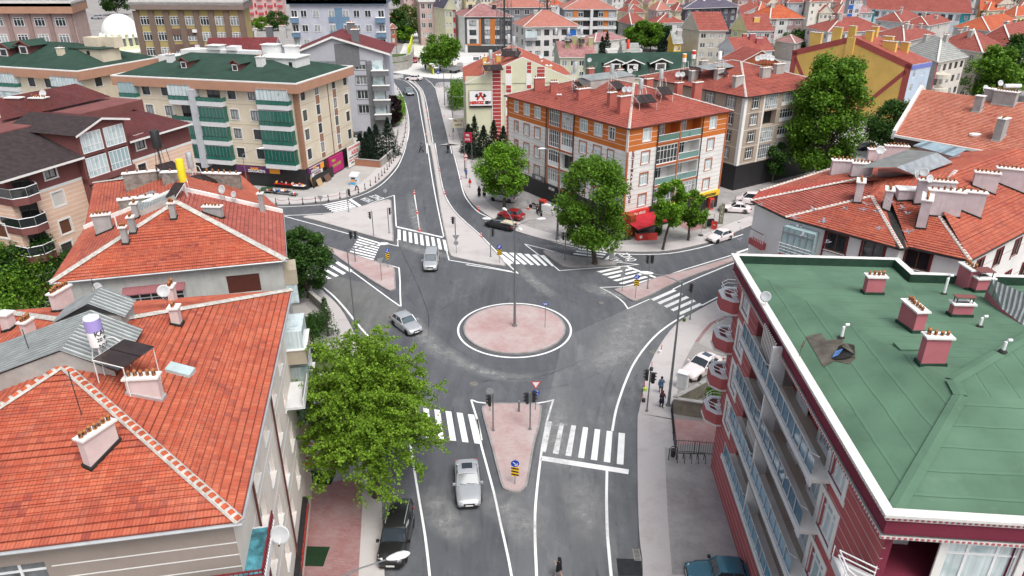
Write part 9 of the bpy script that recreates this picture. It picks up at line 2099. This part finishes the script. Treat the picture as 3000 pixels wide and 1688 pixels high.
goods((210,370),'stand with green and white goods under the long shop sign','dark_steel',14,2.8,.7);goods((360,395),'white heaped stand at the bazaar front','cloth_white',10,1.8,.9);goods((440,425),'long red-clothed table of wares in front of the bazaar','cloth_red',14,3.6,.8);goods((300,468),'low stand of red and blue toys on the pavement','cloth_grey',10,2.0,.35);goods((410,482),'row of folding chairs and pots at the kerb side of the bazaar','cloth_navy',10,2.6,.5);goods((575,440),'stand with white bottles and rolls beside the bazaar pillar','white_plastic',10,2.0,.8);goods((515,495),'small stand with teal bucket and cardboard','cloth_grey',6,1.2,.3)
q=MB();P_=GG(zz(*A2,[(215,415),(330,400),(300,475),(165,470)]),.13);q.face([(*p,.14)for p in P_],pm_auto((.03,.09,.05)));tag(q.build('green_mat'),'dark green artificial grass mat before the bazaar','mat')
for k,(z_,w_,lb)in enumerate((((695,410),1.0,'narrow cardboard sheet leaning on the black hoarding'),((750,395),1.5,'wide cardboard sheet leaning on the black hoarding'),((828,352),1.8,'dark brown sheet leaning on the black hoarding'))):
 x,y,zb=at(z_,zb=.13);q=MB();q.hexa([(-w_/2,-.5,0),(w_/2,-.5,0),(w_/2,-.44,0),(-w_/2,-.44,0),(-w_/2,.0,1.7-.3*k),(w_/2,.0,1.7-.3*k),(w_/2,.06,1.7-.3*k),(-w_/2,.06,1.7-.3*k)],pm_auto(((.42,.29,.15),(.44,.31,.17),(.14,.08,.06))[k]));tag(q.build('board',None,loc=(x,y,zb),rz=c1.e(0).a),lb,'board')
# walls, fences, cabinets
pm('block_wall',(.27,.25,.20),.95,.2,2.0,bmp=.6)
def wall(name,label,pts,h,th,m,cap=None,cat='wall',zb=.1,group=None):
 W5=[Vector(p)for p in pts];t=thing(name,label,cat,(*W5[0],0),0,group,world=True);q=MB()
 for a,c in zip(W5,W5[1:]):fr=Fr(a,c);q.box(0,fr.L,-th/2,th/2,zb,zb+h,m,fr)
 q.build('wall',t)
 if cap:
  q=MB()
  for a,c in zip(W5,W5[1:]):fr=Fr(a,c);q.box(-.05,fr.L+.05,-th/2-.06,th/2+.06,zb+h,zb+h+.1,cap,fr)
  q.build('coping',t)
 return t
wall('block_wall','mossy concrete block wall along the garden bed by the maroon block, front part',GG([(1970,1210),(2090,1228),(2150,1238)],.13),1.45,.25,'block_wall','concrete');wall('block_wall','concrete block wall running back beside the white saloon',GG([(1972,1207),(2045,1168),(2115,1125),(2170,1092)],.13),1.45,.25,'block_wall','concrete')
wall('brick_wall','low terracotta garden wall in front of the spruces',GG(zz(*A2,[(1030,200),(1335,228)]),.13),1.2,.3,pm_auto((.36,.17,.11)),'concrete_grey');wall('garden_wall','grey garden wall curving up beside the bollard pavement',GG(zz(*A2,[(1340,225),(1445,130)])+zz(*N1,[(1500,1260)]),.13),1.3,.25,'concrete_grey','concrete');wall('retaining_wall','curved pale retaining wall below the grass plot at the junction',GG([(1143,208),(1165,206),(1185,203),(1200,198),(1208,188),(1212,165)],0),4.0,.4,'concrete_grey','concrete',zb=0)
wall('yellow_barrier','yellow-green painted low wall beside the dusty street, left',GG([(1198,168),(1204,150),(1209,128)],0),3.5,.5,pm_auto((.52,.58,.05)),zb=0);wall('yellow_barrier','yellow-green painted low wall below the big junction tree, right',GG([(1254,190),(1262,206),(1270,218)],0),1.6,.4,pm_auto((.52,.58,.05)),zb=0);wall('garden_wall','old garden wall with square post beside the west pavement',GG([(912,880),(950,915),(968,940)],.13),1.1,.3,'stone','concrete')
P_=GG([(1143,160),(1190,158),(1196,180),(1145,188)],2.5);q=MB();q.prism(ccw(P_),0,2.6,'concrete_grey','grass_soil');struct(q.build('grass_plot'))
sheet('garden_soil',GG([(735,905),(880,895),(1000,1080),(980,1090),(760,1090)]),.128,'grass_soil');sheet('garden_path',GG([(760,850),(880,880),(960,960),(940,985),(850,930),(740,930)]),.134,'lot_pale');sheet('garden_path_lower',GG([(870,1000),(985,985),(1000,1010),(880,1030)]),.134,'lot_pale')
t=thing('switch_cabinet','white electrical cabinet on the pavement behind the block wall','cabinet',(*G(1998,1135,.13),.13),R(-30));q=MB();q.box(-.45,.45,-.3,.3,0,1.5,'white_plastic');q.build('body',t);q=MB();q.box(-.5,.5,-.35,.35,1.5,1.58,'white_plastic');q.build('lid',t);q=MB();q.box(-.4,-.02,-.315,-.3,.1,1.4,'white_wall');q.box(.02,.4,-.315,-.3,.1,1.4,'white_wall');q.build('door',t)
def railing(label,pts,h,step,name='fence',m='black',zb=.13,cat='fence'):
 W6=[Vector(p)for p in GG(pts,zb)];t=thing(name,label,cat,(*W6[0],0),0,None,world=True);q=MB()
 for a,c in zip(W6,W6[1:]):
  for hh in(.15,h):q.tube([(*a,zb+hh),(*c,zb+hh)],.022,m,5)
 q.build('rail',t);q=MB()
 for a,c in zip(W6,W6[1:]):
  n=int((c-a).length/step)
  for j in range(n+1):p=a+(c-a)*j/n;q.tube([(*p,zb),(*p,zb+h+(.12 if j%2 else 0))],.013 if j%8 else .035,m,4)
 q.build('pickets',t);return t
railing('black iron picket fence across the red paved court',zz(*T3,[(1862,275),(2080,290),(2345,318)]),1.15,.16);railing('black iron fence beside the lamp post running down the right pavement',zz(*S3,[(1822,1180),(1845,1449)])+zz(*T3,[(1858,250)]),1.1,.18)
x,y,zb=at((1870,335),(1400,1240),.13);x2,y2,_=at((2130,345),(1400,1240),.13);t=thing('bicycle_rack','black bicycle rack in front of the picket fence','bicycle rack',(x,y,0),0,world=True);q=MB();q.tube([(x,y,zb+.55),(x2,y2,zb+.55)],.035,'black',6);q.build('rail',t)
for k in range(5):
 f=k/4;p=Vector((x+(x2-x)*f,y+(y2-y)*f,zb));q=MB();q.tube([p,p+Vector((0,0,.55)),p+Vector((0,-.45,.5)),p+Vector((0,-.5,0))],.03,'black',5);q.build('hoop',t)
t=thing('litter_bin','black round litter bin hanging in a hoop frame beside the fence','litter bin',at((1835,345),(1400,1240),.13));q=MB();q.lathe([(.18,.35),(.22,.95),(.2,.95)],'black',n=12);q.build('bin',t);q=MB();q.tube([(-.3,0,0),(-.3,0,1.05),(-.15,0,1.25),(.15,0,1.25),(.3,0,1.05),(.3,0,0)],.035,'black',6);q.build('hoop',t)
# manholes, mats, drain
for k,(px,py,r,lb,zb)in enumerate(((1388,1125,.38,'round pale manhole cover on the asphalt left of the splitter island',0),(1913,1032,.36,'round manhole cover at the right kerb',0),(1762,887,.28,'small round cover near the east median',0),(941,685,.38,'round manhole on the west lane',0),(2125,822,.32,'dark manhole beside the maroon block',0))):
 pm('manhole',(.20,.19,.17),.8,.3,4);q=MB();q.prism([(r*math.cos(j*math.pi/12),r*math.sin(j*math.pi/12))for j in range(24)],-.01,.014,'kerb','manhole');tag(q.build('manhole_cover',None,loc=(*G(px,py,zb),zb)),lb,'manhole cover','manhole covers')
for z_,w_,d_,lb in(((735,510),2.5,1.5,'dark green doormat of artificial grass by the shop wall, farther one'),((665,1255),2.2,1.6,'dark green doormat of artificial grass by the shop wall, nearer one')):
 q=MB();q.box(-w_/2,w_/2,-d_/2,d_/2,0,.03,pm_auto((.012,.035,.014)));tag(q.build('doormat',None,loc=at(z_,(700,1240),.13),rz=R(-2)),lb,'mat')
t=thing('gully_grate','steel gully grate against the right kerb near the bottom','drain',at((1500,1240),(1400,1240),.0));q=MB();q.box(-.22,.22,-.5,.5,.0,.03,'concrete_grey');q.build('frame',t);q=MB();[q.box(-.17,.17,-.45+.11*j,-.40+.11*j,.031,.036,'black')for j in range(9)];q.build('bars',t)
x,y,zb=at((555,1295),(700,1240),.13);t=thing('air_conditioner','white air conditioning unit low on the beige facade','air conditioner',(x-.3,y,1.4));q=MB();q.box(-.35,.35,-.5,.5,0,.8,'white_plastic');q.build('casing',t);q=MB();q.lathe([(.01,0),(.3,0),(.3,.02)],'dark_steel',(.36,0,.4),14,rot=Matrix.Rotation(R(90),3,'Y'));q.build('fan_grille',t)
t=thing('utility_box','dark steel box standing against the trunk of the spreading tree','utility box',(*G(1090,1440,.13),.13));q=MB();q.box(-.2,.2,-.2,.2,0,1.6,'dark_steel');q.build('body',t);q=MB();q.box(-.23,.23,-.23,.23,1.6,1.65,'steel');q.build('lid',t)
# advertising and shop-front clutter
def feather(px,py,label,txt='NESTLE'[:0]):
 x,y=G(px,py,.13);t=thing('feather_flag',label,'flag',(x,y,.13),R(-20),'olive feather flags');q=MB();q.lathe([(.35,0),(.35,.05),(.05,.08)],'black',n=12);q.build('base',t);q=MB();q.tube([(0,0,0),(0,0,3.6),(.25,0,4.0)],.025,'steel',5);q.build('pole',t);q=MB();q.box(.0,.62,-.01,.01,1.0,3.7,pm_auto((.22,.22,.14)));q.box(.15,.62,-.012,.012,3.7,3.95,pm_auto((.22,.22,.14)));c=q.build('cloth',t)
 for j,chh in enumerate('YENİ'):me=text_mesh(chh,.5,'cap_white',.004,.01);o=obj('lettering',me,c);o.location=(.3,-.02,3.3-.58*j);o.rotation_euler=(R(90),0,0)
 return t
feather(2053,690,'olive advertising flag nearer the small plane tree');feather(2101,676,'olive advertising flag nearer the white hatchback')
def aframe(z_,o_,hd,label,m,w_=.8,h_=1.1,txt=None):
 t=thing('advertising_board',label,'sign board',at(z_,o_,.13),R(hd));q=MB();q.hexa([(-w_/2,-.3,0),(w_/2,-.3,0),(w_/2,-.26,0),(-w_/2,-.26,0),(-w_/2,0,h_),(w_/2,0,h_),(w_/2,.04,h_),(-w_/2,.04,h_)],m);q.build('panel',t);q=MB();q.tube([(-w_/2,0,h_),(-w_/2,.35,0)],.02,'steel',4);q.tube([(w_/2,0,h_),(w_/2,.35,0)],.02,'steel',4);q.build('leg',t)
 if txt:me=text_mesh(txt,.22,'white_paint',.004,.006);o=obj('lettering',me,t.children[0]);o.location=(0,-.17,h_*.55);o.rotation_euler=(R(75),0,0)
aframe((1640,905),(1400,420),8,'red tilted board outside the simit shop','sign_red',1.4,.9);aframe((2228,805),(1400,420),-30,'red and dark board beside the black display rack','sign_red',.8,1.1,'A.Ş.');aframe((1245,600),(700,840),0,'dark red board with white strokes on the west pavement behind the spreading tree',pm_auto((.36,.02,.06)),.75,1.2,'VİP')
t=thing('freezer_chest','red drinks counter in front of the simit shop','counter',at((1548,905),(1400,420),.13),R(18));q=MB();q.box(-.9,.9,-.4,.4,0,1.0,'sign_red');q.box(-.95,.95,-.45,.45,1.0,1.08,'dark_steel');q.build('body',t);q=MB();q.lathe([(.0,0),(.22,0),(.22,.01)],'white_paint',(-.4,-.405,.5),12,rot=Matrix.Rotation(R(90),3,'X'));q.build('lettering',t)
t=thing('display_rack','black display rack with clothes on the forecourt','display rack',at((2185,780),(1400,420),.13),R(20));q=MB();q.tube([(-.6,0,0),(-.6,0,1.7),(.6,0,1.7),(.6,0,0)],.03,'black',5);q.build('frame',t);q=MB();q.hexa([(-.7,-.35,.2),(.7,-.35,.2),(.7,.35,.2),(-.7,.35,.2),(-.5,-.2,1.0),(.5,-.2,1.0),(.5,.2,1.0),(-.5,.2,1.0)],'cloth_black');q.build('goods',t)
for k,(z_,m,w_,lb)in enumerate((((610,635),'red_plastic',.9,'red gas bottle cabinet beside the motorcycles'),((660,650),'white_plastic',1.8,'white display crates beside the red gas cabinet'),((2185,620),'red_plastic',.8,'red vending machine beside the yellow shop sign'))):
 t=thing('vending_cabinet',lb,'cabinet',at(z_,(1400,420),.13),R(-35 if k<2 else 30));q=MB();q.box(-w_/2,w_/2,-.35,.35,0,1.7 if k!=1 else 1.2,m);q.build('body',t);q=MB();q.box(-w_/2+.08,w_/2-.08,-.365,-.35,.2,1.5 if k!=1 else 1.0,'dark_glass' if k!=1 else 'white_wall');q.build('door',t)
t=thing('pillar','dark orange tiled pillar at the corner under the red awning','pillar',at((1432,870),(1400,420),.13),R(34));q=MB();q.box(-.5,.5,-.5,.5,0,3.0,pm_auto((.36,.08,.03)));q.build('shaft',t);q=MB();[q.box(-.52,.52,-.52,.52,.6*j+.5,.6*j+.54,'black')for j in range(4)];q.build('joints',t)
hedge('planter_box','dark planter hedge along the simit shop corner',zz(*A3,[(1260,905),(1330,918),(1450,905)]),.5,.6,'leaf_dark',900,.14)
# lattice masts
for px,py,H,lb in((1478,168,46,'left of the two tall steel lattice masts'),(1600,190,40,'right of the two tall steel lattice masts')):
 x,y=G(px,py);t=thing('lattice_mast',lb,'mast',(x,y,0),.4,'steel lattice masts');q=MB();n=18
 def cr(k,j):w_=2.3*(1-.35*k/n);return Vector(((-1,1,1,-1)[j]*w_,(-1,-1,1,1)[j]*w_,H*k/n))
 for j in range(4):q.tube([cr(0,j),cr(n,j)],.10,'grey_dark',4)
 q.build('leg',t);q=MB()
 for k in range(n):
  for j in range(4):q.tube([cr(k,j),cr(k+1,(j+1)%4)],.045,'grey_dark',3);q.tube([cr(k,(j+1)%4),cr(k+1,j)],.045,'grey_dark',3);q.tube([cr(k,j),cr(k,(j+1)%4)],.045,'grey_dark',3)
 q.build('bracing',t);q=MB();q.tube([(0,0,0),(0,0,H)],.35,'dark_steel',6);q.build('cable_ladder',t)
# notice boards along the upper road
def board(px,py,w_,h_,hb,label,m,texts,hd=0,z=.12):
 x,y=G(px,py,z);t=thing('sign_board',label,'sign board',(x,y,z),R(hd));q=MB();q.tube([(-w_/2+.1,.05,0),(-w_/2+.1,.05,hb+h_)],.06,'pole_grey',6);q.tube([(w_/2-.1,.05,0),(w_/2-.1,.05,hb+h_)],.06,'pole_grey',6);q.build('post',t);q=MB();q.box(-w_/2,w_/2,-.06,0,hb,hb+h_,m);p=q.build('panel',t)
 for s,sz,c,f in texts:me=text_mesh(s,sz,c,.005,.01);o=obj('lettering',me,p);o.location=(0,-.08,hb+h_*f);o.rotation_euler=(R(90),0,0)
board(1345,412,2.6,2.0,2.6,'cream board with red lettering beside the billboard block',pm_auto((.55,.52,.40)),[('SELÇUK',.55,'maroon_paint',.72),('AŞEVİ',.5,'maroon_paint',.3)]);board(1372,470,1.6,1.8,3.4,'dark red board with white letters beside the cypresses',pm_auto((.36,.02,.05)),[('SEL',.5,'white_paint',.7),('KÜL',.5,'white_paint',.28)])
t=thing('turkish_flag','small red flag with white crescent beside the cypresses','flag',(*G(1368,410,.12),.12));q=MB();q.tube([(0,0,0),(0,0,6)],.03,'steel',5);q.build('pole',t);q=MB();q.box(0,1.2,-.01,.01,5.2,6.0,'sign_red');c_=q.build('cloth',t);q=MB();q.lathe([(.12,0),(.2,0)],'white_paint',(.5,-.015,5.6),12,rot=Matrix.Rotation(R(90),3,'X'));q.build('crescent',c_)
# pigeons over the right-hand roofs
pm('feather',(.26,.27,.31),.8,.2,6);bg0=None;rp_=random.Random(3)
PG=[(2330,640),(2384,615),(2476,612),(2540,600),(2575,670),(2645,610),(2660,680),(2412,650),(2425,710),(2350,690),(2530,615),(2605,590),(2230,600),(2164,652),(2170,674),(2167,702),(2568,620),(2660,625),(2340,665),(2490,480)]
for k,(px,py)in enumerate(PG):
 hgt=rp_.uniform(15.3,17.5)if px>2200 else 3.5;P=(*G(px,py,hgt),hgt)
 if bg0 is None:
  bg0=thing('pigeon','grey pigeon in flight with spread wings over the right-hand roofs','pigeon',P,1,'pigeons in flight');q=MB();q.lathe([(.01,-.20),(.035,-.12),(.065,-.02),(.06,.08),(.03,.14),(.035,.18),(.008,.23)],'feather',n=8,rot=Matrix.Rotation(R(90),3,'Y'));q.face([(-.17,-.05,.0),(-.32,-.07,.01),(-.32,.07,.01),(-.17,.05,.0)],'feather');q.build('body',bg0)
  for s in(-1,1):q=MB();q.hexa([(.08,s*.04,.02),(.10,s*.22,.13),(-.02,s*.42,.17),(-.07,s*.05,.02),(.08,s*.04,.03),(.10,s*.22,.14),(-.02,s*.42,.18),(-.07,s*.05,.03)],'feather');q.build('wing',bg0)
  bg0.scale=(1.05,)*3
 else:b=dup(bg0,P,rp_.uniform(0,6.28));b.rotation_euler=(rp_.uniform(-.5,.5),rp_.uniform(-.4,.4),rp_.uniform(0,6.28))
for o in bpy.data.objects:
 for k in('_w','_s','_mast'):
  if k in o:del o[k]
